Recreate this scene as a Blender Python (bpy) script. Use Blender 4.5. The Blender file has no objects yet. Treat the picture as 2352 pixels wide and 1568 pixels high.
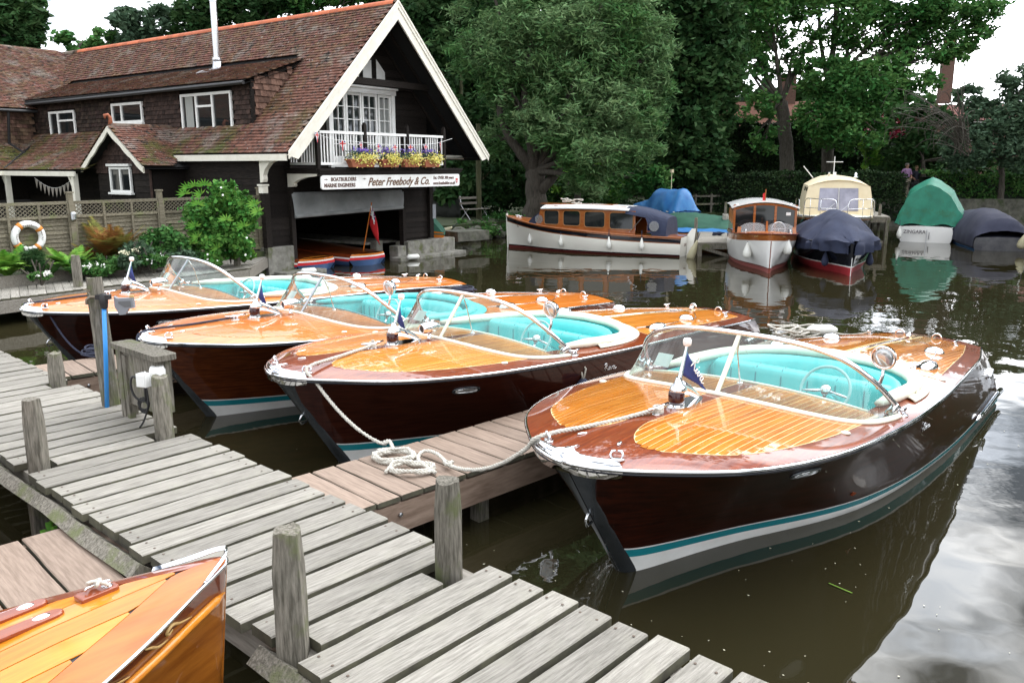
import bpy, bmesh, math, random
import numpy as np
from mathutils import Vector, Matrix
S = bpy.context.scene
COL = S.collection
R = math.radians
# ---------------------------------------------------------------- camera, sky, sun, exposure
PITCH = math.atan((784 - 382) / 1900)
CAMZ = 2.6
cd = bpy.data.cameras.new('camera'); cam = bpy.data.objects.new('camera', cd); COL.objects.link(cam)
cam.location = (0, 0, CAMZ); cam.rotation_euler = (math.pi / 2 - PITCH, 0, 0)
cd.sensor_width = 36; cd.lens = 1900 / 2352 * 36; cd.clip_end = 900; cd.clip_start = .05
S.camera = cam
SUN_EL, SUN_AZ = R(46), R(56)          # azimuth clockwise from +Y (to the right of the view)
SUND = Vector((math.sin(SUN_AZ) * math.cos(SUN_EL), math.cos(SUN_AZ) * math.cos(SUN_EL), math.sin(SUN_EL)))
sl = bpy.data.lights.new('sun', 'SUN'); sl.energy = .8; sl.angle = R(20); sl.color = (1, .96, .9)
so = bpy.data.objects.new('sun', sl); COL.objects.link(so); so.rotation_euler = (-SUND).to_track_quat('-Z', 'Y').to_euler()
W = bpy.data.worlds.new('World'); S.world = W; W.use_nodes = True
nt = W.node_tree; nt.nodes.clear()
def wn(t, **k):
    n = nt.nodes.new(t)
    for a, b in k.items(): setattr(n, a, b)
    return n
wo = wn('ShaderNodeOutputWorld'); bg = wn('ShaderNodeBackground'); bg2 = wn('ShaderNodeBackground'); mx = wn('ShaderNodeMixShader')
sky = wn('ShaderNodeTexSky', sky_type='NISHITA', sun_disc=False, sun_elevation=SUN_EL, sun_rotation=SUN_AZ)
bg.inputs[1].default_value = .11
tc = wn('ShaderNodeTexCoord'); mp = wn('ShaderNodeMapping'); mp.inputs['Scale'].default_value = (1, 1, 2.2)
n1 = wn('ShaderNodeTexNoise'); n1.inputs['Scale'].default_value = 2.3; n1.inputs['Detail'].default_value = 7; n1.inputs['Roughness'].default_value = .55
n2 = wn('ShaderNodeTexNoise'); n2.inputs['Scale'].default_value = 4.1; n2.inputs['Detail'].default_value = 8; n2.inputs['Roughness'].default_value = .55
L = nt.links.new
L(tc.outputs['Generated'], mp.inputs[0]); L(mp.outputs[0], n1.inputs[0]); L(mp.outputs[0], n2.inputs[0])
cr = wn('ShaderNodeValToRGB'); cr.color_ramp.elements[0].position = .36; cr.color_ramp.elements[1].position = .47
L(n1.outputs[0], cr.inputs[0])
cc = wn('ShaderNodeValToRGB'); cc.color_ramp.elements[0].position = .38; cc.color_ramp.elements[0].color = (.60, .65, .73, 1); cc.color_ramp.elements[1].position = .60; cc.color_ramp.elements[1].color = (1.0, 1.0, 1.0, 1)
L(n2.outputs[0], cc.inputs[0])
dv = wn('ShaderNodeVectorMath', operation='DOT_PRODUCT'); dv.inputs[1].default_value = SUND[:]
L(tc.outputs['Generated'], dv.inputs[0])
m0 = wn('ShaderNodeMath', operation='MAXIMUM'); m0.inputs[1].default_value = 0; L(dv.outputs['Value'], m0.inputs[0])
m1 = wn('ShaderNodeMath', operation='POWER'); m1.inputs[1].default_value = 3; L(m0.outputs[0], m1.inputs[0])
m2 = wn('ShaderNodeMath', operation='MULTIPLY_ADD'); m2.inputs[1].default_value = 9.5; m2.inputs[2].default_value = 3.3; L(m1.outputs[0], m2.inputs[0])
L(cc.outputs[0], bg2.inputs[0]); L(m2.outputs[0], bg2.inputs[1])
L(sky.outputs[0], bg.inputs[0]); L(cr.outputs[0], mx.inputs[0]); L(bg.outputs[0], mx.inputs[1]); L(bg2.outputs[0], mx.inputs[2]); L(mx.outputs[0], wo.inputs[0])
S.view_settings.view_transform = 'Standard'; S.view_settings.look = 'None'; S.view_settings.exposure = -0.4; S.view_settings.gamma = 1
S.view_settings.use_curve_mapping = False
S.render.engine = 'CYCLES'
S.cycles.max_bounces = 8; S.cycles.transparent_max_bounces = 12; S.cycles.diffuse_bounces = 3; S.cycles.glossy_bounces = 4; S.cycles.sample_clamp_indirect = 6
S.cycles.use_denoising = True
rnd = random.Random(7); nr = np.random.default_rng(7)

# ---------------------------------------------------------------- layout helpers (survey of the place from its picture)
_f, _n, _c = 1900., math.sin(PITCH), math.cos(PITCH)
FW = Vector((0, _c, -_n)); UPV = Vector((0, _n, _c))
def ray(u, v): return FW * _f + Vector((1, 0, 0)) * (u - 1176) + UPV * (784 - v)
def at(u, v, z=0.):            # the point at height z
    d = ray(u, v); return Vector((0, 0, CAMZ)) + d * ((z - CAMZ) / d.z)
def aty(u, v, y):              # the point at distance y
    d = ray(u, v); return Vector((0, 0, CAMZ)) + d * (y / d.y)

# ---------------------------------------------------------------- materials
MATS = {}
def mat(name, col, rough=.6, metal=0, coat=0, col2=None, scale=6, stretch=(1, 1, 1), lo=.35, hi=.65, bump=0, bscale=None, rand=0, spec=.5, detail=5, isl=0, sheen=0, space='Object', col3=None, s3=1.2, bstretch=None, trans=0, moss=False):
    if name in MATS: return MATS[name]
    m = bpy.data.materials.new(name); m.use_nodes = True; t = m.node_tree; N = t.nodes; K = t.links.new; b = N['Principled BSDF']
    b.inputs['Roughness'].default_value = rough; b.inputs['Metallic'].default_value = metal; b.inputs['Coat Weight'].default_value = coat; b.inputs['Coat Roughness'].default_value = .03
    b.inputs['Specular IOR Level'].default_value = .08 if coat >= .6 else spec; b.inputs['Sheen Weight'].default_value = sheen
    c4 = lambda c: (c[0], c[1], c[2], 1)
    b.inputs['Base Color'].default_value = c4(col); m.diffuse_color = c4(col)
    out = None
    if col2 or bump or rand or isl or col3:
        tc = N.new('ShaderNodeTexCoord'); mp = N.new('ShaderNodeMapping'); mp.inputs['Scale'].default_value = stretch
        oi = N.new('ShaderNodeObjectInfo'); ad = N.new('ShaderNodeVectorMath'); ad.operation = 'ADD'
        sc = N.new('ShaderNodeMath'); sc.operation = 'MULTIPLY'; sc.inputs[1].default_value = 37.
        K(oi.outputs['Random'], sc.inputs[0]); K(tc.outputs['Object' if space == 'World' else space], ad.inputs[0]); K(sc.outputs[0], ad.inputs[1]); K(ad.outputs[0], mp.inputs[0])
    if col2:
        n = N.new('ShaderNodeTexNoise'); n.inputs['Scale'].default_value = scale; n.inputs['Detail'].default_value = detail; n.inputs['Roughness'].default_value = .6
        K(mp.outputs[0], n.inputs[0]); r = N.new('ShaderNodeValToRGB'); r.color_ramp.elements[0].position = lo; r.color_ramp.elements[1].position = hi
        r.color_ramp.elements[0].color = c4(col); r.color_ramp.elements[1].color = c4(col2); K(n.outputs[0], r.inputs[0]); out = r.outputs[0]
    if col3:   # large blotches of a third colour
        n = N.new('ShaderNodeTexNoise'); n.inputs['Scale'].default_value = s3; n.inputs['Detail'].default_value = 6; n.inputs['Roughness'].default_value = .65
        gp = N.new('ShaderNodeNewGeometry'); K(gp.outputs['Position'] if space == 'World' else tc.outputs[space], n.inputs[0]); r = N.new('ShaderNodeMapRange'); r.inputs[1].default_value = .52; r.inputs[2].default_value = .66; K(n.outputs[0], r.inputs[0])
        q = N.new('ShaderNodeMix'); q.data_type = 'RGBA'; K(r.outputs[0], q.inputs[0])
        if out: K(out, q.inputs[6])
        else: q.inputs[6].default_value = c4(col)
        q.inputs[7].default_value = c4(col3); out = q.outputs[2]
    if moss:   # green moss patches on the low parts of the roof, black lichen flecks higher up
        for sc_, c_, lo_, hi_, zr in ((.9, (.075, .085, .02), .50, .60, (4.6, 2.8)), (7., (.03, .026, .022), .56, .60, (0, 1)), (11., (.32, .31, .28), .62, .66, (0, 1))):
            n = N.new('ShaderNodeTexNoise'); n.inputs['Scale'].default_value = sc_; n.inputs['Detail'].default_value = 6; n.inputs['Roughness'].default_value = .7; K(gp.outputs['Position'], n.inputs[0])
            r = N.new('ShaderNodeMapRange'); r.inputs[1].default_value = lo_; r.inputs[2].default_value = hi_; K(n.outputs[0], r.inputs[0]); fac = r.outputs[0]
            if zr[0]:
                sp_ = N.new('ShaderNodeSeparateXYZ'); K(gp.outputs['Position'], sp_.inputs[0]); z_ = N.new('ShaderNodeMapRange'); z_.inputs[1].default_value = zr[0]; z_.inputs[2].default_value = zr[1]; K(sp_.outputs[2], z_.inputs[0])
                ml = N.new('ShaderNodeMath'); ml.operation = 'MULTIPLY'; K(fac, ml.inputs[0]); K(z_.outputs[0], ml.inputs[1]); fac = ml.outputs[0]
            q = N.new('ShaderNodeMix'); q.data_type = 'RGBA'; K(fac, q.inputs[0]); K(out, q.inputs[6]); q.inputs[7].default_value = c4(c_); out = q.outputs[2]
    for src, amt in (('o', rand), ('i', isl)):
        if not amt: continue
        v = oi.outputs['Random'] if src == 'o' else None
        if v is None:
            g = N.new('ShaderNodeNewGeometry'); v = g.outputs['Random Per Island']
        r = N.new('ShaderNodeMapRange'); r.inputs[3].default_value = 1 - amt; r.inputs[4].default_value = 1 + amt; K(v, r.inputs[0])
        h = N.new('ShaderNodeHueSaturation')
        if out: K(out, h.inputs['Color'])
        else: h.inputs['Color'].default_value = c4(col)
        K(r.outputs[0], h.inputs['Value']); out = h.outputs[0]
        if src == 'i':
            w = N.new('ShaderNodeMath'); w.operation = 'MULTIPLY'; w.inputs[1].default_value = 7.3; w2 = N.new('ShaderNodeMath'); w2.operation = 'FRACT'; w3 = N.new('ShaderNodeMapRange'); w3.inputs[3].default_value = .475; w3.inputs[4].default_value = .52
            K(v, w.inputs[0]); K(w.outputs[0], w2.inputs[0]); K(w2.outputs[0], w3.inputs[0]); K(w3.outputs[0], h.inputs['Hue'])
    if out: K(out, b.inputs['Base Color'])
    if bump:
        n = N.new('ShaderNodeTexNoise'); n.inputs['Scale'].default_value = bscale or scale; n.inputs['Detail'].default_value = 5
        K(mp.outputs[0], n.inputs[0]); bm_ = N.new('ShaderNodeBump'); bm_.inputs['Strength'].default_value = bump; bm_.inputs['Distance'].default_value = .01
        K(n.outputs[0], bm_.inputs['Height']); K(bm_.outputs[0], b.inputs['Normal'])
    if trans:
        tl = N.new('ShaderNodeBsdfTranslucent'); ms = N.new('ShaderNodeMixShader'); ms.inputs[0].default_value = trans
        if out: K(out, tl.inputs[0])
        else: tl.inputs[0].default_value = c4(col)
        K(b.outputs[0], ms.inputs[1]); K(tl.outputs[0], ms.inputs[2]); K(ms.outputs[0], N['Material Output'].inputs[0])
    MATS[name] = m; return m
def glassmat(name, tint=(.86, .95, .94), rough=.0, ior=1.5, pale_sheen=0):
    m = bpy.data.materials.new(name); m.use_nodes = True; t = m.node_tree; N = t.nodes; K = t.links.new
    for n in list(N):
        if n.type == 'BSDF_PRINCIPLED': N.remove(n)
    tr = N.new('ShaderNodeBsdfTransparent'); tr.inputs[0].default_value = (*tint, 1); gl = N.new('ShaderNodeBsdfGlossy'); gl.inputs['Roughness'].default_value = rough
    fr = N.new('ShaderNodeFresnel'); fr.inputs[0].default_value = ior; x = N.new('ShaderNodeMixShader')
    K(fr.outputs[0], x.inputs[0]); K(tr.outputs[0], x.inputs[1]); K(gl.outputs[0], x.inputs[2]); o = x
    if pale_sheen:
        df = N.new('ShaderNodeBsdfDiffuse'); df.inputs[0].default_value = (.6, .6, .58, 1); y = N.new('ShaderNodeMixShader'); y.inputs[0].default_value = pale_sheen  # even pale diffuse mix, stands in for reflections on the panes
        K(x.outputs[0], y.inputs[1]); K(df.outputs[0], y.inputs[2]); o = y
    K(o.outputs[0], N['Material Output'].inputs[0]); MATS[name] = m; return m
m_glass = glassmat('windscreen_glass', (.72, .89, .87), pale_sheen=.085); m_pane = glassmat('window_glass', (.35, .4, .4), 0, 1.6)
m_clear = glassmat('clear_plastic', (.75, .78, .85), .08, 1.4, pale_sheen=.25)
m_dock = mat('weathered_plank', (.165, .152, .130), .85, col2=(.325, .305, .268), scale=16, stretch=(.35, 5, 5), lo=.3, hi=.68, bump=.9, bscale=30, rand=.16, spec=.25, col3=(.27, .255, .215), s3=2.3)
m_post = mat('weathered_post', (.085, .078, .062), .9, col2=(.23, .21, .175), scale=16, stretch=(4, 4, .45), bump=.8, bscale=20, rand=.2, spec=.2, col3=(.12, .13, .065), s3=4)
m_hard = mat('hardwood_decking', (.20, .145, .11), .7, col2=(.30, .225, .175), scale=12, stretch=(.4, 5, 5), bump=.25, bscale=30, rand=.13, spec=.3)
m_beam = mat('pier_beam', (.19, .13, .095), .75, col2=(.32, .235, .18), scale=7, stretch=(.5, 3, 3), bump=.3, rand=.1, spec=.25)
m_fascia = mat('grey_beam', (.16, .145, .12), .85, col2=(.25, .23, .20), scale=10, stretch=(.4, 4, 4), bump=.5, rand=.12, spec=.2)
m_chrome = mat('chrome', (.72, .73, .75), .06, 1)
m_dkmetal = mat('dark_stem_metal', (.075, .085, .095), .22, .75, col2=(.12, .13, .14), scale=5)
m_steel = mat('dull_steel', (.55, .56, .58), .3, 1)
m_mahog = mat('varnished_mahogany', (.13, .022, .007), .3, coat=.85, col2=(.24, .050, .013), scale=9, stretch=(.35, 5, 5), spec=.5)
m_hull = mat('dark_mahogany_topside', (.010, .0020, .0016), .3, coat=.6, col2=(.032, .006, .003), scale=8, stretch=(.3, 1, 6))
m_hull2 = mat('red_mahogany_topside', (.050, .010, .003), .3, coat=.6, col2=(.12, .030, .008), scale=8, stretch=(.3, 1, 6))
m_orange = mat('honey_varnished_deck', (.47, .115, .012), .3, coat=.7, col2=(.64, .20, .03), scale=9, stretch=(.3, 5, 5), rand=.04)
m_gold = mat('golden_deck_plank', (.50, .155, .016), .3, coat=.8, col2=(.68, .26, .04), scale=8, stretch=(.3, 6, 6), rand=.12)
m_gold4 = mat('amber_deck_plank', (.40, .115, .010), .3, coat=1, col2=(.60, .21, .025), scale=8, stretch=(.3, 6, 6), rand=.16)
m_caulk = mat('pale_seam', (.86, .66, .34), .4, coat=1)
m_caulk2 = mat('soft_pale_seam', (.66, .38, .16), .4, coat=1)
m_teal = mat('turquoise_vinyl', (.07, .50, .50), .42, col2=(.10, .57, .56), scale=3, bump=.06, bscale=14)
m_tealpaint = mat('turquoise_paint', (.012, .23, .27), .25, coat=.5)
m_cream = mat('cream_vinyl', (.72, .68, .55), .4, col2=(.76, .73, .61), scale=4)
m_white = mat('white_paint', (.84, .84, .82), .35, col2=(.74, .74, .71), scale=5)
m_whitegl = mat('white_gloss_hull', (.88, .88, .86), .22, coat=.5, col2=(.85, .85, .83), scale=2)
m_creamhull = mat('ivory_gloss_hull', (.88, .87, .79), .22, coat=.5, col2=(.85, .83, .76), scale=2)
m_black = mat('black_rubber', (.015, .015, .016), .5)
m_blackgl = mat('black_gloss', (.006, .007, .012), .15, coat=.8)
m_rope = mat('white_rope', (.62, .60, .54), .85, col2=(.42, .39, .33), scale=60, bump=.9, bscale=90)
m_navyrope = mat('navy_rope', (.015, .018, .04), .8, bump=.8, bscale=90, col2=(.03, .035, .06), scale=60)
m_navy = mat('navy_canvas', (.012, .017, .042), .85, col2=(.022, .030, .064), scale=4, bump=.6, bscale=5, sheen=0)
m_navyflag = mat('navy_flag', (.02, .035, .16), .7)
m_greentarp = mat('green_tarpaulin', (.006, .135, .085), .6, col2=(.012, .19, .12), scale=3, bump=.5, bscale=6, col3=(.015, .12, .06), s3=3)
m_dkgreentarp = mat('dark_green_canvas', (.012, .07, .045), .8, col2=(.02, .10, .06), scale=3, bump=.4)
m_bluetarp = mat('blue_tarpaulin', (.015, .12, .35), .5, col2=(.03, .18, .42), scale=3, bump=.5)
m_creamtarp = mat('beige_canvas', (.62, .52, .34), .8, col2=(.68, .59, .41), scale=3, bump=.2)
m_brown = mat('varnished_cabin_wood', (.26, .075, .018), .3, coat=.9, col2=(.36, .12, .03), scale=7, stretch=(1, 1, 3))
m_red = mat('red_antifouling', (.42, .035, .045), .5, col2=(.33, .03, .035), scale=4)
m_oxide = mat('oxide_red_boot_top', (.12, .018, .016), .5)
m_board = mat('black_weatherboard', (.008, .007, .0065), .75, col2=(.024, .019, .016), scale=12, stretch=(5, .4, 5), bump=.5, rand=.35, spec=.12)
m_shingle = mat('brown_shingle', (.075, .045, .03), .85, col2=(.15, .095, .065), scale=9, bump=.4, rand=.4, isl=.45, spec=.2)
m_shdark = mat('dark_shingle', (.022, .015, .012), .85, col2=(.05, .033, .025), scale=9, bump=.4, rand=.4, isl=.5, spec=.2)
m_tile = mat('clay_roof_tile', (.090, .044, .028), .9, col2=(.165, .086, .054), scale=5, bump=.5, bscale=30, rand=.15, isl=.2, spec=.2, col3=(.175, .145, .12), s3=1.3, space='World', moss=True)
m_ridge = mat('orange_ridge_tile', (.52, .14, .055), .85, col2=(.42, .12, .06), scale=7, rand=.2, bump=.3)
m_whitebarge = mat('cream_white_timber', (.78, .75, .66), .6, col2=(.70, .67, .57), scale=5, stretch=(1, 1, 1), bump=.1)
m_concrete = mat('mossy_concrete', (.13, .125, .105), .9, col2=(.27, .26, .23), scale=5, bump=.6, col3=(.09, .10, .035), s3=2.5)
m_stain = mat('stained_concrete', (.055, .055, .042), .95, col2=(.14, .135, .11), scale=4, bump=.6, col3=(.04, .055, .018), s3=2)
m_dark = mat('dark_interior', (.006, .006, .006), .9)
m_fence = mat('weathered_fence', (.12, .105, .072), .9, col2=(.22, .195, .145), scale=10, stretch=(.4, 3, 4), bump=.5, rand=.18, spec=.2, col3=(.15, .17, .07), s3=2)
m_bark = mat('tree_bark', (.045, .038, .03), .95, col2=(.10, .088, .07), scale=6, stretch=(4, 4, .7), bump=1, bscale=8)
m_barkivy = mat('mossy_bark', (.05, .055, .025), .95, col2=(.10, .10, .05), scale=6, stretch=(4, 4, .7), bump=1, bscale=8)
def leafmat(n, c, c2, s=.5, tr=.25, isl=.35): return mat(n, c, .65, col2=c2, scale=s, isl=isl, spec=.12, trans=tr, lo=.4, hi=.62)
m_lwillow = leafmat('silver_willow_leaves', (.065, .155, .045), (.16, .26, .115), .55)
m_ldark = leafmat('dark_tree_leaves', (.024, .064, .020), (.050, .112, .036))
m_lmid = leafmat('mid_green_leaves', (.038, .12, .028), (.09, .21, .055))
m_lbright = leafmat('bright_green_leaves', (.09, .24, .03), (.18, .36, .06), 1.5)
m_livy = leafmat('ivy_leaves', (.035, .10, .025), (.08, .18, .045), 2)
m_lrust = leafmat('rusty_fern_leaves', (.22, .10, .03), (.16, .17, .04), 3)
m_lgrey = leafmat('grey_green_leaves', (.05, .095, .05), (.085, .145, .085), 1)
m_grass = mat('grassy_earth', (.02, .03, .012), .95, col2=(.05, .065, .02), scale=3, bump=.8)
m_terra = mat('terracotta', (.30, .09, .045), .8, col2=(.36, .12, .06), scale=6)
m_yellow = mat('yellow_petals', (.80, .74, .22), .6, isl=.2, trans=.2)
m_violet = mat('violet_petals', (.20, .12, .50), .6, isl=.3, trans=.2)
m_petal = mat('white_petals', (.85, .85, .80), .6)
m_flagred = mat('red_cloth', (.55, .015, .02), .7); m_flagblue = mat('blue_cloth', (.02, .03, .20), .7)
m_gilt = mat('gilt_lettering', (.42, .27, .10), .5); m_brownink = mat('brown_lettering', (.10, .045, .03), .6)
m_bluepipe = mat('blue_water_pipe', (.04, .28, .72), .35); m_grey = mat('grey_plastic', (.22, .23, .25), .5)
m_plastic = mat('white_plastic', (.78, .78, .76), .4); m_fender = mat('white_fender', (.80, .80, .76), .3, col2=(.70, .70, .64), scale=3)
m_fbeige = mat('beige_fender', (.36, .33, .22), .5, col2=(.28, .26, .15), scale=4)
m_redlens = mat('dark_red_lens', (.03, .002, .003), .08, coat=1)
m_lampglass = mat('lamp_glass', (.55, .56, .56), .05, .6)
m_brick = mat('red_brick', (.11, .06, .045), .9, col2=(.17, .10, .075), scale=20)

# ---------------------------------------------------------------- mesh building
class MB:
    def __init__(s): s.v = []; s.f = []
    def add(s, V, F):
        o = len(s.v); s.v += [tuple(p) for p in V]; s.f += [tuple(i + o for i in f) for f in F]; return s
    def box(s, c, d, rot=0, M=None):
        x, y, z = [k / 2 for k in d]; V = [Vector((a * x, b * y, e * z)) for a in (-1, 1) for b in (-1, 1) for e in (-1, 1)]
        if rot:
            m = Matrix.Rotation(rot, 3, 'Z'); V = [m @ p for p in V]
        if M is not None: V = [M @ p for p in V]
        V = [p + Vector(c) for p in V]
        return s.add(V, [(0, 1, 3, 2), (4, 6, 7, 5), (0, 4, 5, 1), (2, 3, 7, 6), (0, 2, 6, 4), (1, 5, 7, 3)])
    def beam(s, a, b, w, h, up=(0, 0, 1)):   # rectangular bar from a to b
        a, b = Vector(a), Vector(b); d = (b - a); l = d.length; d.normalize(); up = Vector(up); r = d.cross(up)
        if r.length < 1e-4: r = d.cross(Vector((0, 1, 0)))
        r.normalize(); u = r.cross(d)
        V = [p + r * (i * w / 2) + u * (j * h / 2) for p in (a, b) for i, j in ((-1, -1), (1, -1), (1, 1), (-1, 1))]
        return s.add(V, [(3, 2, 1, 0), (4, 5, 6, 7), (0, 1, 5, 4), (1, 2, 6, 5), (2, 3, 7, 6), (3, 0, 4, 7)])
    def tube(s, P, r, n=8, cap=True, flat=1., closed=False):
        P = [Vector(p) for p in P]; m = len(P); rr = r if isinstance(r, (list, tuple)) else [r] * m
        V = []; prev = None
        for i, p in enumerate(P):
            if closed: d = P[(i + 1) % m] - P[i - 1]
            else: d = P[min(i + 1, m - 1)] - P[max(i - 1, 0)]
            d.normalize()
            if prev is None:
                x = d.orthogonal().normalized()
                if abs(d.z) < .9: x = Vector((0, 0, 1)).cross(d).normalized()
            else: x = (prev - d * prev.dot(d)).normalized()
            prev = x; y = d.cross(x)
            for k in range(n):
                a = 2 * math.pi * k / n; V.append(p + x * (math.cos(a) * rr[i]) + y * (math.sin(a) * rr[i] * flat))
        F = []
        for i in range(m if closed else m - 1):
            j = (i + 1) % m
            for k in range(n): F.append((i * n + k, i * n + (k + 1) % n, j * n + (k + 1) % n, j * n + k))
        if cap and not closed: F.append(tuple(range(n))[::-1]); F.append(tuple(range((m - 1) * n, m * n)))
        return s.add(V, F)
    def lathe(s, prof, c=(0, 0, 0), n=16, M=None):   # prof: (r, z)
        V = []
        for r, z in prof:
            for k in range(n):
                a = 2 * math.pi * k / n; p = Vector((r * math.cos(a), r * math.sin(a), z))
                if M is not None: p = M @ p
                V.append(p + Vector(c))
        F = [(i * n + k, i * n + (k + 1) % n, (i + 1) * n + (k + 1) % n, (i + 1) * n + k) for i in range(len(prof) - 1) for k in range(n)]
        F.append(tuple(range(n))[::-1]); F.append(tuple(range((len(prof) - 1) * n, len(prof) * n)))
        return s.add(V, F)
    def prism(s, poly, h, M=None, c=(0, 0, 0)):   # polygon in XY extruded 0..h (or from h[0] to h[1])
        z0, z1 = h if isinstance(h, tuple) else (0, h); n = len(poly)
        V = [Vector((x, y, z)) for z in (z0, z1) for x, y in poly]
        if M is not None: V = [M @ p for p in V]
        V = [p + Vector(c) for p in V]
        return s.add(V, [tuple(range(n))[::-1], tuple(range(n, 2 * n))] + [(i, (i + 1) % n, n + (i + 1) % n, n + i) for i in range(n)])
    def sheet(s, G, th=0., both=False):        # grid of points, thickened along -normal when th
        m, n = len(G), len(G[0]); V = [Vector(p) for r in G for p in r]
        F = [(i * n + j, i * n + j + 1, (i + 1) * n + j + 1, (i + 1) * n + j) for i in range(m - 1) for j in range(n - 1)]
        if not th: return s.add(V, F)
        N_ = []
        for i in range(m):
            for j in range(n):
                a = V[min(i + 1, m - 1) * n + j] - V[max(i - 1, 0) * n + j]; b = V[i * n + min(j + 1, n - 1)] - V[i * n + max(j - 1, 0)]
                c = b.cross(a); N_.append(c.normalized() if c.length > 1e-9 else Vector((0, 0, 1)))
        k = len(V); V2 = V + [p - q * th for p, q in zip(V, N_)]
        F2 = [f for f in F] + [tuple(i + k for i in f[::-1]) for f in F]
        e = [(i, j) for i in range(m - 1) for j in (0,)] 
        bd = [i * n for i in range(m)] + [(m - 1) * n + j for j in range(1, n)] + [i * n + n - 1 for i in range(m - 2, -1, -1)] + [j for j in range(n - 2, 0, -1)]
        F2 += [(bd[i], bd[(i + 1) % len(bd)], bd[(i + 1) % len(bd)] + k, bd[i] + k) for i in range(len(bd))]
        return s.add(V2, F2)
    def build(s, name, m, parent=None, smooth=False, loc=None, rz=0, label=None, kind=None):
        me = bpy.data.meshes.new(name); me.from_pydata(s.v, [], s.f); me.update()
        if smooth is True: me.shade_smooth()
        elif smooth: 
            me.shade_smooth(); me.set_sharp_from_angle(angle=R(smooth))
        me.materials.append(m)
        o = bpy.data.objects.new(name, me); COL.objects.link(o)
        if parent: o.parent = parent
        if loc is not None: o.location = loc
        if rz: o.rotation_euler[2] = rz
        if label: o['label'] = label
        if kind: o['kind'] = kind
        return o
def fixn(o):
    b = bmesh.new(); b.from_mesh(o.data); bmesh.ops.recalc_face_normals(b, faces=b.faces); b.to_mesh(o.data); b.free(); return o
def thing(name, label, cat, loc=(0, 0, 0), rz=0, group=None):
    o = bpy.data.objects.new(name, None); COL.objects.link(o); o.location = loc; o.rotation_euler[2] = rz; o.empty_display_size = .1
    o['label'] = label; o['category'] = cat
    if group: o['group'] = group
    return o
def tag(o, label, cat, group=None):
    o['label'] = label; o['category'] = cat
    if group: o['group'] = group
    return o
def dup(o, loc=None, rz=None, parent=None, label=None):
    c = o.copy(); COL.objects.link(c)
    if parent is not None: c.parent = parent
    if loc is not None: c.location = loc
    if rz is not None: c.rotation_euler[2] = rz
    if label: c['label'] = label
    for ch in list(o.children):
        d = ch.copy(); COL.objects.link(d); d.parent = c
        for g in ch.children:
            e = g.copy(); COL.objects.link(e); e.parent = d
    return c
def interp(xk, yk, x):
    xk = np.array(xk, float); yk = np.array(yk, float); m = np.gradient(yk, xk); x = np.asarray(x, float)
    i = np.clip(np.searchsorted(xk, x) - 1, 0, len(xk) - 2); h = xk[i + 1] - xk[i]; t = np.clip((x - xk[i]) / h, 0, 1)
    return (2*t**3-3*t**2+1)*yk[i] + (t**3-2*t**2+t)*h*m[i] + (-2*t**3+3*t**2)*yk[i+1] + (t**3-t**2)*h*m[i+1]
def spline(P, n=8):
    P = [Vector(p) for p in P]; o = []
    for i in range(len(P) - 1):
        a = P[max(i - 1, 0)]; b = P[i]; c = P[i + 1]; d = P[min(i + 2, len(P) - 1)]
        for k in range(n):
            t = k / n; o.append(.5 * ((2 * b) + (c - a) * t + (2 * a - 5 * b + 4 * c - d) * t * t + (3 * b - a - 3 * c + d) * t ** 3))
    o.append(P[-1]); return o
def text(s, size, m, name, parent, loc, rot, ext=.003, shear=0, align='LEFT', sx=1., bold=0.):
    c = bpy.data.curves.new(name, 'FONT'); c.body = s; c.size = size; c.extrude = ext; c.shear = shear; c.align_x = align; c.align_y = 'CENTER'; c.offset = bold; c.resolution_u = 3
    o = bpy.data.objects.new(name, c); COL.objects.link(o)
    dg = bpy.context.evaluated_depsgraph_get(); me = bpy.data.meshes.new_from_object(o.evaluated_get(dg)); bpy.data.objects.remove(o)
    me.materials.clear(); me.materials.append(m); o = bpy.data.objects.new(name, me); COL.objects.link(o)
    o.parent = parent; o.location = loc; o.rotation_euler = rot; o.scale = (sx, 1, 1); return o
# script word drawn as pen strokes (word-height 1), shared by the hull badge and the pennants
SCRIPT = [[(0, .35), (.12, .5), (.3, .95), (.22, .5), (.1, 0)], [(.05, .8), (.25, 1.0), (.55, .95), (.55, .72), (.28, .55), (.45, .3), (.62, .05), (.75, .12)],
          [(.75, .12), (.88, .42), (.82, .08), (.95, .05), (1.05, .2)], [(1.05, .2), (1.15, .42), (1.15, .1), (1.25, .05), (1.4, .25), (1.42, .42), (1.52, .36)],
          [(1.85, .4), (1.65, .4), (1.58, .15), (1.7, .03), (1.85, .2), (1.9, .42), (1.85, .1), (1.95, .03), (2.15, .15)], [(.93, .58), (.96, .62)]]
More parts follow.
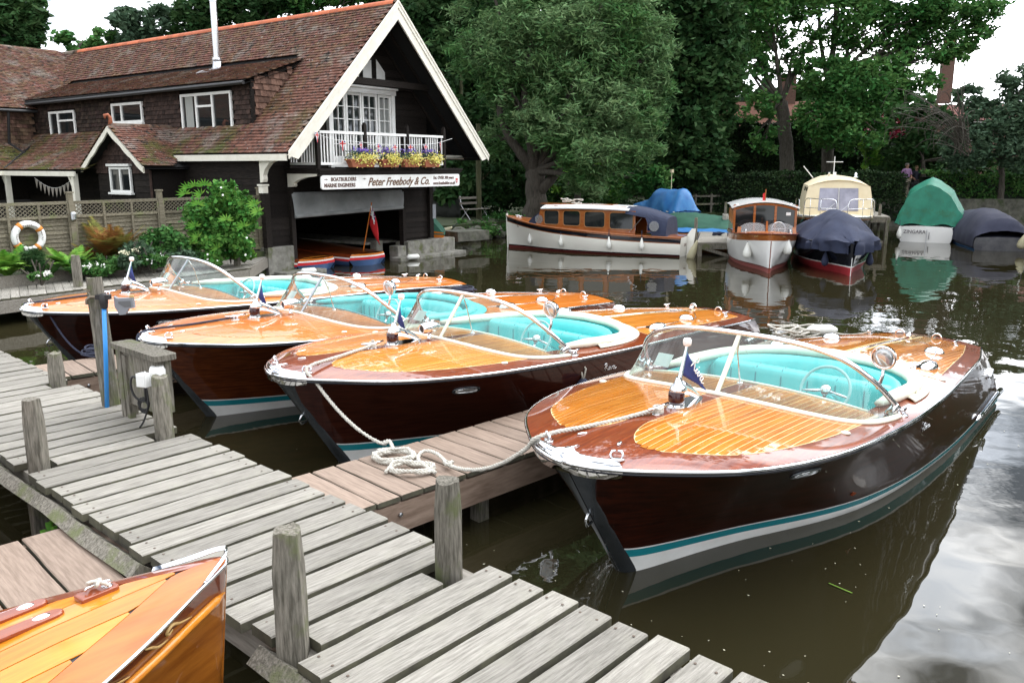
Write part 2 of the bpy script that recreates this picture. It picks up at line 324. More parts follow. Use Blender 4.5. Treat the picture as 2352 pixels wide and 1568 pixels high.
# ================================================================ SETTING: water, ground, banks
def struct(o): o['kind'] = 'structure'; return o
def watermat():
    m = bpy.data.materials.new('river_water'); m.use_nodes = True; t = m.node_tree; N = t.nodes; K = t.links.new; b = N['Principled BSDF']
    b.inputs['Roughness'].default_value = .015; b.inputs['IOR'].default_value = 1.36; b.inputs['Specular IOR Level'].default_value = .8
    tc = N.new('ShaderNodeTexCoord'); nz = N.new('ShaderNodeTexNoise'); nz.inputs['Scale'].default_value = .25; nz.inputs['Detail'].default_value = 3
    K(tc.outputs['Object'], nz.inputs[0]); r = N.new('ShaderNodeValToRGB'); r.color_ramp.elements[0].color = (.015, .013, .006, 1); r.color_ramp.elements[1].color = (.028, .024, .011, 1); K(nz.outputs[0], r.inputs[0]); K(r.outputs[0], b.inputs['Base Color'])
    # small wind ripples, stronger on open water far out
    mp = N.new('ShaderNodeMapping'); mp.inputs['Scale'].default_value = (1, 1.0, 1); K(tc.outputs['Object'], mp.inputs[0])
    n1 = N.new('ShaderNodeTexNoise'); n1.inputs['Scale'].default_value = 1.1; n1.inputs['Detail'].default_value = 2; K(mp.outputs[0], n1.inputs[0])
    n2 = N.new('ShaderNodeTexNoise'); n2.inputs['Scale'].default_value = 7; n2.inputs['Detail'].default_value = 2; K(mp.outputs[0], n2.inputs[0])
    n3 = N.new('ShaderNodeTexNoise'); n3.inputs['Scale'].default_value = .35; n3.inputs['Detail'].default_value = 2; K(mp.outputs[0], n3.inputs[0])
    rr = N.new('ShaderNodeMapRange'); rr.inputs[1].default_value = .45; rr.inputs[2].default_value = .62; K(n3.outputs[0], rr.inputs[0])
    mu = N.new('ShaderNodeMath'); mu.operation = 'MULTIPLY'; K(n2.outputs[0], mu.inputs[0]); K(rr.outputs[0], mu.inputs[1])
    b1 = N.new('ShaderNodeBump'); b1.inputs['Strength'].default_value = 1; b1.inputs['Distance'].default_value = .010; K(n1.outputs[0], b1.inputs['Height'])
    b2 = N.new('ShaderNodeBump'); b2.inputs['Strength'].default_value = 1; b2.inputs['Distance'].default_value = .0016; K(mu.outputs[0], b2.inputs['Height']); K(b1.outputs[0], b2.inputs['Normal'])
    K(b2.outputs[0], b.inputs['Normal']); return m
g = MB(); g.add([(-300, -60, 0), (300, -60, 0), (300, 400, 0), (-300, 400, 0)], [(0, 1, 2, 3)])
struct(g.build('water', watermat()))
BA = R(36); BG = Vector((math.sin(BA), math.cos(BA), 0)); BN = Vector((math.cos(BA), -math.sin(BA), 0)); BP = Vector((-5.79, 20.43, 0))
def bw(x, y, z=0): return BP + BG * x - BN * y + Vector((0, 0, z))      # boathouse plan (x along its gable, y back from it)
def poly_ground(name, P, z, m, skirt=1.2):
    b = bmesh.new(); vs = [b.verts.new((x, y, z)) for x, y in P]; f = b.faces.new(vs)
    r = bmesh.ops.extrude_face_region(b, geom=[f]); 
    for q in r['geom']:
        if isinstance(q, bmesh.types.BMVert): q.co.z -= skirt
    bmesh.ops.recalc_face_normals(b, faces=b.faces); bmesh.ops.triangulate(b, faces=[q for q in b.faces if len(q.verts) > 4])
    me = bpy.data.meshes.new(name); b.to_mesh(me); b.free(); me.materials.append(m); o = bpy.data.objects.new(name, me); COL.objects.link(o); return struct(o)
b0 = [bw(-.36, 0), bw(-.36, 9), bw(5.7, 9), bw(5.7, 3.6)]
poly_ground('river_bank', [(-90, -30), (-22, -4.5), (-9.2, 14.95), (-6.75, 19.3)] + [(p.x, p.y) for p in b0] + [(-2.2, 29.2), (-.3, 31.4), (4, 35), (7.5, 37.2), (13, 38), (13, 300), (-200, 300), (-200, -30)], .58, m_grass)
poly_ground('raised_bank', [(13.0, 37.6), (23, 36.6), (140, 34), (300, 34), (300, 300), (13.0, 300)], 1.0, m_grass, 1.6)
# stones along the far left bank
def rock(c, s, m, name='bank_stone', parent=None):
    g = MB(); n = 7; V = []; 
    bmx = bmesh.new(); bmesh.ops.create_icosphere(bmx, subdivisions=2, radius=1)
    for v in bmx.verts: v.co = Vector((v.co.x * s[0], v.co.y * s[1], v.co.z * s[2])) * rnd.uniform(.82, 1.1)
    me = bpy.data.meshes.new(name); bmx.to_mesh(me); bmx.free(); me.materials.append(m); o = bpy.data.objects.new(name, me); COL.objects.link(o); o.location = c
    if parent: o.parent = parent
    return o
q = thing('stone_bank_wall', 'low mossy stone retaining wall at the water edge right of the boathouse', 'stone wall', (0, 0, 0))
a, b_ = Vector((-2.55, 28.0, 0)), Vector((-.3, 31.2, 0))
for i in range(9):
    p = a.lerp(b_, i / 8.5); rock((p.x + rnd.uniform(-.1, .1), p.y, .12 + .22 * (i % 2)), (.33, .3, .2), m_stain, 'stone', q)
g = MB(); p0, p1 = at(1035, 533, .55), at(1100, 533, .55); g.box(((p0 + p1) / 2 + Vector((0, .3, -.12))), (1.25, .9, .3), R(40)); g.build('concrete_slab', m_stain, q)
# retaining wall of concrete under the right hand hedge
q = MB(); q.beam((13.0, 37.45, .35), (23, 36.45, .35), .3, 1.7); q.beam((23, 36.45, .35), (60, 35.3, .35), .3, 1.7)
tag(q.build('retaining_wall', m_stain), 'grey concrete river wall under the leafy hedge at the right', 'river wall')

# ================================================================ GREY MAIN DOCK
DO = Vector((-5.97, 9.41, 0)); DE = Vector((.742, -.670, 0)).normalized(); DIN = Vector((-.670, -.742, 0))   # along the dock, and inward from its water edge
DA = math.atan2(DE.y, DE.x); DZ = .5
def dk(s, w, z=0): return DO + DE * s + DIN * w + Vector((0, 0, z))
posts = [(1030, 1310, .50, .080, 0), (670, 1480, .54, .080, 1), (375, 1003, .49, .078, 0), (85, 1072, .49, .075, 1), (128, 880, .30, .075, 0)]
dock = thing('grey_dock', 'long weathered grey plank dock crossing the foreground', 'dock', DO, DA)
m_edge = mat('grimy_shaded_edge', (.055, .05, .036), .95, col2=(.10, .095, .06), scale=9, stretch=(1, 1, 1), bump=.4, rand=.2)  # side faces: grime plus shade put into the colour, so plank gaps read dark
def plank_mesh(l, w, t, seed=0, name='plank', m=None):
    r = random.Random(seed); g = MB(); n = 6; e = .006; G = []
    top = []; V = []
    for i in range(n + 1):
        x = -l / 2 + l * i / n; dz = r.uniform(-.0015, .0015); wo_ = r.uniform(-.002, .002)
        V += [(x, -w / 2 + wo_, -t), (x, -w / 2 + wo_, -e), (x, -w / 2 + e + wo_, dz), (x, w / 2 - e + wo_, dz), (x, w / 2 + wo_, -e), (x, w / 2 + wo_, -t)]
    for i in range(n):
        for k in range(6): a = i * 6 + k; b = i * 6 + (k + 1) % 6; V and g.f.append((a, b, b + 6, a + 6))
    g.f.append((5, 4, 3, 2, 1, 0)); g.f.append(tuple(n * 6 + k for k in range(6))); g.v = V
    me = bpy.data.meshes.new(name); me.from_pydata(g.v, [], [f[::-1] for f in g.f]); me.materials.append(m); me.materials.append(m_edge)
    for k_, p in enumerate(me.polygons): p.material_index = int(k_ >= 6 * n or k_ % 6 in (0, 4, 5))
    return me
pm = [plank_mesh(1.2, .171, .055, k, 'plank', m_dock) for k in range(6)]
pl = []
for u, v, h, w, side in posts:
    p = at(u, v, DZ) - DO; pl.append((p.dot(DE), p.dot(DIN)))
gn = MB()
for i in range(-8, 66):
    s = i * .2085 + .05; me = pm[i % 6]
    if s > 12.3: break
    o = bpy.data.objects.new('plank', me); COL.objects.link(o); o.parent = dock
    o.rotation_euler[2] = -math.pi / 2 + rnd.uniform(-.008, .008) + (math.pi if rnd.random() < .5 else 0); sh = rnd.uniform(-.018, .018)
    c0, c1 = 0, 1.2
    for ps, pw in pl:
        if abs(ps - s) < .115:
            if pw < .6: c0 = pw + .10
            else: c1 = pw - .10
    L_ = c1 - c0; o.scale[0] = L_ / 1.2 * rnd.uniform(.99, 1.01); o.location = (s, -((c0 + c1) / 2 + sh), DZ + rnd.uniform(-.004, .004))
    o.rotation_euler[0] = rnd.uniform(-.006, .006)
    if c0 == 0:
        for w_ in (.07, 1.13):
            for d_ in (-.05, .05): gn.lathe([(.008, 0), (.006, .002)], (s + d_, -w_, DZ + .001), 6)
gn.build('nail_heads', mat('rusty_nail', (.10, .07, .05), .6), dock, kind='stuff')
g = MB(); g.beam((-3, -.10, DZ - .15), (14, -.10, DZ - .15), .09, .18); g.beam((-3, -.62, DZ - .15), (14, -.62, DZ - .15), .09, .18); g.build('joist', m_fascia, dock)
# the round pole and beam showing below the ragged left edge
g = MB(); g.beam((-3, -1.10, DZ - .15), (14, -1.10, DZ - .15), .09, .18); g.build('joist', m_fascia, dock)
for s0, s1 in ((-1.5, 6.4), (7.6, 13.5)):
    g = MB(); P = [(s0 + (s1 - s0) * k / 12, -1.235 + rnd.uniform(-.012, .012), DZ - .10 + rnd.uniform(-.008, .008)) for k in range(13)]
    g.tube(P, [.066 + rnd.uniform(-.006, .006) for _ in P], 4, flat=.9); g.build('edge_timber', m_post, dock, smooth=30)
for s in (1.8, 4.6, 6.15, 9.3): 
    [MB().box((s, y, -.1), (.11, .11, 1.0)).build('pile', m_post, dock) for y in (-1.16, -.12)]
def post(x, y, zb, zt, w, label, cat='mooring post', group='weathered mooring posts', sq=.75, m=None, lean=(0, 0), name='mooring_post', parent=None, taper=.86, seed=0):
    r = random.Random(seed); g = MB(); n = 12; K_ = 9; G = []
    for j in range(K_ + 1):
        t = j / K_; z = zb + (zt - zb) * t; s = w * (1 + (taper - 1) * t); 
        if j == K_: s *= .86
        row = []
        for k in range(n):
            a = 2 * math.pi * k / n + .3; q = abs(math.cos(a - .3)) ** (2 / sq / 2) ; rad = s / (abs(math.cos(a)) ** 4 + abs(math.sin(a)) ** 4) ** (.25 * sq)
            rad *= 1 + .045 * math.sin(k * 2.3 + seed) + r.uniform(-.02, .02) + .02 * math.sin(j * 1.7 + k)
            row.append((x + lean[0] * t + rad * math.cos(a), y + lean[1] * t + rad * math.sin(a), z + (r.uniform(-.012, .012) if j == K_ else 0)))
        G.append(row)
    g.v = [p for row in G for p in row]; g.f = [(i * n + k, i * n + (k + 1) % n, (i + 1) * n + (k + 1) % n, (i + 1) * n + k) for i in range(K_) for k in range(n)] + [tuple(K_ * n + k for k in range(n))]
    o = g.build(name, m or m_post, parent, smooth=35)
    if label: tag(o, label, cat, group)
    return o
plab = ['weathered grey post on the water side of the dock beside the right hand boat', 'nearest thick grey post with lichen on its top on the left dock edge', 'grey post in front of the white socket box on the dock edge', 'leftmost stepped post with a pointed top on the left dock edge', 'short square post at the far left where the small pier joins the dock']
for k, (u, v, h, w, side) in enumerate(posts):
    p = at(u, v, DZ); post(p.x, p.y + .03, -.6, DZ + h, w, plab[k], sq=1.0 if k in (4, 1) else .6, seed=k * 3 + 1, taper=.84)
# ================================================================ FINGER PIERS (hardwood)
def pier(label, s0, ang, L_, w, z, n, pitch, first=0., side=1, group='finger piers between the boats'):
    p = dk(s0, 0 if side > 0 else 1.2); t = thing('finger_pier', label, 'pier', (p.x, p.y, 0), ang, group)
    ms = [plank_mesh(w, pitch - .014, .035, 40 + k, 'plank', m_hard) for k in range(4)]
    for i in range(n):
        o = bpy.data.objects.new('plank', ms[i % 4]); COL.objects.link(o); o.parent = t
        o.location = (first + pitch * (i + .5), 0, z + rnd.uniform(-.002, .002)); o.rotation_euler[2] = math.pi / 2 + rnd.uniform(-.006, .006)
    for y in (-w / 2 + .03, w / 2 - .03):
        g = MB(); g.beam((-.1, y, z - .155), (n * pitch + first, y, z - .155), .05, .21); g.build('side_beam', m_beam, t)
    for x in (1.2, 3.6, 5.9):
        if x < n * pitch:
            [MB().box((x, y, -.2), (.1, .1, 1.2)).build('pile', m_post, t) for y in (-w / 2 + .12, w / 2 - .12)]
    g = MB(); g.lathe([(.016, 0), (.016, .012), (.008, .016)], (.38, -w / 2 + .005 - .002, z - .13), 8, Matrix.Rotation(math.pi / 2, 3, 'X')); g.build('bolt', m_steel, t)
    return t
sA = ((at(655, 1103, .45) + at(835, 1168, .45)) / 2 - DO).dot(DE)
pierA = pier('reddish hardwood finger pier between the two nearest cream trimmed boats', sA, R(44.5), 7.2, .80, .455, 37, .195)
sB = ((at(65, 833, .45) + at(190, 862, .45)) / 2 - DO).dot(DE)
pierB = pier('short stretch of hardwood finger pier behind the tall tap post', sB, R(42), 5, .78, .44, 22, .225)
pC = at(150, 1290, .38)
t = thing('low_pier', 'low reddish hardwood pier at the bottom left under the dock edge', 'pier', (pC.x, pC.y, 0), R(225), 'finger piers between the boats')
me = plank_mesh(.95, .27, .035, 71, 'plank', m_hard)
for i in range(9):
    o = bpy.data.objects.new('plank', me); COL.objects.link(o); o.parent = t; o.location = (-.33 + .285 * i, -.05, .38 - .004 * i); o.rotation_euler[2] = math.pi / 2 + rnd.uniform(-.01, .01)
g = MB(); g.beam((-.5, .38, .25), (2.4, .38, .25), .05, .2); g.beam((-.5, -.46, .25), (2.4, -.46, .25), .05, .2); g.build('side_beam', m_beam, t)
# seedling growing from a pile under the dock
g = MB()
for k in range(9):
    c = at(112 + rnd.uniform(-18, 18), 1200 + k * 4, .25); r_ = .035; a = rnd.uniform(0, 6)
    g.add([c + Vector((math.cos(a) * r_, 0, math.sin(a) * r_)), c + Vector((r_ * .5, -.01, r_)), c + Vector((-math.cos(a) * r_, .01, -math.sin(a) * r_)), c + Vector((-r_ * .5, 0, -r_))], [(0, 1, 2, 3)])
tag(g.build('seedling', m_lbright), 'small green seedling sprouting from the pile under the dock', 'plant')
# far walkway along the flower bed
wk = thing('bank_walkway', 'grey plank walkway along the flower bed before the fence', 'walkway')
NA, NB = at(0, 687, .45), at(556, 617, .45); FA, FB = at(0, 663, .45), at(524, 597, .45)
ext = 1.55
def wq(t, w): return (NA.lerp(NB, t)).lerp(FA.lerp(FB, t), w)
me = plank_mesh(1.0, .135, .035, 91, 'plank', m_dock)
n = 46
for i in range(n):
    t = -.35 + 1.38 * i / (n - 1); a, b = wq(t, 0), wq(t, 1); d = b - a
    o = bpy.data.objects.new('plank', me); COL.objects.link(o); o.parent = wk; o.location = (a + b) / 2; o.rotation_euler[2] = math.atan2(d.y, d.x) + rnd.uniform(-.01, .01); o.scale[0] = d.length; o.rotation_euler[0] = rnd.uniform(-.01, .01)
C1 = at(615, 588, .45); a = wq(1.03, 0); b = wq(1.03, 1)
for i in range(9):
    f0, f1 = i / 9, (i + .9) / 9; p, q_ = a.lerp(C1, f0), a.lerp(C1, f1); r0, r1 = b.lerp(C1 + Vector((-.5, .2, 0)), f0), b.lerp(C1 + Vector((-.5, .2, 0)), f1)
    g = MB(); g.add([p, q_, r1, r0] + [x - Vector((0, 0, .035)) for x in (p, q_, r1, r0)], [(0, 1, 2, 3), (4, 7, 6, 5), (0, 4, 5, 1), (1, 5, 6, 2), (2, 6, 7, 3), (3, 7, 4, 0)]); g.build('plank', m_dock, wk)
g = MB(); g.beam(wq(-.35, -.02) - Vector((0, 0, .14)), wq(1.03, -.02) - Vector((0, 0, .14)), .06, .2); g.build('fascia_beam', m_fascia, wk)
g = MB(); g.beam(wq(1.03, -.02) - Vector((0, 0, .14)), C1 - Vector((0, 0, .14)), .06, .22); g.build('fascia_beam', m_fascia, wk)
g = MB()
for t in (-.2, .1, .4, .7, 1.0): p = wq(t, .1); g.box((p.x, p.y, -.1), (.14, .14, .9))
g.build('piles', m_post, wk)
bd = thing('bed_edging', 'grey timber edging board holding back the flower bed', 'edging')
for t0, t1 in ((-.35, .28), (.285, .70), (.705, 1.0)):
    g = MB(); g.beam(wq(t0, 1.04) + Vector((0, 0, .10)), wq(t1, 1.04) + Vector((0, 0, .10)), .06, .22); g.build('board', m_fascia, bd)
g = MB(); g.beam(wq(1.0, 1.04) + Vector((0, 0, .10)), at(470, 580, .6) + Vector((.6, 1.1, -.03)), .06, .2); g.build('board', m_fascia, bd)
for (u, v, y, k) in ((175, 660, 14.85, 0), (543, 612, 18.0, 1)):
    p = at(u, v, .45); post(p.x, p.y + .08, -.4, (1.02, .98)[k], .075, ('squat square post on the bank walkway at the left', 'square post on the bank walkway beside the boathouse corner')[k], sq=1.0, m=m_post, taper=1, seed=20 + k)
# ================================================================ MAHOGANY RUNABOUTS
RL, RXW = 6.75, .60
SB = [0, .04, .1, .2, .35, .5, .7, .85, 1]; HB = [0, .50, .85, 1.08, 1.15, 1.10, .96, .82, .60]
SZ = [0, .25, .5, .75, 1]; HZ = [.93, .87, .80, .73, .60]
SW = [0, .15, .35, .6, 1]; HW = [0, .36, .80, .92, .84]
class Hull:
    def __init__(s, L, xw, SB, HB, SZ, HZ, SW, HW, crown=.09, p=(1.9, 1.0), bulge=.05):
        s.L, s.xw, s.a = L, xw, (SB, HB, SZ, HZ, SW, HW); s.crown, s.p, s.bg = crown, p, bulge
        t = np.linspace(0, 1, 801); s.t = t
        s.tb = interp(np.sqrt(SB), HB, np.sqrt(t)); s.tz = interp(SZ, HZ, t); s.tw = interp(np.sqrt(SW), HW, np.sqrt(t)); s.tb[0] = 0; s.tw[0] = 0
        s.tb = np.maximum(s.tb, 0); s.tw = np.maximum(s.tw, 0)
    def B(s, q): return float(np.interp(q, s.t, s.tb))
    def Z(s, q): return float(np.interp(q, s.t, s.tz))
    def Wd(s, q): return float(np.interp(q, s.t, s.tw))
    def pt(s, q, z, side=1, off=0):
        b, Z, w = s.B(q), s.Z(q), s.Wd(q); u = z / Z; uc = min(max(u, 0), 1)
        xs, xl = q * s.L, s.xw + q * (s.L - .05 - s.xw); x = xl + (xs - xl) * (uc if u >= 0 else 0) - (u * .25 * s.xw * (1 - q) if u < 0 else 0)
        pw = s.p[0] + (s.p[1] - s.p[0]) * min(q / .5, 1)
        y = w + (b - w) * uc ** pw + s.bg * 4 * uc * (1 - uc) * min(q * 2, 1)
        if u < 0: y *= max(0, 1 + u * 1.2)
        return Vector((x, side * (y + off), z))
    def nrm(s, q, z, side=1):
        a = s.pt(min(q + .004, 1), z, side) - s.pt(max(q - .004, 0), z, side); b = s.pt(q, z + .01, side) - s.pt(q, z - .01, side)
        n = a.cross(b).normalized(); return n if n.y * side > 0 else -n
    def dz(s, x, y):
        q = min(max(x / s.L, 0), 1); b = max(s.B(q), 1e-3); v = min(abs(y) / b, 1); c = s.crown * min(1, (q / .12)) ** .6 * (1 - .35 * max(0, q - .5) / .5)
        return s.Z(q) + c * (1 - v * v)
    def side(s, zt, zb, n=60, m=10, mats=None):   # band between heights zt(q), zb(q) on both sides
        g = MB(); Q = [(i / n) ** 1.7 for i in range(n + 1)]; zt, zb = [e if callable(e) else (lambda q, e=e: e) for e in (zt, zb)]
        for sd in (1, -1):
            G = []
            for q in Q:
                a, b = zt(q), zb(q); G.append([s.pt(q, a + (b - a) * k / m, sd) for k in range(m + 1)])
            if sd < 0: G = [r[::-1] for r in G]
            g.sheet(G)
        return g
    def transom(s, zb=-.1):
        g = MB(); n = 10; Z = s.Z(1); A = [s.pt(1, Z + (zb - Z) * k / n, 1) for k in range(n + 1)]; B_ = [s.pt(1, Z + (zb - Z) * k / n, -1) for k in range(n + 1)]
        g.sheet([[a.lerp(b, t / 8) + Vector((.05 * (1 - (2 * t / 8 - 1) ** 2), 0, 0)) + (Vector((0, 0, (s.dz(s.L, a.y + (b.y - a.y) * t / 8) - Z) if k == 0 else 0))) for t in range(9)] for k, (a, b) in enumerate(zip(A, B_))])
        return g
    def rail(s, r, z=0, off=0, q0=0, q1=1, n=60):
        g = MB()
        for sd in (1, -1):
            P = []
            for i in range(n + 1):
                q = q0 + (q1 - q0) * (i / n) ** 1.7; P.append(Vector((q * s.L - (off if q < .001 else 0), sd * (s.B(q) + off), s.Z(q) + z)))
            g.tube(P, r, 6)
        return g
    def deck(s, keep, nx=150, ny=44, dz=0):
        g = MB(); V = []; F = []
        Q = [(i / nx) ** 1.25 for i in range(nx + 1)]
        for q in Q:
            b = s.B(q)
            for j in range(ny + 1): y = b * (2 * j / ny - 1); V.append((q * s.L, y, s.dz(q * s.L, y) + dz))
        for i in range(nx):
            for j in range(ny):
                f = (i * (ny + 1) + j, i * (ny + 1) + j + 1, (i + 1) * (ny + 1) + j + 1, (i + 1) * (ny + 1) + j)
                cx = (V[f[0]][0] + V[f[2]][0]) / 2; cy = (V[f[0]][1] + V[f[2]][1]) / 2
                if keep(cx, cy): F.append(f[::-1])
        return g.add(V, F)
RH = Hull(RL, RXW, SB, HB, SZ, HZ, SW, HW)
def strip(H, ya, yb, lim, x0, x1, dz, n=34, drop=.004):
    T = []
    for i in range(n + 1):
        x = x0 + (x1 - x0) * i / n; lo, hi = lim(x); a, b = max(ya, lo), min(yb, hi)
        if b - a > .004: T.append((x, a, b))
    if len(T) < 3: return None
    g = MB(); V = []
    for x, a, b in T: V += [(x, a, H.dz(x, a) + dz - drop), (x, a, H.dz(x, a) + dz), (x, b, H.dz(x, b) + dz), (x, b, H.dz(x, b) + dz - drop)]
    F = [(4 * i + k, 4 * i + 4 + k, 4 * i + 5 + k, 4 * i + 1 + k) for i in range(len(T) - 1) for k in range(3)]
    F += [(0, 1, 2, 3), tuple(len(T) * 4 - 4 + k for k in (3, 2, 1, 0))]
    return g.add(V, [f[::-1] for f in F])
def fore_lim(x):
    x0, r = .40, .42; e = math.sqrt(max(0, 1 - (max(0, x0 + r - x) / r) ** 2)); o = RH.B(x / RL) - .165; ym = min(.30, o * .6)
    return ym - (ym - .065) * e, ym + (o - ym) * e
def aft_lim(x):
    o = RH.B(x / RL) - .15; lo = 0.0
    if x < 4.15: o = min(o, .95)
    return .03, o
def cock(x):        # half width of the cockpit opening
    if x < 2.36 or x > 3.98: return 0
    return .87 if x < 3.2 else .87 * (1 - ((x - 3.2) / .78) ** 2.6) ** (1 / 2.6)
def script_badge(parent, org, ax, up, h, m, name='script_badge', r=.006, out=None):
    g = MB(); ax, up, org = Vector(ax), Vector(up), Vector(org)
    for st in SCRIPT: g.tube(spline([org + ax * (x * h) + up * (y * h) for x, y in st], 4), r, 5)
    return g.build(name, m, parent, smooth=True)
def cleat(g, x, y, z, ln=.16, rot=0):
    ln *= 1.2
    M = Matrix.Rotation(rot, 3, 'Z'); P = [Vector(p) for p in ((-ln / 2, 0, .052), (-ln / 4, 0, .045), (0, 0, .042), (ln / 4, 0, .045), (ln / 2, 0, .052))]
    c = Vector((x, y, z)); g.tube([M @ p + c for p in P], [.007, .011, .013, .011, .007], 8)
    for s_ in (-.022, .022): g.tube([M @ Vector((s_, 0, 0)) + c, M @ Vector((s_ * .8, 0, .042)) + c], [.012, .009], 8)
    g.lathe([(.055, 0), (.05, .006), (.02, .009)], (x, y, z), 14, Matrix.Diagonal((1, .6, 1)) if not rot else M @ Matrix.Diagonal((1, .6, 1)))
def make_runabout(label, loc, ang, o):
    t = thing('runabout', label, 'motorboat', loc, ang, 'varnished mahogany runabouts moored bow to the dock')
    H = RH; P = o['pal']
    zt = lambda q: .25 - .165 * q ** .32; zw = lambda q: zt(q) - .012; zb = lambda q: zt(q) - .078 + .018 * q
    fixn(H.side(lambda q: H.Z(q), zt, 64, 12).build('hull', P['hull'], t, True))
    H.side(zt, zw, 64, 1).build('white_line', m_white, t, True)
    H.side(zw, zb, 64, 2).build('boot_stripe', m_tealpaint, t, True)
    fixn(H.side(zb, lambda q: -.22, 64, 5).build('bottom', m_white, t, True))
    fixn(H.transom().build('transom', P['hull'], t, True))
    dk_ = H.deck(lambda x, y: abs(y) > cock(x) or cock(x) == 0).build('deck', P['deck'], t, True)
    # deck panels with separate planks between pale seams
    for nm, lim, x0, x1, m1 in (('foredeck_panel', fore_lim, .40, 2.33, P['plank']), ('aft_deck_panel', aft_lim, 4.02, 6.5, P['plank'])):
        for sd in (1, -1):
            lm = (lambda x, l=lim: l(x)) if sd > 0 else (lambda x, l=lim: (-l(x)[1], -l(x)[0]))
            base = None; ys = []
            g = strip(H, -2, 2, lm, x0, x1, .002, 60)
            # base sheet in several lateral steps so that it follows the camber
            g = MB()
            for k in range(10):
                a, b = -1.2 + .24 * k, -.96 + .24 * k; s_ = strip(H, a, b, lm, x0, x1, .0022, 50, .002)
                if s_: g.add(s_.v, s_.f)
            base = g.build(nm, P['seam'], t, 40)
            wpl = .047
            for k in range(26):
                ya = .065 + k * wpl; yb = ya + wpl - P['gap']
                if sd < 0: ya, yb = -yb, -ya
                s_ = strip(H, ya, yb, (lambda x, f=lm: (f(x)[0] + .005, f(x)[1] - .005)), x0 + .005, x1, .0034, 80, .0012)
                if s_: s_.build('plank', m1, base, 40)
    H.rail(.0135, -.012, .006).build('rub_rail', m_chrome, t, True)
    H.rail(.009, -.034, .003).build('rail_shadow_strip', m_blackgl, t, True)
    # stem band and bow cap
    g = MB()
    for sd in (1, -1):
        G = []
        for j in range(17):
            z = -.2 + (H.Z(0) + .2) * j / 16; tgt = .085 + (.13 * max(0, (j - 12) / 4) ** 1.3)
            se = .001
            while se < .2 and H.pt(se, z).y < tgt * (1 if z > 0 else .8): se += .001
            G.append([H.pt(se * k / 5, z, sd, .004 if k < 5 else 0) + Vector((-.006 * (1 - k / 5), 0, 0)) for k in range(6)])
        if sd > 0: G = [r[::-1] for r in G]
        g.sheet(G)
    fixn(g.build('stem_band', m_dkmetal, t, True))
    # chrome cap moulded over the stem head: one sheet from the deck over the gunwale and down
    Q = [.0175 * (k / 22) ** 2 for k in range(23)]; path = [(q, -1) for q in Q[::-1]] + [(q, 1) for q in Q[1:]]; G = []
    for q, sd in path:
        b = H.B(q); x = q * RL; nx = -math.exp(-(b / .10) ** 2); ny = sd * (1 - abs(nx)) ** .5; e = min(1, (1 - q / .0176)) ** .45; row = []
        px, py = x, sd * b
        for dn, _o, zz in ((.12 * e + .004, 0, .006), (.105 * e + .003, 0, .022), (.06 * e, 0, .034), (.02, 0, .030), (-.006, 0, .014), (-.014, 0, -.02), (-.012, 0, -.05), (-.006, 0, -.052 - .03 * e)):
            yy = py - ny * dn; xx = px - nx * dn + (dn * .25 if dn > 0 else 0); top = H.dz(max(xx, 0), yy) if dn > 0 else H.Z(q)
            yy = max(0, yy * sd) * sd; row.append((xx, yy if abs(py) > .003 else 0, top + zz + .012 * abs(nx) * (dn > -.01)))
        G.append(row)
    g = MB(); g.sheet(G)
    fixn(g.build('bow_cap', m_chrome, t, 60))
    g = MB()
    for sd in (1, -1):
        g = MB(); z = H.dz(.17, .25); g.lathe([(.05, 0), (.045, .010), (.01, .013)], (.17, sd * .255, z), 12, Matrix.Rotation(sd * .9, 3, 'Z') @ Matrix.Diagonal((1, .6, 1)))
        M = Matrix.Rotation(sd * .9, 3, 'Z')
        for e in (-1, 1): g.tube([Vector((.17, sd * .255, z)) + M @ Vector(p) for p in ((.03 * e, -.01, .005), (.036 * e, 0, .035), (.026 * e, .01, .052), (.006 * e, .012, .052))], .008, 8)
        g.lathe([(.028, 0), (.022, .008), (.004, .01)], (.36, sd * .14, H.dz(.36, .14)), 10, Matrix.Rotation(-sd * .35, 3, 'Z') @ Matrix.Diagonal((1.5, .5, 1)))
        g.build('fairlead', m_chrome, t, True)
    g = MB(); cleat(g, 1.0, 0, H.dz(1.0, 0), .2); g.build('bow_cleat', m_chrome, t, True)
    for sd in (1, -1):    # cleats and filler caps along the side decks
        g = MB(); cleat(g, 2.55, sd * 1.08, H.dz(2.55, 1.08), .1); g.build('side_cleat', m_chrome, t, True)
        g = MB(); g.lathe([(.032, 0), (.028, .009), (.01, .012)], (1.72, sd * .98, H.dz(1.72, .98)), 14); g.build('deck_button', m_cream, t, True)
    # bow light with staff and pennant
    nl = MB(); z0 = H.dz(1.25, 0); G = []
    nl.prism([(1.14 + .16 - .16 * math.cos(a) if a < math.pi / 2 or a > 1.5 * math.pi else 1.30 + .26 * abs(math.cos(a)), .085 * math.sin(a) * (1 if a < 1.57 or a > 4.71 else abs(math.sin(a)) ** .3)) for a in [2 * math.pi * k / 24 for k in range(24)]], (z0 - .02, z0 + .016))
    nl.lathe([(.062, 0), (.058, .02), (.04, .026)], (1.225, 0, z0 + .012), 16)
    nl.lathe([(.056, 0), (.06, .012), (.05, .035), (.028, .06), (.018, .10)], (1.245, 0, z0 + .115), 16, Matrix.Diagonal((1.15, 1, 1)))
    nl.tube([(1.29, 0, z0 + .135), (1.40, 0, z0 + .09), (1.52, 0, z0 + .02)], [.03, .022, .012], 8, flat=1.6)
    nl.tube([(1.255, 0, z0 + .19), (1.335, 0, z0 + .42)], [.017, .0095], 10)
    nlo = nl.build('bow_light', m_chrome, t, 50)
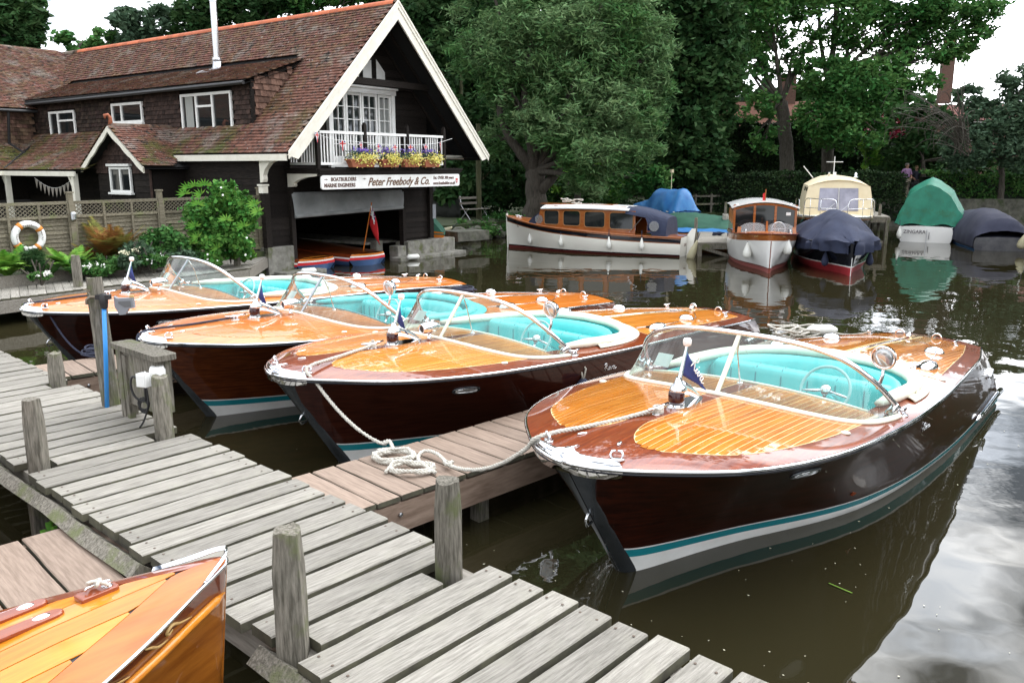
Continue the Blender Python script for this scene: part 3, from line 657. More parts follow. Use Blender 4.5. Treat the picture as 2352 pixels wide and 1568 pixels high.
    g = MB(); g.lathe([(.052, 0), (.056, .02), (.056, .075), (.05, .085)], (1.225, 0, z0 + .035), 16); g.build('red_lens', m_redlens, nlo, True)
    g = MB(); g.lathe([(.014, 0), (.026, .008), (.03, .02), (.03, .045), (.022, .056)], (1.338, 0, z0 + .415), 10, Matrix.Diagonal((1, 1, 1))); g.build('staff_cap', m_plastic, nlo, 50)
    fl = o.get('flag', 'out')
    G = []
    for i in range(9):
        u = i / 8; row = []
        for j in range(7):
            v = j / 6; hx = 1.325 - .045 * v; hz = z0 + .395 - .17 * v
            if fl == 'out': tx, tz = 1.60, z0 + .05; x = hx + (tx - hx) * u; z = hz + (tz - hz) * u; y = .018 * math.sin(u * 9) * u - .03 * u
            else: tx, tz = 1.385, z0 + .08; x = hx + (tx - hx) * u; z = hz + (tz - hz) * u; y = .022 * math.sin(v * 7 + u * 4) * u ** .5 - .05 * u * (v - .5)
            row.append((x, y, z))
        G.append(row)
    g = MB(); g.sheet(G, .0015); fo = g.build('pennant', m_navyflag, nlo, True)
    if fl == 'out':
        d = Vector((.27, -.03, -.30)).normalized(); script_badge(nlo, (1.345, -.028, z0 + .285), d, Vector((.30, 0, .27)).normalized() * .9, .105, m_white, 'pennant_script', .0045)
        script_badge(nlo, (1.50, .0, z0 + .275) , d, Vector((.30, 0, .27)).normalized() * .01, .001, m_white, 'pennant_stitch', .001)
    if o.get('horn', True):
        x, z = 1.66, H.dz(1.66, 0); g = MB(); M = Matrix.Rotation(-math.pi / 2 - .04, 3, 'Y')
        g.lathe([(.015, -.13), (.035, -.11), (.052, -.06), (.058, -.0), (.054, .05), (.047, .095), (.041, .1), (.036, .085)], (x, 0, z + .125), 18, M)
        g.tube([(x, 0, z + .09), (x, 0, z + .03), (x, 0, z)], [.016, .018, .034], 12)
        g.tube([(x - .01 + .062 * 0, .061 * math.cos(a), z + .125 + .061 * math.sin(a)) for a in [2 * math.pi * k / 16 for k in range(16)]], .004, 5, closed=True)
        ho = g.build('horn', m_chrome, t, True); g = MB(); g.lathe([(.034, .088), (.01, .09)], (x, 0, z + .125), 14, M); g.build('horn_mouth', m_black, ho)
    # windscreen
    TOP = [(2.10, 0, 1.37), (2.10, .30, 1.365), (2.11, .58, 1.335), (2.17, .80, 1.255), (2.28, .95, 1.12), (2.42, 1.03, .975), (2.52, 1.055, .885)]
    BOT = [(1.80, 0, 0), (1.81, .35, 0), (1.86, .65, 0), (1.96, .88, 0), (2.12, 1.0, 0), (2.32, 1.05, 0), (2.50, 1.062, 0)]
    BOT = [(x, y, H.dz(x, y) + .018) for x, y, z in BOT]
    T_, B_ = spline(TOP, 5), spline(BOT, 5)
    for sd in (1, -1):
        f = lambda p: Vector((p[0], p[1] * sd, p[2]))
        G = [[f(b.lerp(a, k / 4) + Vector((.012 * math.sin(math.pi * k / 4), 0, 0))) for k in range(5)] for a, b in zip(T_, B_)]
        if sd < 0: G = [r[::-1] for r in G]
        g = MB(); g.sheet(G); g.build('glass_pane', m_glass, t, True)
    g = MB(); g.tube([Vector((p.x, -p.y, p.z)) for p in T_[::-1]] + T_[1:], .021, 8, flat=1.0)
    for sd in (1, -1): g.tube([(2.50, sd * 1.055, .90), (2.47, sd * 1.045, .93), (2.40, sd * 1.02, H.dz(2.4, 1.02) + .01)], [.024, .03, .03], 8); g.tube([(2.11, 0, 1.33), (2.42, sd * .12 * 0, 1.0 + .0)], .001, 4)
    fr = g.build('windscreen_frame', m_chrome, t, True)
    g = MB(); g.beam((1.795, 0, H.dz(1.8, 0) + .01), (2.10, 0, 1.362), .034, .016, (1, 0, 0)); g.tube([(2.085, -1e-3 + .0, 1.352), (2.085, 0, 1.35)], .002, 4)
    g.build('centre_post', m_steel if o.get('fr') else m_cream, fr)
    g = MB(); g.tube([Vector((p.x, -p.y, p.z)) + Vector((-.012, 0, -.012)) for p in B_[::-1]] + [p + Vector((-.012, 0, -.012)) for p in B_[1:]], .034, 8, flat=.55); g.build('windscreen_base', m_cream, fr, True)
    g = MB(); g.tube([(2.1, .0, 1.34), (2.20, .06, 1.2), (2.27, .06, H.dz(2.27, .06) + .01)], .007, 6); g.lathe([(.03, 0), (.02, .01)], (2.27, .06, H.dz(2.27, .06)), 10); g.build('mirror_stay', m_chrome, fr, True)
    g = MB(); g.add([(2.08, -.60 * o.get('pap', -1) - .05, 1.12), (2.08, -.60 * o.get('pap', -1) + .09, 1.12), (2.0, -.6 * o.get('pap', -1) + .09, 1.03), (2.0, -.6 * o.get('pap', -1) - .05, 1.03)], [(0, 1, 2, 3)]); g.build('licence_disc', m_plastic, fr)
    # cockpit
    cp = MB(); pts = [(2.36, .0), (2.36, .5), (2.36, .87), (2.8, .87), (3.2, .87)] + [(3.2 + .78 * s_, .87 * (1 - s_ ** 2.6) ** (1 / 2.6)) for s_ in (.2, .4, .58, .72, .84, .92, .97, 1.0)]
    ring = [(x, y) for x, y in pts] + [(x, -y) for x, y in pts[::-1][1:-1]]
    n = len(ring); V = [(x, y, H.dz(x, y) - .01) for x, y in ring] + [(x, y * .97, .28) for x, y in ring]
    cp.add(V, [(i, (i + 1) % n, n + (i + 1) % n, n + i) for i in range(n)]); cpo = cp.build('cockpit_lining', m_teal, t, 40)
    g = MB(); g.prism([(x, y * .97) for x, y in ring], (.22, .28)); g.build('cockpit_floor', m_mahog, cpo)
    def rb(g, c, d, r=.05):   # soft edged block
        x, y, z = [k / 2 for k in d]; G = []; n_ = 6
        bmx = bmesh.new(); bmesh.ops.create_cube(bmx, size=1)
        for v in bmx.verts: v.co = Vector((v.co.x * d[0], v.co.y * d[1], v.co.z * d[2]))
        bmesh.ops.bevel(bmx, geom=bmx.edges[:], offset=min(r, min(d) * .45), segments=3, profile=.6, affect='EDGES')
        o_ = len(g.v); g.v += [tuple(v.co + Vector(c)) for v in bmx.verts]; bmx.verts.index_update(); g.f += [tuple(v.index + o_ for v in f.verts) for f in bmx.faces]; bmx.free(); return g
    for sy in ((-.43, .43) if o.get('split') else (0,)):
        wd = .76 if o.get('split') else 1.58
        s1 = rb(MB(), (2.97, sy, .55), (.5, wd, .16), .06).build('front_seat', m_teal, t, True)
        rb(MB(), (3.22, sy, .69), (.15, wd, .37), .07).build('backrest', m_teal, s1, True)
        for e_ in [(j + .5) / 6 - .5 for j in range(6)]: MB().tube([(3.142, sy + e_ * wd * .9, .56), (3.142, sy + e_ * wd * .9, .80), (3.17, sy + e_ * wd * .9, .868), (3.25, sy + e_ * wd * .9, .878)], .005, 5).build('seam', m_tealpaint, s1, True)
    s2 = rb(MB(), (3.62, 0, .52), (.5, 1.3, .16), .06).build('rear_seat', m_teal, t, True)
    g = MB(); Pp = [Vector((3.2 + .70 * math.sin(a), .80 * math.cos(a) , .70)) for a in [math.pi * k / 14 for k in range(15)]]
    g.tube(Pp, [.055] + [.075] * 13 + [.055], 10, flat=2.1); g.build('backrest', m_teal, s2, True)
    cm = P['coam']
    g = MB(); Pp = []
    side = [(2.55, .90), (2.9, .90), (3.2, .90)] + [(3.2 + .80 * s_, .90 * (1 - s_ ** 2.6) ** (1 / 2.6)) for s_ in (.2, .4, .58, .72, .84, .92, .97, 1.0)]
    full = side + [(x, -y) for x, y in side[::-1][1:]]
    g.tube([(x, y, H.dz(x, y) + .028) for x, y in full], [.03] + [.062] * (len(full) - 2) + [.03], 10, flat=.75); g.build('coaming_roll', cm, t, True)
    g = MB()
    for sd in (1, -1):     # padded steps at the after corners and the band aft of the cockpit
        G = []
        for i in range(17):
            a = i / 16 * math.pi / 2; xo, yo = 3.0 + 1.16 * math.sin(a) ** .85, 1.03 * math.cos(a) ** .55; xi, yi = 3.05 + .90 * math.sin(a) ** .9, .93 * math.cos(a) ** .7
            G.append([(xi + (xo - xi) * k / 4, sd * (yi + (yo - yi) * k / 4), H.dz(xi + (xo - xi) * k / 4, yi + (yo - yi) * k / 4) + .006 + .02 * math.sin(math.pi * (k + .6) / 5.2)) for k in range(5)])
        if sd > 0: G = [r[::-1] for r in G]
        g.sheet(G, -.012 if 0 else .012)
    cpad = fixn(g.build('coaming_pad', cm, t, True))
    g = MB()
    for sd in (1, -1):
        for k in range(3): g.tube([(3.12 + .02 * k, sd * (.925 + .03 * k), H.dz(3.2, .95) + .036), (3.62 - .03 * k, sd * (.83 + .03 * k), H.dz(3.6, .86) + .036)], .006, 6)
    g.build('tread_strip', m_cream, cpad, True)
    g = MB(); g.tube([(2.34, y, H.dz(2.34, y) + .006) for y in [-.9 + .15 * k for k in range(13)]], .012, 6); g.build('dash_trim', m_tealpaint if o.get('fr') else m_cream, t, True)
    g = MB(); g.add([(2.35, -.87, .9), (2.35, .87, .9), (2.42, .87, .62), (2.42, -.87, .62)], [(0, 1, 2, 3)])
    for y in (-.3, -.15, .05, .2): g.lathe([(.04, 0), (.04, .012)], (2.385, y, .78), 12, Matrix.Rotation(math.pi / 2, 3, 'Y'))
    g.build('dashboard', m_mahog, t)
    wy = -.46; wc = Vector((2.66, wy, .90)); Mx = Matrix.Rotation(R(-62), 3, 'Y')
    g = MB(); g.tube([wc + Mx @ Vector((.19 * math.cos(a), .19 * math.sin(a), 0)) for a in [2 * math.pi * k / 28 for k in range(28)]], .0115, 8, closed=True)
    wh = g.build('steering_wheel', mat('pale_teal_wheel', (.30, .55, .54), .3), t, True)
    g = MB()
    for a in (R(100), R(-100), R(180)): g.tube([wc + Mx @ Vector((.03 * math.cos(a), .03 * math.sin(a), -.02)), wc + Mx @ Vector((.19 * math.cos(a), .19 * math.sin(a), 0))], [.016, .009], 6)
    g.lathe([(.045, -.03), (.045, .0), (.03, .018)], wc, 14, Mx); g.tube([wc + Mx @ Vector((0, 0, -.02)), wc + Mx @ Vector((0, 0, -.34))], .014, 8); g.build('spokes', m_chrome, wh, True)
    if o.get('lamp', True):
        b = Vector((2.30, -.965, 1.10)); g = MB(); g.tube([b + Vector((0, 0, -.03)), b + Vector((.02, -.02, .07)), b + Vector((.02, -.02, .13))], [.016, .014, .01], 8); c = b + Vector((.01, -.02, .20))
        M = Matrix.Rotation(R(-100), 3, 'Y'); g.lathe([(.012, -.085), (.045, -.07), (.075, -.035), (.084, 0), (.088, .012), (.082, .02), (.074, .012)], c, 20, M)
        so_ = g.build('searchlight', m_chrome, t, True); g = MB(); g.lathe([(.074, .010), (.05, .020), (.01, .026)], c, 20, M); g.build('lens', m_lampglass, so_, True)
    # after deck fittings
    g = MB()
    for sd in (1, -1): g.tube([(4.12, sd * .62, 0), (4.8, sd * .62, 0), (5.5, sd * .5, 0), (5.85, sd * .25, 0), (5.92, 0, 0)], .006, 6)
    g.v = [(x, y, RH.dz(x, y) + .008 + z * .5) for x, y, z in g.v]; g.tube([(4.1, 0, RH.dz(4.1, 0) + .01), (5.92, 0, RH.dz(5.9, 0) + .01)], .009, 6); g.build('hatch_trim', m_chrome, t, True)
    for sd in (1, -1):
        g = MB(); z = H.dz(5.25, .55); g.lathe([(.10, 0), (.095, .025), (.07, .055), (.02, .07)], (5.25, sd * .52, z), 16, Matrix.Diagonal((.75, 1, 1)))
        g.build('shell_vent', m_chrome, t, True)
        g = MB(); z = H.dz(4.4, .72); g.lathe([(.11, 0), (.105, .03), (.08, .06), (.02, .075)], (4.38, sd * .72, z - .004), 16, Matrix.Diagonal((1.3, .7, 1))); vo = g.build('air_vent', m_chrome, t, True)
        g = MB()
        for k in range(4): g.box((4.27 + .05 * k, sd * .655, z + .02), (.035, .01, .035))
        g.build('vent_mouth', m_black, vo)
        g = MB(); cleat(g, 6.25, sd * .46, H.dz(6.25, .46), .12); g.build('stern_cleat', m_chrome, t, True)
        g = MB(); z = H.dz(6.5, .2); g.tube([(6.5 + .0, sd * (.2 + .05 * math.cos(a)), z + .01 + .05 * math.sin(a)) for a in [math.pi * k / 8 for k in range(9)]], .010, 6); g.build('stern_eye', m_chrome, t, True)
        g = MB(); g.lathe([(.03, 0), (.026, .009), (.01, .012)], (4.05, sd * .93, H.dz(4.05, .93)), 12); g.build('deck_button', m_cream, t, True)
    g = MB(); z = H.dz(6.15, 0); g.lathe([(.035, 0), (.03, .04), (.015, .055)], (6.15, 0, z), 12); g.tube([(6.15, 0, z + .05), (6.22, 0, z + .055)], .01, 6); g.build('stern_light', m_chrome, t, True)
    # quarter strake, exhaust tips, oval side vents, script
    g = MB()
    for sd in (1, -1):
        Pp = [H.pt(q, .135 - .02 * (q - .78), sd, .018) for q in [.78 + .22 * k / 10 for k in range(11)]]; Pp[-1] += Vector((.10, 0, .0)); g.tube(Pp, [.006] + [.032] * 10, 8, flat=1)
    g.build('quarter_strake', m_chrome, t, True)
    g = MB(); M = Matrix.Rotation(math.pi / 2, 3, 'X')
    for k in range(3):
        c = H.pt(.925 + .018 * k, .40 - .0 * k, -1, -.02); g.lathe([(.028, -.02), (.034, .02), (.034, .055), (.022, .06)], c, 12, Matrix.Rotation(math.pi / 2, 3, 'X'))
    g.build('exhaust_tip', m_chrome, t, True)
    for sd in (1, -1):
        q, zz = .185, .70; c = H.pt(q, zz, sd); nn = H.nrm(q, zz, sd); ax = (H.pt(q + .01, zz - .003, sd) - H.pt(q - .01, zz + .003, sd)).normalized(); up = nn.cross(ax).normalized()
        def ov(a, b, off): 
            o_ = []
            for k in range(24):
                an = 2 * math.pi * k / 24; x = math.cos(an); y = math.sin(an); o_.append(c + ax * (a * (abs(x) ** .6) * (1 if x > 0 else -1)) + up * (b * y) + nn * off)
            return o_
        g = MB(); g.tube(ov(.125, .045, .006), .010, 6, closed=True); vo = g.build('hull_vent', m_dkmetal, t, True)
        g = MB(); g.tube(ov(.105, .030, .012), .005, 5, closed=True); a_ = ov(.10, .028, .010); g.add(a_, [tuple(range(24))]); g.build('vent_glass', m_lampglass, vo)
        q, zz = .43, .62; c = H.pt(q, zz, sd, .004); ax = (H.pt(q + .01, zz, sd) - H.pt(q - .01, zz, sd)).normalized(); up = (H.pt(q, zz + .05, sd) - H.pt(q, zz - .05, sd)).normalized()
        if sd < 0: script_badge(t, c, ax, up, .085, m_chrome, 'script_badge', .0045)
    g = MB(); c = H.pt(0, .48, 1); g.tube([c + Vector((0, 0, -.03)), c + Vector((-.05, 0, -.045)), c + Vector((-.07, 0, -.01)), c + Vector((-.045, 0, .03)), c + Vector((.0, 0, .04))], .009, 8); g.build('towing_eye', m_chrome, t, True)
    return t
pal = dict(hull=m_hull, deck=m_mahog, plank=m_gold, seam=m_caulk, gap=.0062, coam=m_cream)
pal4 = dict(pal, plank=m_gold4); palo = dict(pal, deck=m_orange, plank=m_orange, seam=m_caulk2, gap=.003, hull=m_hull2); palo1 = dict(palo, hull=m_hull)
m_pinkplank = mat('pinkish_deck_plank', (.48, .15, .04), .3, coat=.7, col2=(.60, .23, .08), scale=8, stretch=(.3, 6, 6), rand=.08)
palo1['plank'] = m_pinkplank; palo1['gap'] = .0055; palo1['seam'] = m_caulk
m_hull3 = mat('wine_mahogany_topside', (.022, .004, .0025), .3, coat=.6, col2=(.045, .011, .006), scale=8, stretch=(.3, 1, 6))
RB = {}
def RV(k, p):       # point in a runabout's own frame to the world
    x, y, a = RPOSE[k]; return Vector((x, y, 0)) + Matrix.Rotation(a, 3, 'Z') @ Vector(p)
RPOSE = {4: (.30, 4.57, R(47.5)), 3: (-1.98, 6.64, R(44.5)), 2: (-3.68, 8.04, R(44.7)), 1: (-5.87, 9.78, R(46.5))}
RB[4] = make_runabout('nearest runabout with amber striped deck and a scripted blue pennant, at the right', (*RPOSE[4][:2], 0), RPOSE[4][2], dict(pal=pal4, flag='out', horn=False))
RB[3] = make_runabout('second nearest runabout with golden striped panels on a red mahogany deck and a navy fender', (*RPOSE[3][:2], 0), RPOSE[3][2], dict(pal=dict(pal, hull=m_hull3), flag='limp'))
RB[2] = make_runabout('honey coloured runabout with all turquoise coaming between the tap post and the rope coils', (*RPOSE[2][:2], 0), RPOSE[2][2], dict(pal=dict(palo, coam=m_teal), flag='limp', split=True, fr=1))
RB[1] = make_runabout('farthest runabout with pinkish striped orange deck beside the bank walkway', (*RPOSE[1][:2], 0), RPOSE[1][2], dict(pal=palo1, flag='limp', split=True, lamp=False, fr=1))
# ================================================================ BOATHOUSE (own frame: x along the river gable, y back from it)
BH = thing('boathouse', 'black boarded boathouse with a tiled roof, white bargeboards and a balcony over its boat dock', 'boathouse', BP, R(54))
EX0, EX1, RX, EZ, RZ, FY, BY = -.5, 6.92, 3.21, 2.9, 6.67, -1.2, 19.0
KL = (RZ - EZ) / (RX - EX0); camL = Matrix.Rotation(-R(54), 3, 'Z') @ (Vector((0, 0, CAMZ)) - BP)
def pan(ax, a0, a1, b0, b1, c, th=.06):      # slab perpendicular to x or y: for walls
    g = MB()
    if ax == 'x': g.box((c, (a0 + a1) / 2, (b0 + b1) / 2), (th, a1 - a0, b1 - b0))
    else: g.box(((a0 + a1) / 2, c, (b0 + b1) / 2), (a1 - a0, th, b1 - b0))
    return g
WALL = MB()
for g in (pan('x', .06, 17, -.6, 2.95, -.27), pan('x', .92, 12, 3.4, 4.7, .22), pan('x', 0.06, 12, -.6, 3, 5.55), pan('y', -.24, .43, .3, 3.0, .05, .08), pan('y', 4.5, 5.6, .3, 3.0, .05, .08), pan('y', .43, 4.5, 1.95, 3.0, .05, .08), pan('y', -.3, 5.6, -.6, 3, 9, .1)): WALL.add(g.v, g.f)
WALL.prism([(-.28, 3.0), (5.6, 3.0), (5.6, 3.95), (RX, 6.5), (.2, 3.55)], .08, Matrix(((1, 0, 0), (0, 0, 1), (0, 1, 0))), (0, .02, 0))
WALL.build('wall', m_board, BH)
MYX = Matrix(((1, 0, 0), (0, 0, 1), (0, 1, 0)))
# weatherboards, one by one
def boards(ax, c, a0, a1, z0, z1, pitch=.15, skip=lambda a, z: False, mt=None, dr=-1, th=.02):
    z = z0
    while z < z1 - .02:
        h = min(pitch + .02, z1 - z)
        lo, hi = (a0(z) if callable(a0) else a0), (a1(z) if callable(a1) else a1)
        for s0, s1 in skip(lo, hi, z) if skip.__code__.co_argcount == 3 else ((lo, hi),):
            if s1 - s0 < .05: continue
            t0, t1 = .028, .008
            if ax == 'x': V = [(c + dr * (t0 if k in (0, 1) else t1), s, z + (0 if k in (0, 1) else h)) for k, s in ((0, s0), (1, s1), (2, s1), (3, s0))] + [(c, s, zz) for s, zz in ((s0, z), (s1, z), (s1, z + h), (s0, z + h))]
            else: V = [(s, c + dr * (t0 if k in (0, 1) else t1), z + (0 if k in (0, 1) else h)) for k, s in ((0, s0), (1, s1), (2, s1), (3, s0))] + [(s, c, zz) for s, zz in ((s0, z), (s1, z), (s1, z + h), (s0, z + h))]
            g = MB(); g.add(V, [(0, 1, 2, 3), (4, 7, 6, 5), (0, 4, 5, 1), (1, 5, 6, 2), (2, 6, 7, 3), (3, 7, 4, 0)]); fixn(g.build('weatherboard', mt or m_board, BH))
        z += pitch
def allr(lo, hi, z): return ((lo, hi),)
boards('x', -.30, 0, 11.9, .45, 2.75, .155, allr)
boards('y', .01, -.30, .42, .62, 2.0, .15, allr); boards('y', .01, 4.52, 5.6, .55, 2.2, .15, allr)
DW = (1.8, 4.2, 2.57, 4.57)
boards('y', .02, lambda z: max(-.28, EX0 + (z - EZ) / KL + .25), lambda z: min(5.6, EX1 - (z - EZ) / KL - .25), 2.62, 6.2, .17, lambda lo, hi, z: ((lo, 1.72), (4.28, hi)) if z < 4.6 else ((lo, hi),))
# corner posts, columns and their moulded corbels
g = MB(); g.box((.47, -.03, 1.1), (.12, .16, 2.1)); g.build('door_jamb', m_board, BH)
g = MB(); g.box((4.45, -.03, 1.1), (.12, .16, 2.1)); g.build('door_jamb', m_board, BH)
g = MB(); g.box((-.30, -.05, 1.55), (.16, .14, 2.1)); g.build('corner_post', m_board, BH)
g = MB(); g.box((5.62, -.05, 1.55), (.16, .14, 2.1)); g.build('corner_post', m_board, BH)
def corbel(x, y0, z0, sx, sy, sz, d=(0, -1), m=m_whitebarge, w=.12, name='corbel'):
    P = [(0, 0), (.18, .02), (.22, .12), (.2, .28), (.32, .50), (.62, .74), (.92, .82), (1, .86), (1, 1), (0, 1)]
    g = MB(); V = []
    for s in (-w / 2, w / 2):
        for p, q in P:
            if d[1]: V.append((x + s, y0 + d[1] * p * sy, z0 + q * sz))
            else: V.append((x + d[0] * p * sx, y0 + s, z0 + q * sz))
    n = len(P); g.add(V, [tuple(range(n)), tuple(range(2 * n - 1, n - 1, -1))] + [(i, i + n, (i + 1) % n + n, (i + 1) % n) for i in range(n)]); return fixn(g.build(name, m, BH))
corbel(-.36, -.05, 2.22, 0, .62, .62); corbel(5.62, -.05, 2.3, .7, 0, .62, (1, 0)); corbel(.44, -.05, 2.1, 0, 1.1, .32, w=.1); corbel(5.5, -.05, 2.1, 0, 1.1, .32, w=.1)
g = MB(); g.box((-.36, -.07, 2.16), (.2, .2, .04)); g.box((-.36, -.07, 2.05), (.15, .16, .16)); g.build('corbel_foot', m_whitebarge, BH)
g = MB(); g.box((6.25, -.3, 2.86), (1.3, .1, .12)); g.box((6.25, .6, 2.86), (1.3, .1, .12)); g.build('eave_beam', m_whitebarge, BH)
# plinth blocks and ledges
for c, d in (((.02, .02, .12), (.8, .3, 1.1)), ((.35, -.42, -.1), (1.25, .5, .36)), ((5.45, -.02, .0), (2.1, .5, .95)), ((4.2, -.05, .1), (.35, .35, .55)), ((5.15, -.42, -.05), (2.9, .42, .28))):
    g = MB(); g.box(c, d); o_ = g.build('concrete_block', m_concrete, BH); b = o_.modifiers.new('b', 'BEVEL'); b.width = .02; b.segments = 2
# main roof sheets
def zl(x): return EZ + (x - EX0) * KL
g = MB(); g.add([(EX0, FY, zl(EX0) - .03), (EX0, BY, zl(EX0) - .03), (RX, BY, RZ - .03), (RX, FY, RZ - .03), (EX1, FY, EZ - .03), (EX1, BY, EZ - .03)], [(0, 3, 2, 1), (3, 4, 5, 2)])
V = [(x, y, z - .10) for x, y, z in g.v]; g.add(V, [(1, 2, 3, 0), (2, 5, 4, 3)]); g.add([(EX0, FY, EZ - .03), (EX0, BY, EZ - .03), (EX0, BY, EZ - .13), (EX0, FY, EZ - .13)], [(0, 1, 2, 3)])
roof = g.build('roof', m_dark, BH)
for k in range(9):       # rafters under the right hand overhang
    y = -1.0 + .5 * k; g = MB(); g.beam((RX + .1, y, RZ - .24), (EX1 - .1, y, EZ - .12 + .05), .06, .10); g.build('rafter', m_board, roof)
NEAR = []; FAR = MB(); TM = {}
def tile_plane(o, ux, uy, nu, w=.162, gz=.105, th=.022, keep=None, near=None, far=None, lift=.0, length=.17, jit=.006, run=None):
    # o origin at the eave, ux along the eave, uy up the slope (unit), nu normal; run=(len, height)
    nx_, ny_ = int(run[0] / w), int(run[1] / gz)
    for j in range(ny_ + 1):
        for i in range(nx_ + 1):
            c = o + ux * (w * (i + .5 * (j % 2))) + uy * (gz * j)
            if keep and not keep(c): continue
            near.append(((c - camL).length, c, ux, uy, nu, w, th, length, j))
def tile_verts(c, ux, uy, nu, w, th, ln):
    tl = rnd.uniform(.010, .022); sk = rnd.uniform(-.003, .003); a = w / 2 - .002
    P = []
    for s in (-a, a):
        P += [c + ux * s + nu * (tl + th) + uy * sk, c + ux * s + uy * (ln) + nu * (.006), c + ux * s + nu * (tl)]
    P.insert(3, c + nu * (tl + th + .003) + uy * (sk - .003)); P.insert(4, c + uy * ln + nu * .007)
    return P, [(0, 1, 4, 3), (3, 4, 6, 5), (0, 3, 5, 7, 2), (0, 2, 1), (5, 6, 7)]
def emit(lst, parent, name, m, limit=300, farname='tile_field', per=0):
    lst.sort(key=lambda t: t[0]); F_ = MB()
    for k, (d, c, ux, uy, nu, w, th, ln, j) in enumerate(lst):
        P, Fc = tile_verts(c, ux, uy, nu, w, th, ln)
        if k < limit:
            g = MB(); g.add([p - c for p in P], Fc); o_ = g.build(name, m, parent); o_.location = c
        else: F_.add(P, Fc)
    if F_.v: F_.build(farname, m, parent, kind='stuff')
UY = Vector((math.cos(math.atan(KL)), 0, math.sin(math.atan(KL)))); NU = Vector((-UY.z, 0, UY.x)); YY = Vector((0, 1, 0))
tl_ = []
DX0, DY0, DY1 = .17, .88, 12.4
slope_len = (RX - EX0) / UY.x
def keep_main(c):
    if c.y > 17.5: return False
    if c.y > DY0 + .05 and c.y < 13 and c.x > DX0 - .10 and c.x < 1.93 - (max(0, 1.2 - c.y) * 1.0): 
        t = (c.x - DX0) / 1.78
        return c.y < DY0 + .02
    return True
tile_plane(Vector((EX0 - .03, FY + .06, EZ + .0)), YY, UY, NU, run=(BY - FY - .2, slope_len), keep=keep_main, near=tl_)
KD = (5.33 - 4.66) / (1.95 - .02); UD = Vector((1, 0, KD)).normalized(); ND = Vector((-UD.z, 0, UD.x))
tile_plane(Vector((-.02, DY0 - .06, 4.66)), YY, UD, ND, run=(12.2, 2.05), near=tl_, keep=lambda c: c.y < 12.9)
KW = .60; UW = Vector((0, 1, KW)).normalized(); NW = Vector((0, -UW.z, UW.y)); WY0 = 11.75
tile_plane(Vector((-10, WY0, 4.38)), Vector((1, 0, 0)), UW, NW, run=(13.0, 4.5), near=tl_, keep=lambda c: c.z > zl(c.x) - .05 or c.x < .2)
UR = Vector((-UY.x, 0, UY.z)); 
emit(tl_, roof, 'roof_tile', m_tile)
rt = MB()
for j in range(int(slope_len / .098)):      # the river edge of the far slope, seen edge on
    for i in range(2): 
        c = Vector((EX1 + .03 - .098 * j * UY.x, FY + .05 + .162 * i, EZ + .098 * j * UY.z)); P, Fc = tile_verts(c, YY, UR, Vector((UY.z, 0, UY.x)), .162, .014, .17); rt.add(P, Fc)
rt.build('edge_tiles', m_tile, roof, kind='stuff')
for k in range(60):      # ridge tiles
    y = FY + .02 + .335 * k
    if y > BY - .5: break
    g = MB(); G = [[(RX + .12 * math.cos(a) * (1.0 + .03 * (i == 1)), y + .33 * i, RZ - .05 + .11 * math.sin(a)) for a in [math.pi * q / 8 for q in range(9)]] for i in range(2)]
    g.sheet(G, .015); fixn(g.build('ridge_tile', m_ridge if y < 14.5 else m_tile, roof, 40))
for k in range(36):
    x = RX - .25 - .335 * k
    g = MB(); G = [[(x - .33 * i, 15.75 + .12 * math.cos(a), RZ - .02 + .11 * math.sin(a)) for a in [math.pi * q / 8 for q in range(9)]] for i in range(2)]
    g.sheet(G, .015); fixn(g.build('ridge_tile', m_tile, roof, 40))
g = MB(); g.add([(-10, WY0, 4.33), (2.0, WY0, 4.33), (RX, 15.7, 6.66), (-10, 15.7, 6.66), (RX, 19.4, 4.33), (-10, 19.4, 4.33)], [(0, 1, 2, 3), (3, 2, 4, 5)]); g.build('wing_roof', m_dark, BH)
g = MB(); g.add([(-.06, DY0 - .08, 4.63), (-.06, 13, 4.63), (1.95, 13, 5.30), (1.95, DY0 - .08, 5.30)], [(0, 1, 2, 3)]); V = [(x, y, z - .08) for x, y, z in g.v]; g.add(V, [(3, 2, 1, 0)]); g.add([(-.06, DY0 - .08, 4.63), (-.06, 13, 4.63), (-.06, 13, 4.55), (-.06, DY0 - .08, 4.55)], [(0, 1, 2, 3)]); g.build('dormer_roof', m_dark, BH)
# valley lead
g = MB(); g.tube([(.25, 11.8, 4.47), (1.95, 13.3, 5.36), (RX - .05, 15.6, 6.62)], .025, 6, flat=.5); g.build('valley_lead', m_steel, BH)
# gutters
g = MB(); g.tube([(-.10, DY0 - .1, 4.58), (-.10, 12.2, 4.52)], .045, 8); g.build('gutter', m_black, BH)
g = MB(); g.tube([(.1, WY0 - .1, 4.30), (-9, WY0 - .1, 4.30)], .045, 8); g.build('gutter', m_black, BH)
g = MB(); g.tube([(-.75, WY0 - .05, 4.28), (-.75, 11.9, 3.3), (-.6, 11.0, 2.9), (-.62, 10.4, 2.55)], .045, 8); g.build('downpipe', m_black, BH)
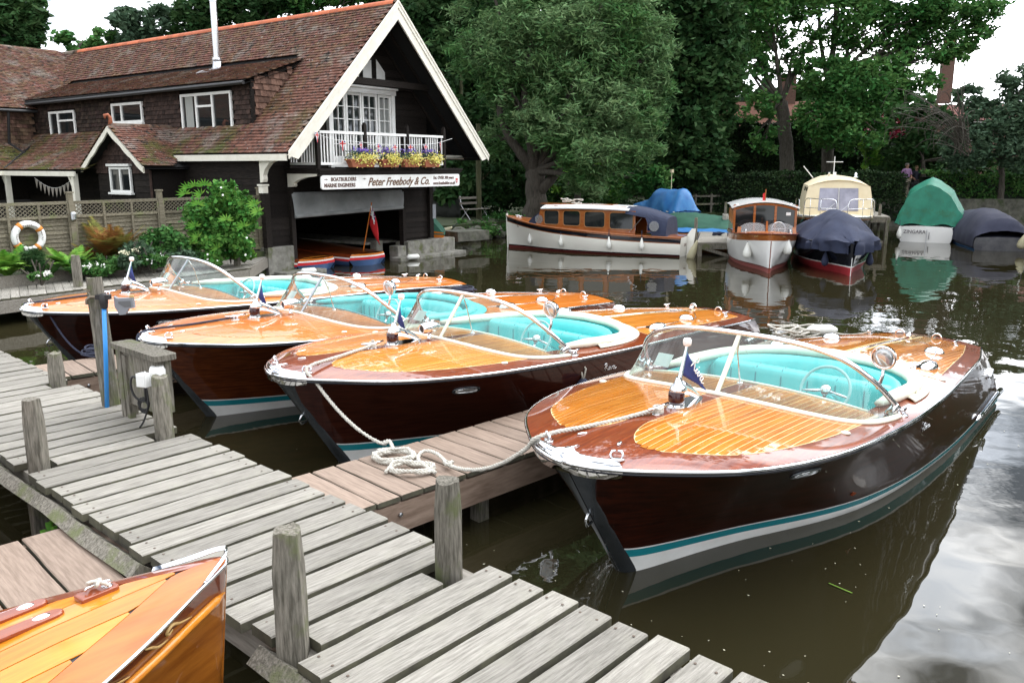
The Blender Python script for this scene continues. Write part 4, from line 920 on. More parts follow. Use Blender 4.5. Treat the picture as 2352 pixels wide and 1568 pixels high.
# bargeboards and white fascia
for x0, x1 in ((EX0 - .02, RX), (EX1 + .02, RX)):
    for dy, wd, th, dz in ((0, .27, .045, -.16), (-.035, .09, .03, -.05), (-.05, .05, .03, .015)):
        g = MB(); s = 1 if x1 > x0 else -1; zc = lambda x: EZ + abs(x - (EX0 if s > 0 else EX1)) * KL * 1.0
        za, zb = EZ - .02, RZ
        V = []
        for x, z in ((x0, za), (x1, zb)):
            for q in (wd / 2, -wd / 2): zz_ = z + dz * 1.4 + q * 1.4; e_ = max(0, (EZ - .14 - zz_)) if x == x0 else 0; V.append((x + s * e_ / KL, FY + dy, zz_ + e_))
        V += [(x, y - th, z) for x, y, z in V]; g.add(V, [(0, 1, 3, 2), (4, 6, 7, 5), (0, 4, 5, 1), (2, 3, 7, 6), (0, 2, 6, 4), (1, 5, 7, 3)]); fixn(g.build('bargeboard', m_whitebarge, BH))
g = MB(); g.beam((EX0 - .04, FY, 2.80), (EX0 - .04, 3.95, 2.80), .04, .15); g.build('eave_fascia', m_whitebarge, BH)
g = MB(); g.add([(EX0, FY, 2.78), (EX0, 4, 2.78), (-.3, 4, 2.78), (-.3, FY, 2.78)], [(0, 1, 2, 3)]); g.add([(5.6, FY, 2.84), (5.6, 6, 2.84), (EX1, 6, 2.84), (EX1, FY, 2.84)], [(0, 1, 2, 3)]); g.build('soffit', m_dark, BH)
# shingles on dormer wall, cheek, wing wall
sh = []; cheek = []
UZ = Vector((0, 0, 1))
WINS = [(1.62, 3.80, 3.50, 4.45), (5.67, 7.27, 3.80, 4.36), (9.42, 11.0, 3.40, 4.27)]
tile_plane(Vector((.18, DY0 + .05, 3.52)), YY, UZ, Vector((-1, 0, 0)), run=(11.2, 1.1), w=.15, gz=.115, length=.15, near=sh, keep=lambda c: not any(a - .06 < c.y < b + .06 and z0 - .08 < c.z < z1 for a, b, z0, z1 in WINS))
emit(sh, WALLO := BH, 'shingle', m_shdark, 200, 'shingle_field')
tile_plane(Vector((.27, DY0 - .02, 3.55)), Vector((1, 0, 0)), UZ, Vector((0, -1, 0)), run=(1.8, 1.8), w=.17, gz=.15, length=.18, near=cheek, keep=lambda c: zl(c.x) - .06 < c.z < 4.62 + (c.x - .17) * KD - .08)
g = MB(); g.prism([(.17, 3.56), (1.95, 5.32), (.17, 4.66)], .04, MYX, (0, DY0, 0)); g.build('dormer_cheek', m_board, BH)
emit(cheek, BH, 'cheek_shingle', m_shingle, 300)
g = MB(); g.box((.19, DY0 - .02, 4.08), (.09, .07, 1.05)); g.build('dormer_corner', m_board, BH)
wg = []
tile_plane(Vector((-9, 11.98, 3.32)), Vector((1, 0, 0)), UZ, Vector((0, -1, 0)), run=(9.1, 1.0), w=.16, gz=.12, length=.15, near=wg, keep=lambda c: c.x < .2)
emit(wg, BH, 'wing_shingle', m_shingle, 90, 'wing_shingle_field')
g = MB(); g.box((-4.4, 12.05, 3.0), (9.2, .1, 2.9)); g.build('wing_wall', m_board, BH)
# lean-to roofs over the veranda
ln = []; K2 = (3.3 - 2.5) / 1.8; U2 = Vector((1, 0, K2)).normalized(); N2 = Vector((-U2.z, 0, U2.x)); U3 = Vector((0, 1, K2)).normalized(); N3 = Vector((0, -U3.z, U3.y))
zA = lambda c: 2.5 + (c.x + 1.7) * K2; zB = lambda c: 2.5 + (c.y - 10.2) * K2
tile_plane(Vector((-1.72, 5.6, 2.5)), YY, U2, N2, run=(6.5, 1.95), near=ln, keep=lambda c: zA(c) > zB(c) - .02)
tile_plane(Vector((-9, 10.18, 2.5)), Vector((1, 0, 0)), U3, N3, run=(9, 1.95), near=ln, keep=lambda c: zB(c) > zA(c) - .02)
g = MB(); g.add([(-1.72, 5.6, 2.47), (-1.72, 12, 2.47), (.1, 12, 3.27), (.1, 5.6, 3.27)], [(0, 1, 2, 3), (3, 2, 1, 0)]); g.add([(-9, 10.18, 2.47), (0, 10.18, 2.47), (0, 12, 3.27), (-9, 12, 3.27)], [(0, 1, 2, 3)])
lt = g.build('veranda_roof', m_dark, BH); emit(ln, lt, 'veranda_tile', m_tile, 300, 'veranda_tile_field')
g = MB(); g.tube([(-1.7, 10.2, 2.53), (.1, 12.0, 3.36)], .035, 6); g.build('valley_strip', m_black, lt)
g = MB(); g.tube([(-.32, 5.9, 3.02), (-.32, 11.9, 3.02)], .001, 4); g.beam((.08, 5.6, 3.36), (.08, 12, 3.36), .03, .10); g.build('lead_flashing', m_steel, lt)
g = MB(); g.beam((-1.78, 5.95, 2.40), (-1.78, 10.1, 2.40), .05, .13); g.beam((-1.78, 10.12, 2.40), (-9, 10.12, 2.40), .05, .13); g.build('veranda_fascia', m_whitebarge, lt)
for x, y in ((-1.7, 6.15), (-1.7, 10.1), (-4.4, 10.15)):
    g = MB(); g.box((x, y, 1.5), (.13, .13, 1.8)); g.beam((x, y, 1.95), (x, y + .25, 2.36), .08, .08); g.build('veranda_post', m_whitebarge, BH)
# entrance porch gable
PX, PY0, PY1, PR, PZ = -1.5, 2.92, 5.84, 4.38, 3.62
g = MB(); g.prism([(3.15, .4), (5.6, .4), (5.6, 2.7), (PR, 3.5), (3.15, 2.7)], .06, Matrix(((0, 0, 1), (1, 0, 0), (0, 1, 0))), (-1.3, 0, 0)); g.box((-.8, 3.18, 1.5), (1.0, .06, 2.3)); g.build('porch_wall', m_board, BH)
pw = (3.94, 4.96, 1.93, 2.58)
bskip = lambda lo, hi, z: ((lo, pw[0] - .05), (pw[1] + .05, hi)) if pw[2] - .17 < z < pw[3] else ((lo, hi),)
boards('x', -1.30, 3.12, 5.63, .6, 2.4, .15, bskip)
ps = []; tile_plane(Vector((-1.315, 3.2, 2.42)), YY, UZ, Vector((-1, 0, 0)), run=(2.4, 1.1), w=.15, gz=.115, length=.15, near=ps, keep=lambda c: abs(c.y - PR) < (3.42 - c.z) / .62 and not (pw[0] - .05 < c.y < pw[1] + .05 and c.z < pw[3]))
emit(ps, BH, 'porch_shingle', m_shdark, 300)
KP = (PZ - 2.62) / (PR - PY0)
pr_ = []
for sd in (-1, 1):
    U = Vector((0, -sd, KP)).normalized(); N_ = Vector((0, sd * U.z, abs(U.y))); y0 = PY0 - .05 if sd < 0 else PY1 + .05
    tile_plane(Vector((-1.58, y0, 2.60)), Vector((1, 0, 0)), U, N_, run=(2.7, 1.72), near=pr_, w=.15, gz=.09, keep=lambda c: c.z > zl(c.x) - .05)
g = MB(); g.add([(-1.56, PY0, 2.58), (.8, PY0, 2.58), (.8, PR, PZ - .02), (-1.56, PR, PZ - .02), (-1.56, PY1, 2.58), (.8, PY1, 2.58)], [(0, 1, 2, 3), (3, 2, 5, 4)]); V = [(x, y, z - .05) for x, y, z in g.v]; g.add(V, [(3, 2, 1, 0), (4, 5, 2, 3)])
po = g.build('porch_roof', m_dark, BH); emit(pr_, po, 'porch_tile', m_tile, 300, 'porch_tile_field')
for k in range(7):
    x = -1.55 + .33 * k; g = MB(); g.sheet([[(x + .33 * i, PR + .10 * math.cos(a), PZ - .03 + .09 * math.sin(a)) for a in [math.pi * q / 8 for q in range(9)]] for i in range(2)], .012); fixn(g.build('porch_ridge_tile', m_tile, po, 40))
g = MB(); g.tube([(-1.55 + .02, PR, PZ + .02), (-1.52, PR, PZ + .18), (-1.58, PR, PZ + .26), (-1.66, PR, PZ + .24), (-1.66, PR, PZ + .16)], [.06, .045, .04, .045, .02], 8); g.build('terracotta_finial', m_terra, po, True)
for sd, ye in ((-1, PY0 - .04), (1, PY1 + .04)):
    g = MB(); V = []; n = 14
    for k in range(n + 1):
        u = k / n; y = ye + (PR - ye) * u; z = 2.57 + (PZ - 2.60) * u; w = .13 + .035 * abs(math.sin(u * 9.4)); V.append((-1.60, y, z + .0)); V.append((-1.60, y, z - w))
    g.add(V, [(2 * k, 2 * k + 2, 2 * k + 3, 2 * k + 1) for k in range(n)]); V2 = [(x - .04, y, z) for x, y, z in V]; g.add(V2, [(2 * k, 2 * k + 1, 2 * k + 3, 2 * k + 2) for k in range(n)])
    m_ = 2 * n + 2; g.f += [(2 * k + 1, 2 * k + 3, 2 * k + 3 + m_, 2 * k + 1 + m_) for k in range(n)] + [(2 * k, 2 * k + m_, 2 * k + 2 + m_, 2 * k + 2) for k in range(n)]
    fixn(g.build('scalloped_bargeboard', m_whitebarge, BH))
g = MB(); g.tube([(-1.33, 3.1, .5), (-1.33, 3.1, 2.5)], .035, 6); g.build('porch_downpipe', m_shdark, BH)
# windows: frame > panes
def window(ax, c, a0, a1, z0, z1, bars, hb, dr=-1, fw=.068, name='window', sill=True, curtain=None):
    g = MB(); 
    def bx(a, b, e, f, d=.05, off=0):
        if ax == 'x': g.box((c + dr * (d / 2 + off), (a + b) / 2, (e + f) / 2), (d, b - a, f - e))
        else: g.box(((a + b) / 2, c + dr * (d / 2 + off), (e + f) / 2), (b - a, d, f - e))
    bx(a0, a0 + fw, z0, z1); bx(a1 - fw, a1, z0, z1); bx(a0 + fw, a1 - fw, z1 - fw, z1); bx(a0 + fw, a1 - fw, z0, z0 + fw)
    for b in bars: bx(b - fw / 2, b + fw / 2, z0 + fw, z1 - fw, .048)
    for (p, q, zz) in hb: bx(p, q, zz - fw * .4, zz + fw * .4, .046)
    o_ = g.build(name, m_white, BH)
    if sill: g = MB(); bx(a0 - .05, a1 + .05, z0 - .05, z0 - .002, .10); g.build('sill', m_white, o_)
    edges = [a0 + fw] + sorted(bars) + [a1 - fw]
    for e0, e1 in zip(edges, edges[1:]):
        g = MB(); d = .012
        if ax == 'x': g.add([(c + dr * d, e0, z0 + fw), (c + dr * d, e1, z0 + fw), (c + dr * d, e1, z1 - fw), (c + dr * d, e0, z1 - fw)], [(0, 1, 2, 3)])
        else: g.add([(e0, c + dr * d, z0 + fw), (e1, c + dr * d, z0 + fw), (e1, c + dr * d, z1 - fw), (e0, c + dr * d, z1 - fw)], [(0, 1, 2, 3)])
        g.build('pane', m_winpane, o_)
    return o_
m_winpane = mat('dark_window_pane', (.012, .015, .016), .04, spec=.8)
window('x', .165, *WINS[0], [2.42, 3.12], [(2.42, 3.12, 4.12)])
window('x', .165, *WINS[1], [6.75], []); window('x', .165, *WINS[2], [10.45], [(9.48, 10.45, 3.98)])
g = MB(); G = [[(.145 + .006 * math.sin(k * 2.2), 3.28 + .03 * k, z) for k in range(12)] for z in (3.6, 4.38)]; g.sheet(G); g.build('net_curtain', mat('net_curtain', (.30, .31, .29), .9), BH)
window('x', -1.33, pw[0], pw[1], pw[2], pw[3], [4.45], [], fw=.06)
g = MB(); g.box((-1.38, 4.45, 2.63), (.1, 1.1, .06)); g.build('window_head', m_white, BH)
# french doors on the balcony
x0, x1, z0, z1 = DW; g = MB()
g.box((x0 + .05, -.03, (z0 + z1) / 2), (.12, .12, z1 - z0)); g.box((x1 - .05, -.03, (z0 + z1) / 2), (.12, .12, z1 - z0)); g.box(((x0 + x1) / 2, -.03, z1), (x1 - x0 + .1, .14, .14)); g.box(((x0 + x1) / 2, -.05, z1 + .09), (x1 - x0 + .2, .18, .05))
fd = g.build('french_door', m_white, BH)
lv = [(x0 + .11, x0 + .60, 2), (x0 + .62, x0 + 1.18, 2), (x0 + 1.20, x0 + 1.76, 2), (x0 + 1.80, x1 - .11, 2)]
for a, b, nc in lv:
    g = MB(); y = -.02
    g.box((a + .03, y, (z0 + z1) / 2), (.06, .05, z1 - z0 - .1)); g.box((b - .03, y, (z0 + z1) / 2), (.06, .05, z1 - z0 - .1)); g.box(((a + b) / 2, y, z1 - .10), (b - a, .045, .08)); g.box(((a + b) / 2, y, z0 + .15), (b - a, .045, .28))
    for k in range(1, nc): g.box((a + (b - a) * k / nc, y, (z0 + z1) / 2), (.022, .04, z1 - z0 - .1))
    for k in range(1, 5): g.box(((a + b) / 2, y, z0 + .28 + (z1 - z0 - .40) * k / 5), (b - a, .038, .022))
    g.build('door_leaf', m_white, fd)
    g = MB(); g.add([(a, .005, z0), (b, .005, z0), (b, .005, z1 - .1), (a, .005, z1 - .1)], [(0, 1, 2, 3)]); g.build('pane', m_winpane, fd)
g = MB(); G = [[(x1 - .50 + .035 * k, .002 - .003 * math.sin(k * 2.), z) for k in range(11)] for z in (2.7, 4.4)]; g.sheet(G); g.build('curtain', mat('grey_curtain', (.20, .21, .20), .9), fd)
for a, b in ((2.75, 2.95), (3.10, 3.42), (3.60, 3.92)):
    g = MB(); h = 5.42 + (.0 if a > 3.4 else (a - 3.2) * .5); g.add([(a, -.02, 4.78), (b, -.02, 4.78), (b, -.02, h if a < 3.5 else 5.1), (a, -.02, h)], [(0, 1, 2, 3)]); g.build('plaster_panel', m_white, BH)
g = MB(); g.box((3.2, -.05, 4.72), (3.4, .1, .12)); g.beam((1.4, -.6, 4.74), (5.0, -.6, 4.74), .1, .16); g.build('tie_beam', m_board, BH)
# balcony
BX0, BX1, BYF, BZ = .42, 5.62, -1.18, 2.56
g = MB(); g.box(((BX0 + BX1) / 2, BYF / 2, BZ - .06), (BX1 - BX0, -BYF, .10)); g.build('balcony_floor', m_board, BH)
for dz_, pr2, h in ((-.045, .06, .05), (-.10, .03, .06), (-.165, .0, .07)):
    g = MB(); g.box(((BX0 + BX1) / 2, BYF - pr2 / 2 - .02, BZ + dz_), (BX1 - BX0 + 2 * pr2, .05 + pr2, h)); g.box((BX0 - pr2 / 2, BYF / 2, BZ + dz_), (.05 + pr2, -BYF, h)); g.build('cornice_moulding', m_board, BH)
bpx = [BX0 + .04, 2.0, 3.55, 5.04]
for x in bpx + [None]:
    g = MB(); xx = x if x is not None else BX0 + .04; yy = BYF + .06 if x is not None else -.08
    g.box((xx, yy, BZ + .52), (.09, .09, 1.04)); g.prism([(-.045, 0), (.045, 0), (.0, .07)], (-.045, .045), MYX, (xx, yy, BZ + 1.04)); g.build('balcony_post', m_board, BH)
for (ax, ay), (bx_, by) in [((bpx[k] + .05, BYF + .06), (bpx[k + 1] - .05, BYF + .06)) for k in range(3)] + [((BX0 + .04, BYF + .1), (BX0 + .04, -.1))]:
    L_ = math.hypot(bx_ - ax, by - ay)
    rl = MB().beam((ax, ay, BZ + .84), (bx_, by, BZ + .84), .07, .06).build('balcony_rail', m_white, BH); MB().beam((ax, ay, BZ + .10), (bx_, by, BZ + .10), .05, .06).build('bottom_rail', m_white, rl)
    n = int(L_ / .092)
    for i in range(n):
        if i % 7 == 6: continue
        t = (i + .6) / n; g = MB(); g.box((ax + (bx_ - ax) * t, ay + (by - ay) * t, BZ + .46), (.026, .026, .68)); g.build('baluster', m_white, rl)
# roller tarpaulin over the boat opening
g = MB(); G = []
for i in range(22):
    u = i / 21; x = .44 + 4.0 * u
    G.append([(x + .04 * v * (1 if u < .5 else -2) * (1 if u in (0, 1) else .3), -.10 - .03 * math.sin(u * 25 + v * 3) * (v < 1) - .05 * v + (.0), 1.97 - .02 * u - (.60 + .04 * math.sin(u * 3)) * v + .12 * u * v) for v in (0, .15, .3, .45, .6, .75, .9, 1.0)])
g.sheet(G, .01); fixn(g.build('roller_tarpaulin', mat('pale_grey_tarpaulin', (.20, .21, .21), .75, col2=(.30, .31, .31), scale=2, bump=.5), BH, True))
g = MB(); g.tube([(.5, -.14, 1.38), (4.35, -.14, 1.46)], .05, 8); g.build('tarpaulin_roll', MATS['pale_grey_tarpaulin'], BH)
g = MB(); g.box((2.5, 2.4, .18), (.01, .01, .01)); g.box((4.3, 3.2, .42), (1.3, 5, .06)); g.box((4.0, .6, .25), (.25, .25, .5)); g.build('inner_landing', m_concrete, BH)
# flue
fl_ = Vector((1.85, 4.52, 5.2)); g = MB(); g.lathe([(.088, .38), (.088, 1.9)], fl_, 18); g.lathe([(.094, 1.05), (.094, 1.08)], fl_, 18); g.lathe([(.094, 1.12), (.094, 1.14)], fl_, 18); g.lathe([(.13, .34), (.12, .40)], fl_, 18); g.lathe([(.10, 1.9), (.10, 1.96)], fl_, 16)
fu = g.build('steel_flue', mat('brushed_flue_steel', (.62, .63, .64), .32, .9), BH, 40)
g = MB(); g.lathe([(.22, -.12), (.14, .1), (.11, .36)], fl_, 16); g.sheet([[(1.3 + .9 * a, 4.2 + .75 * b, 4.66 + (1.3 + .9 * a + .02) * KD + .03 + .01 * math.sin(9 * a + 5 * b)) for b in (0, .3, .6, 1)] for a in (0, .3, .6, 1)]); g.build('flue_flashing', m_steel, fu, True)

# ---------------------------------------------------------------- things on and round the boathouse
MB_ = Matrix.Rotation(R(54), 3, 'Z')
def bl(x, y, z): return BP + MB_ @ Vector((x, y, z))
sg = thing('name_sign', 'long white painted signboard with rounded corners under the balcony', 'sign', bl(2.96, -1.28, 2.22), R(54))
hw, hh, r = 2.57, .165, .06
P = [(cx + r * math.cos(a), cy + r * math.sin(a)) for cx, cy, a0 in ((hw - r, hh - r, 0), (-hw + r, hh - r, 90), (-hw + r, -hh + r, 180), (hw - r, -hh + r, 270)) for a in [R(a0 + 30 * k) for k in range(4)]]
g = MB(); g.prism(P, .04, MYX, (0, 0, 0)); fixn(g.build('board', m_white, sg))
g = MB(); g.tube([(x, -.004, y) for x, y in [(a * .985, b * .93) for a, b in P]], .005, 4, closed=True); 
RT = (math.pi / 2, 0, 0)
def sgt(s, x, z, size, m, sx=1, shear=0, bold=0): return text(s, size, m, 'lettering', sg, (x, -.004, z), RT, .003, shear, 'LEFT', sx, bold)
sgt('BOATBUILDERS', -2.27, .068, .122, m_brownink, .97, 0, .0035); sgt('MARINE ENGINEERS', -2.49, -.075, .125, m_brownink, .90, 0, .0035)
for x in (-2.42, -1.17):
    g = MB(); g.beam((x - .055, -.004, .07), (x + .055, -.004, .07), .004, .012); g.beam((x, -.004, .05), (x, -.004, .09), .004, .012); g.build('ornament', m_brownink, sg)
sgt('Peter Freebody & Co.', -1.06, -.015, .28, m_gilt, .93, .45, .0055); sgt('Peter Freebody & Co.', -1.065, -.012, .28, m_brownink, .93, .45, .002).location[1] = -.0075
sgt('Est. OVER 300 years', 1.44, .068, .11, m_brownink, .94, .1, .003); sgt('www.boatbuilder.co.uk', 1.43, -.078, .112, m_brownink, .88, .1, .003)
g = MB(); g.prism([(-.045, .04), (.045, .04), (.045, -.03), (0, -.09), (-.045, -.03)], .004, MYX, (2.44, -.006, 0)); cr_ = g.build('crest', m_flagred, sg); g = MB(); g.prism([(-.045, .01), (0, -.03), (.045, .01), (.045, -.015), (0, -.055), (-.045, -.015)], .004, MYX, (2.44, -.011, 0)); g.prism([(-.03, .045), (.03, .045), (.0, .12)], .004, MYX, (2.44, -.007, 0)); g.build('chevron', m_plastic, cr_)
g = MB(); g.beam((-2.6, .06, .17), (2.6, .06, .17), .1, .05); g.build('top_batten', m_board, sg)
# union flag bunting along the balcony
bu = thing('balcony_bunting', 'string of union flag pennants hung along the balcony rail', 'bunting', bl(0, 0, 0), R(54))
K0 = [(.25, -1.26, 3.40), (.75, -1.26, 3.24), (1.6, -1.26, 3.19), (2.6, -1.26, 3.15), (3.6, -1.26, 3.16), (4.5, -1.26, 3.21), (5.25, -1.26, 3.36)]
sp = spline(K0, 6); g = MB(); g.tube(sp, .005, 4); g.build('string', m_plastic, bu)
def flagtri(parent, c, s, tw):
    M = Matrix.Rotation(tw, 3, 'Z'); q = lambda x, z, y=0: c + M @ Vector((x * s, y, -z * s))
    g = MB(); g.add([q(-.5, 0), q(.5, 0), q(0, 1.25)], [(0, 1, 2)]); f = g.build('flag', m_flagblue, parent)
    g = MB(); y = -.004; g.add([q(-.5, .0, y), q(-.38, 0, y), q(.12, 1.0, y), q(.03, 1.15, y)], [(0, 1, 2, 3)]); g.add([q(.5, .0, y), q(.38, 0, y), q(-.12, 1.0, y), q(-.03, 1.15, y)], [(0, 1, 2, 3)]); g.add([q(-.17, 0, y * 1.5), q(.17, 0, y * 1.5), q(.1, 1.0, y * 1.5), q(-.1, 1.0, y * 1.5)], [(0, 1, 2, 3)]); g.add([q(-.42, .2, y * 1.5), q(.42, .2, y * 1.5), q(.33, .45, y * 1.5), q(-.33, .45, y * 1.5)], [(0, 1, 2, 3)]); g.build('white_cross', m_plastic, f)
    g = MB(); y = -.009; g.add([q(-.09, 0, y), q(.09, 0, y), q(.06, 1.15, y), q(-.06, 1.15, y)], [(0, 1, 2, 3)]); g.add([q(-.4, .26, y), q(.4, .26, y), q(.35, .39, y), q(-.35, .39, y)], [(0, 1, 2, 3)]); g.build('red_cross', m_flagred, f)
for x in (.33, 1.12, 1.72, 2.33, 2.93, 3.52, 4.12, 4.72):
    k = min(range(len(sp)), key=lambda i: abs(sp[i].x - x)); flagtri(bu, Vector((x, -1.27, sp[k].z - .005)), .2, rnd.uniform(-.5, .5))
vb = thing('veranda_bunting', 'faded grey pennant bunting sagging under the veranda roof', 'bunting', bl(0, 0, 0), R(54))
g = MB(); sp = [Vector((-1.66, 8.5 - 2.2 * t, 2.28 - .34 * math.sin(math.pi * min(1, t * 1.0)) ** 1 * .8 * (t < 1.1))) for t in [k / 20 for k in range(21)]]; g.tube(sp, .004, 4); g.build('string', m_plastic, vb)
mfb = mat('faded_pennant', (.22, .20, .17), .9)
for k in range(1, 20, 2):
    p = sp[k]; g = MB(); g.add([p + Vector((0, -.09, 0)), p + Vector((0, .09, 0)), p + Vector((-.01, 0, -.26))], [(0, 1, 2)]); g.build('flag', mfb, vb)
# balcony flower troughs
def petals(g, c, n, sx, sy, sz, s):
    for _ in range(n):
        p = Vector(c) + Vector((rnd.gauss(0, sx), rnd.gauss(0, sy), rnd.gauss(0, sz))); a = Vector((rnd.gauss(0, 1), rnd.gauss(0, 1), rnd.gauss(0, 1))).normalized(); b = a.orthogonal().normalized() * s; c_ = a.cross(b)
        g.add([p - b, p - c_, p + b, p + c_], [(0, 1, 2, 3)])
tro = None
for k, x in enumerate((1.65, 2.62, 3.42, 4.22)):
    t = thing('flower_trough', ('terracotta trough with trailing yellow flowers at the left end of the balcony', 'second terracotta trough from the left on the balcony with purple and yellow flowers', 'third terracotta trough from the left on the balcony, packed with yellow flowers', 'terracotta trough with purple and yellow flowers at the right end of the balcony')[k], 'flower trough', bl(x, -1.36 + .02, 2.575), R(54), 'flower troughs along the balcony')
    w = .44 if k == 0 else .33
    g = MB(); V = []
    for z, e in ((0, .8), (.16, .97), (.16, 1.05), (.20, 1.05)): V += [(sx * w * e, sy * .10 * e, z) for sx, sy in ((-1, -1), (1, -1), (1, 1), (-1, 1))]
    g.add(V, [(4 * j + i, 4 * j + (i + 1) % 4, 4 * j + 4 + (i + 1) % 4, 4 * j + 4 + i) for j in range(3) for i in range(4)] + [(12, 13, 14, 15), (3, 2, 1, 0)]); g.build('trough', m_terra, t)
    g = MB(); petals(g, (0, 0, .27), 420, w * .5, .07, .07, .022); g.build('foliage', m_lgrey, t, kind='stuff')
    g = MB(); petals(g, (.06, -.10, .21), 420, w * .48, .05, .07, .024); g.build('yellow_flowers', m_yellow, t, kind='stuff')
    g = MB(); petals(g, (.0 if k else .1, .02, .40), 120, w * .38, .05, .045, .024); g.build('purple_flowers', m_violet, t, kind='stuff')
for u, v, l_ in ((950, 595, 'white fender wedged against the right hand boathouse ledge'), (712, 628, 'white fender at the foot of the left boathouse block')):
    p = at(u, v, .02); t = thing('fender', l_, 'fender', (p.x, p.y - .12, .10), R(36), 'white fenders on the boathouse ledges'); MB().tube([(-.20, 0, 0), (-.15, 0, 0), (.15, 0, 0), (.20, 0, 0)], [.03, .075, .075, .03], 10).build('body', m_fender, t, True)
p = bl(5.72, -.12, 1.28); tag(MB().box((0, 0, 0), (.14, .03, .42)).build('notice_plate', m_grey, None, loc=p, rz=R(54)), 'small grey plate fixed to the right hand boathouse column', 'plate')
# lantern behind the rail
g = MB(); c = bl(4.3, -.9, 2.56); g.lathe([(.06, 0), (.06, .02), (.045, .03), (.045, .2), (.07, .22), (.02, .30), (.012, .34)], c, 8); tag(g.build('lantern', m_black), 'small black lantern standing behind the balcony rail', 'lantern')
# boats inside the boathouse
def stripe_boat(label, c, hd, L_, top):
    H = Hull(L_, .3, SB, [0, .28, .5, .68, .78, .80, .75, .68, .55], SZ, [.50, .44, .38, .34, .32], SW, [0, .12, .5, .72, .6], .05)
    t = thing('moored_launch', label, 'launch', c, hd, 'launches inside the boathouse'); 
    fixn(H.side(lambda q: H.Z(q), lambda q: H.Z(q) * .72, 30, 2).build('topside', m_mahog, t, True)); H.side(lambda q: H.Z(q) * .72, lambda q: H.Z(q) * .60, 30, 1).build('white_band', m_white, t, True); H.side(lambda q: H.Z(q) * .6, lambda q: H.Z(q) * .42, 30, 1).build('red_band', m_flagred, t, True); H.side(lambda q: H.Z(q) * .42, lambda q: -.1, 30, 2).build('blue_bottom', mat('slate_blue_paint', (.05, .10, .22), .4), t, True)
    g = H.transom(); Zt = H.Z(1)
    for nm, m_, z0, z1 in (('transom_top', m_orange, .84, 1), ('transom_white', m_white, .72, .84), ('transom_red', m_flagred, .50, .72), ('transom_blue', MATS['slate_blue_paint'], -.3, .50)):
        g = MB(); n = 10; g.sheet([[H.pt(1, Zt * zz, 1).lerp(H.pt(1, Zt * zz, -1), k / n) + Vector((.16 * (1 - (2 * k / n - 1) ** 2), 0, 0)) for k in range(n + 1)] for zz in (z0, z1)]); g.build(nm, m_, t, True)
    H.deck(lambda x, y: True, 40, 10).build('deck', m_hull2, t, True)
    g = MB(); g.sheet([[(L_ + .16 * (1 - (2 * k / 10 - 1) ** 2) * e, H.B(1) * (2 * k / 10 - 1), H.dz(L_, H.B(1) * (2 * k / 10 - 1)) + .002) for k in range(11)] for e in (-.2, 1.02)]); g.build('after_deck', top, t, True)
    return t, H
sb, Hs = stripe_boat('dark decked launch with a white, red and blue banded stern leaving the boathouse', bl(3.0, 4.75, 0), R(54 - 90 - 4), 5.2, m_hull2)
stripe_boat('honey decked launch with blue and red stripes at the left inside the boathouse', bl(1.02, 4.35, 0), R(54 - 90 + 0), 4.6, m_gold)
en = thing('ensign', 'red ensign hanging on a slanted varnished staff at the launch stern', 'flag', bl(2.85, -.05, .36), R(54 - 94))
g = MB(); g.tube([(0, 0, 0), (.38, .02, 1.25)], [.016, .012], 8); g.lathe([(.01, 0), (.022, .02), (.01, .04)], (.38, .02, 1.25), 8); g.build('staff', m_orange, en)
g = MB(); G = [[(.37 - .16 * v + .26 * u ** 1.0 + .24 * v * u, .02 + .045 * math.sin(3.2 * u + v * 2.5) , 1.20 - .46 * v - .72 * u * (1 - .2 * v)) for v in [k / 6 for k in range(7)]] for u in [k / 10 for k in range(11)]]
g.sheet(G, .002); g.build('red_cloth', m_flagred, en, True)
g = MB(); g.sheet([[p + Vector((0.004, -.008, 0)) if 0 else (p[0], p[1] - .006, p[2]) for p in r[:4]] for r in G[:5]]); ca = g.build('canton', m_flagblue, en, True)
g = MB(); a = [[Vector(p) + Vector((0, -.010, 0)) for p in r] for r in G]; g.tube([a[0][0], a[2][2] , a[4][3]], .012, 4); g.tube([a[4][0], a[2][2], a[0][3]], .012, 4); g.tube([a[2][0], a[2][3]], .014, 4); g.tube([a[0][2], a[4][2]], .014, 4); g.build('cross', m_plastic, ca)
# ================================================================ BOATS ACROSS THE WATER
def rr(w, h, r, n=4): return [(cx + r * math.cos(a), cy + r * math.sin(a)) for cx, cy, a0 in ((w / 2 - r, h / 2 - r, 0), (-w / 2 + r, h / 2 - r, 90), (-w / 2 + r, -h / 2 + r, 180), (w / 2 - r, -h / 2 + r, 270)) for a in [R(a0 + 90 * k / n) for k in range(n + 1)]]
def launch_hull(t, H, bands, deckm=None, rail=None, tm=None):
    for nm, m_, a, b in bands:
        f = lambda e: (e if callable(e) else (lambda q: e)); fixn(H.side(f(a), f(b), 40, 4).build(nm, m_, t, True))
    fixn(H.transom().build('transom', tm or bands[0][1], t, True))
    if deckm: H.deck(lambda x, y: True, 50, 14).build('deck', deckm, t, True)
    if rail: H.rail(.022, 0, .008).build('rub_rail', rail, t, True)
def fender(label, p, h=.42, r=.075, m=None, tilt=0, group='white fenders hanging on the moored boats'):
    t = thing('fender', label, 'fender', p, 0, group); g = MB(); M = Matrix.Rotation(tilt, 3, 'Y')
    g.lathe([(.01, 0), (r * .75, .03), (r, .10), (r * .95, h * .45), (r * .55, h * .75), (r * .3, h * .9), (.02, h)], (0, 0, 0), 12, M); g.build('body', m or m_fender, t, True)
    g = MB(); g.tube([M @ Vector((0, 0, h)), M @ Vector((0, .03, h + .22))], .011, 5); g.build('lanyard', m_navyrope, t); return t
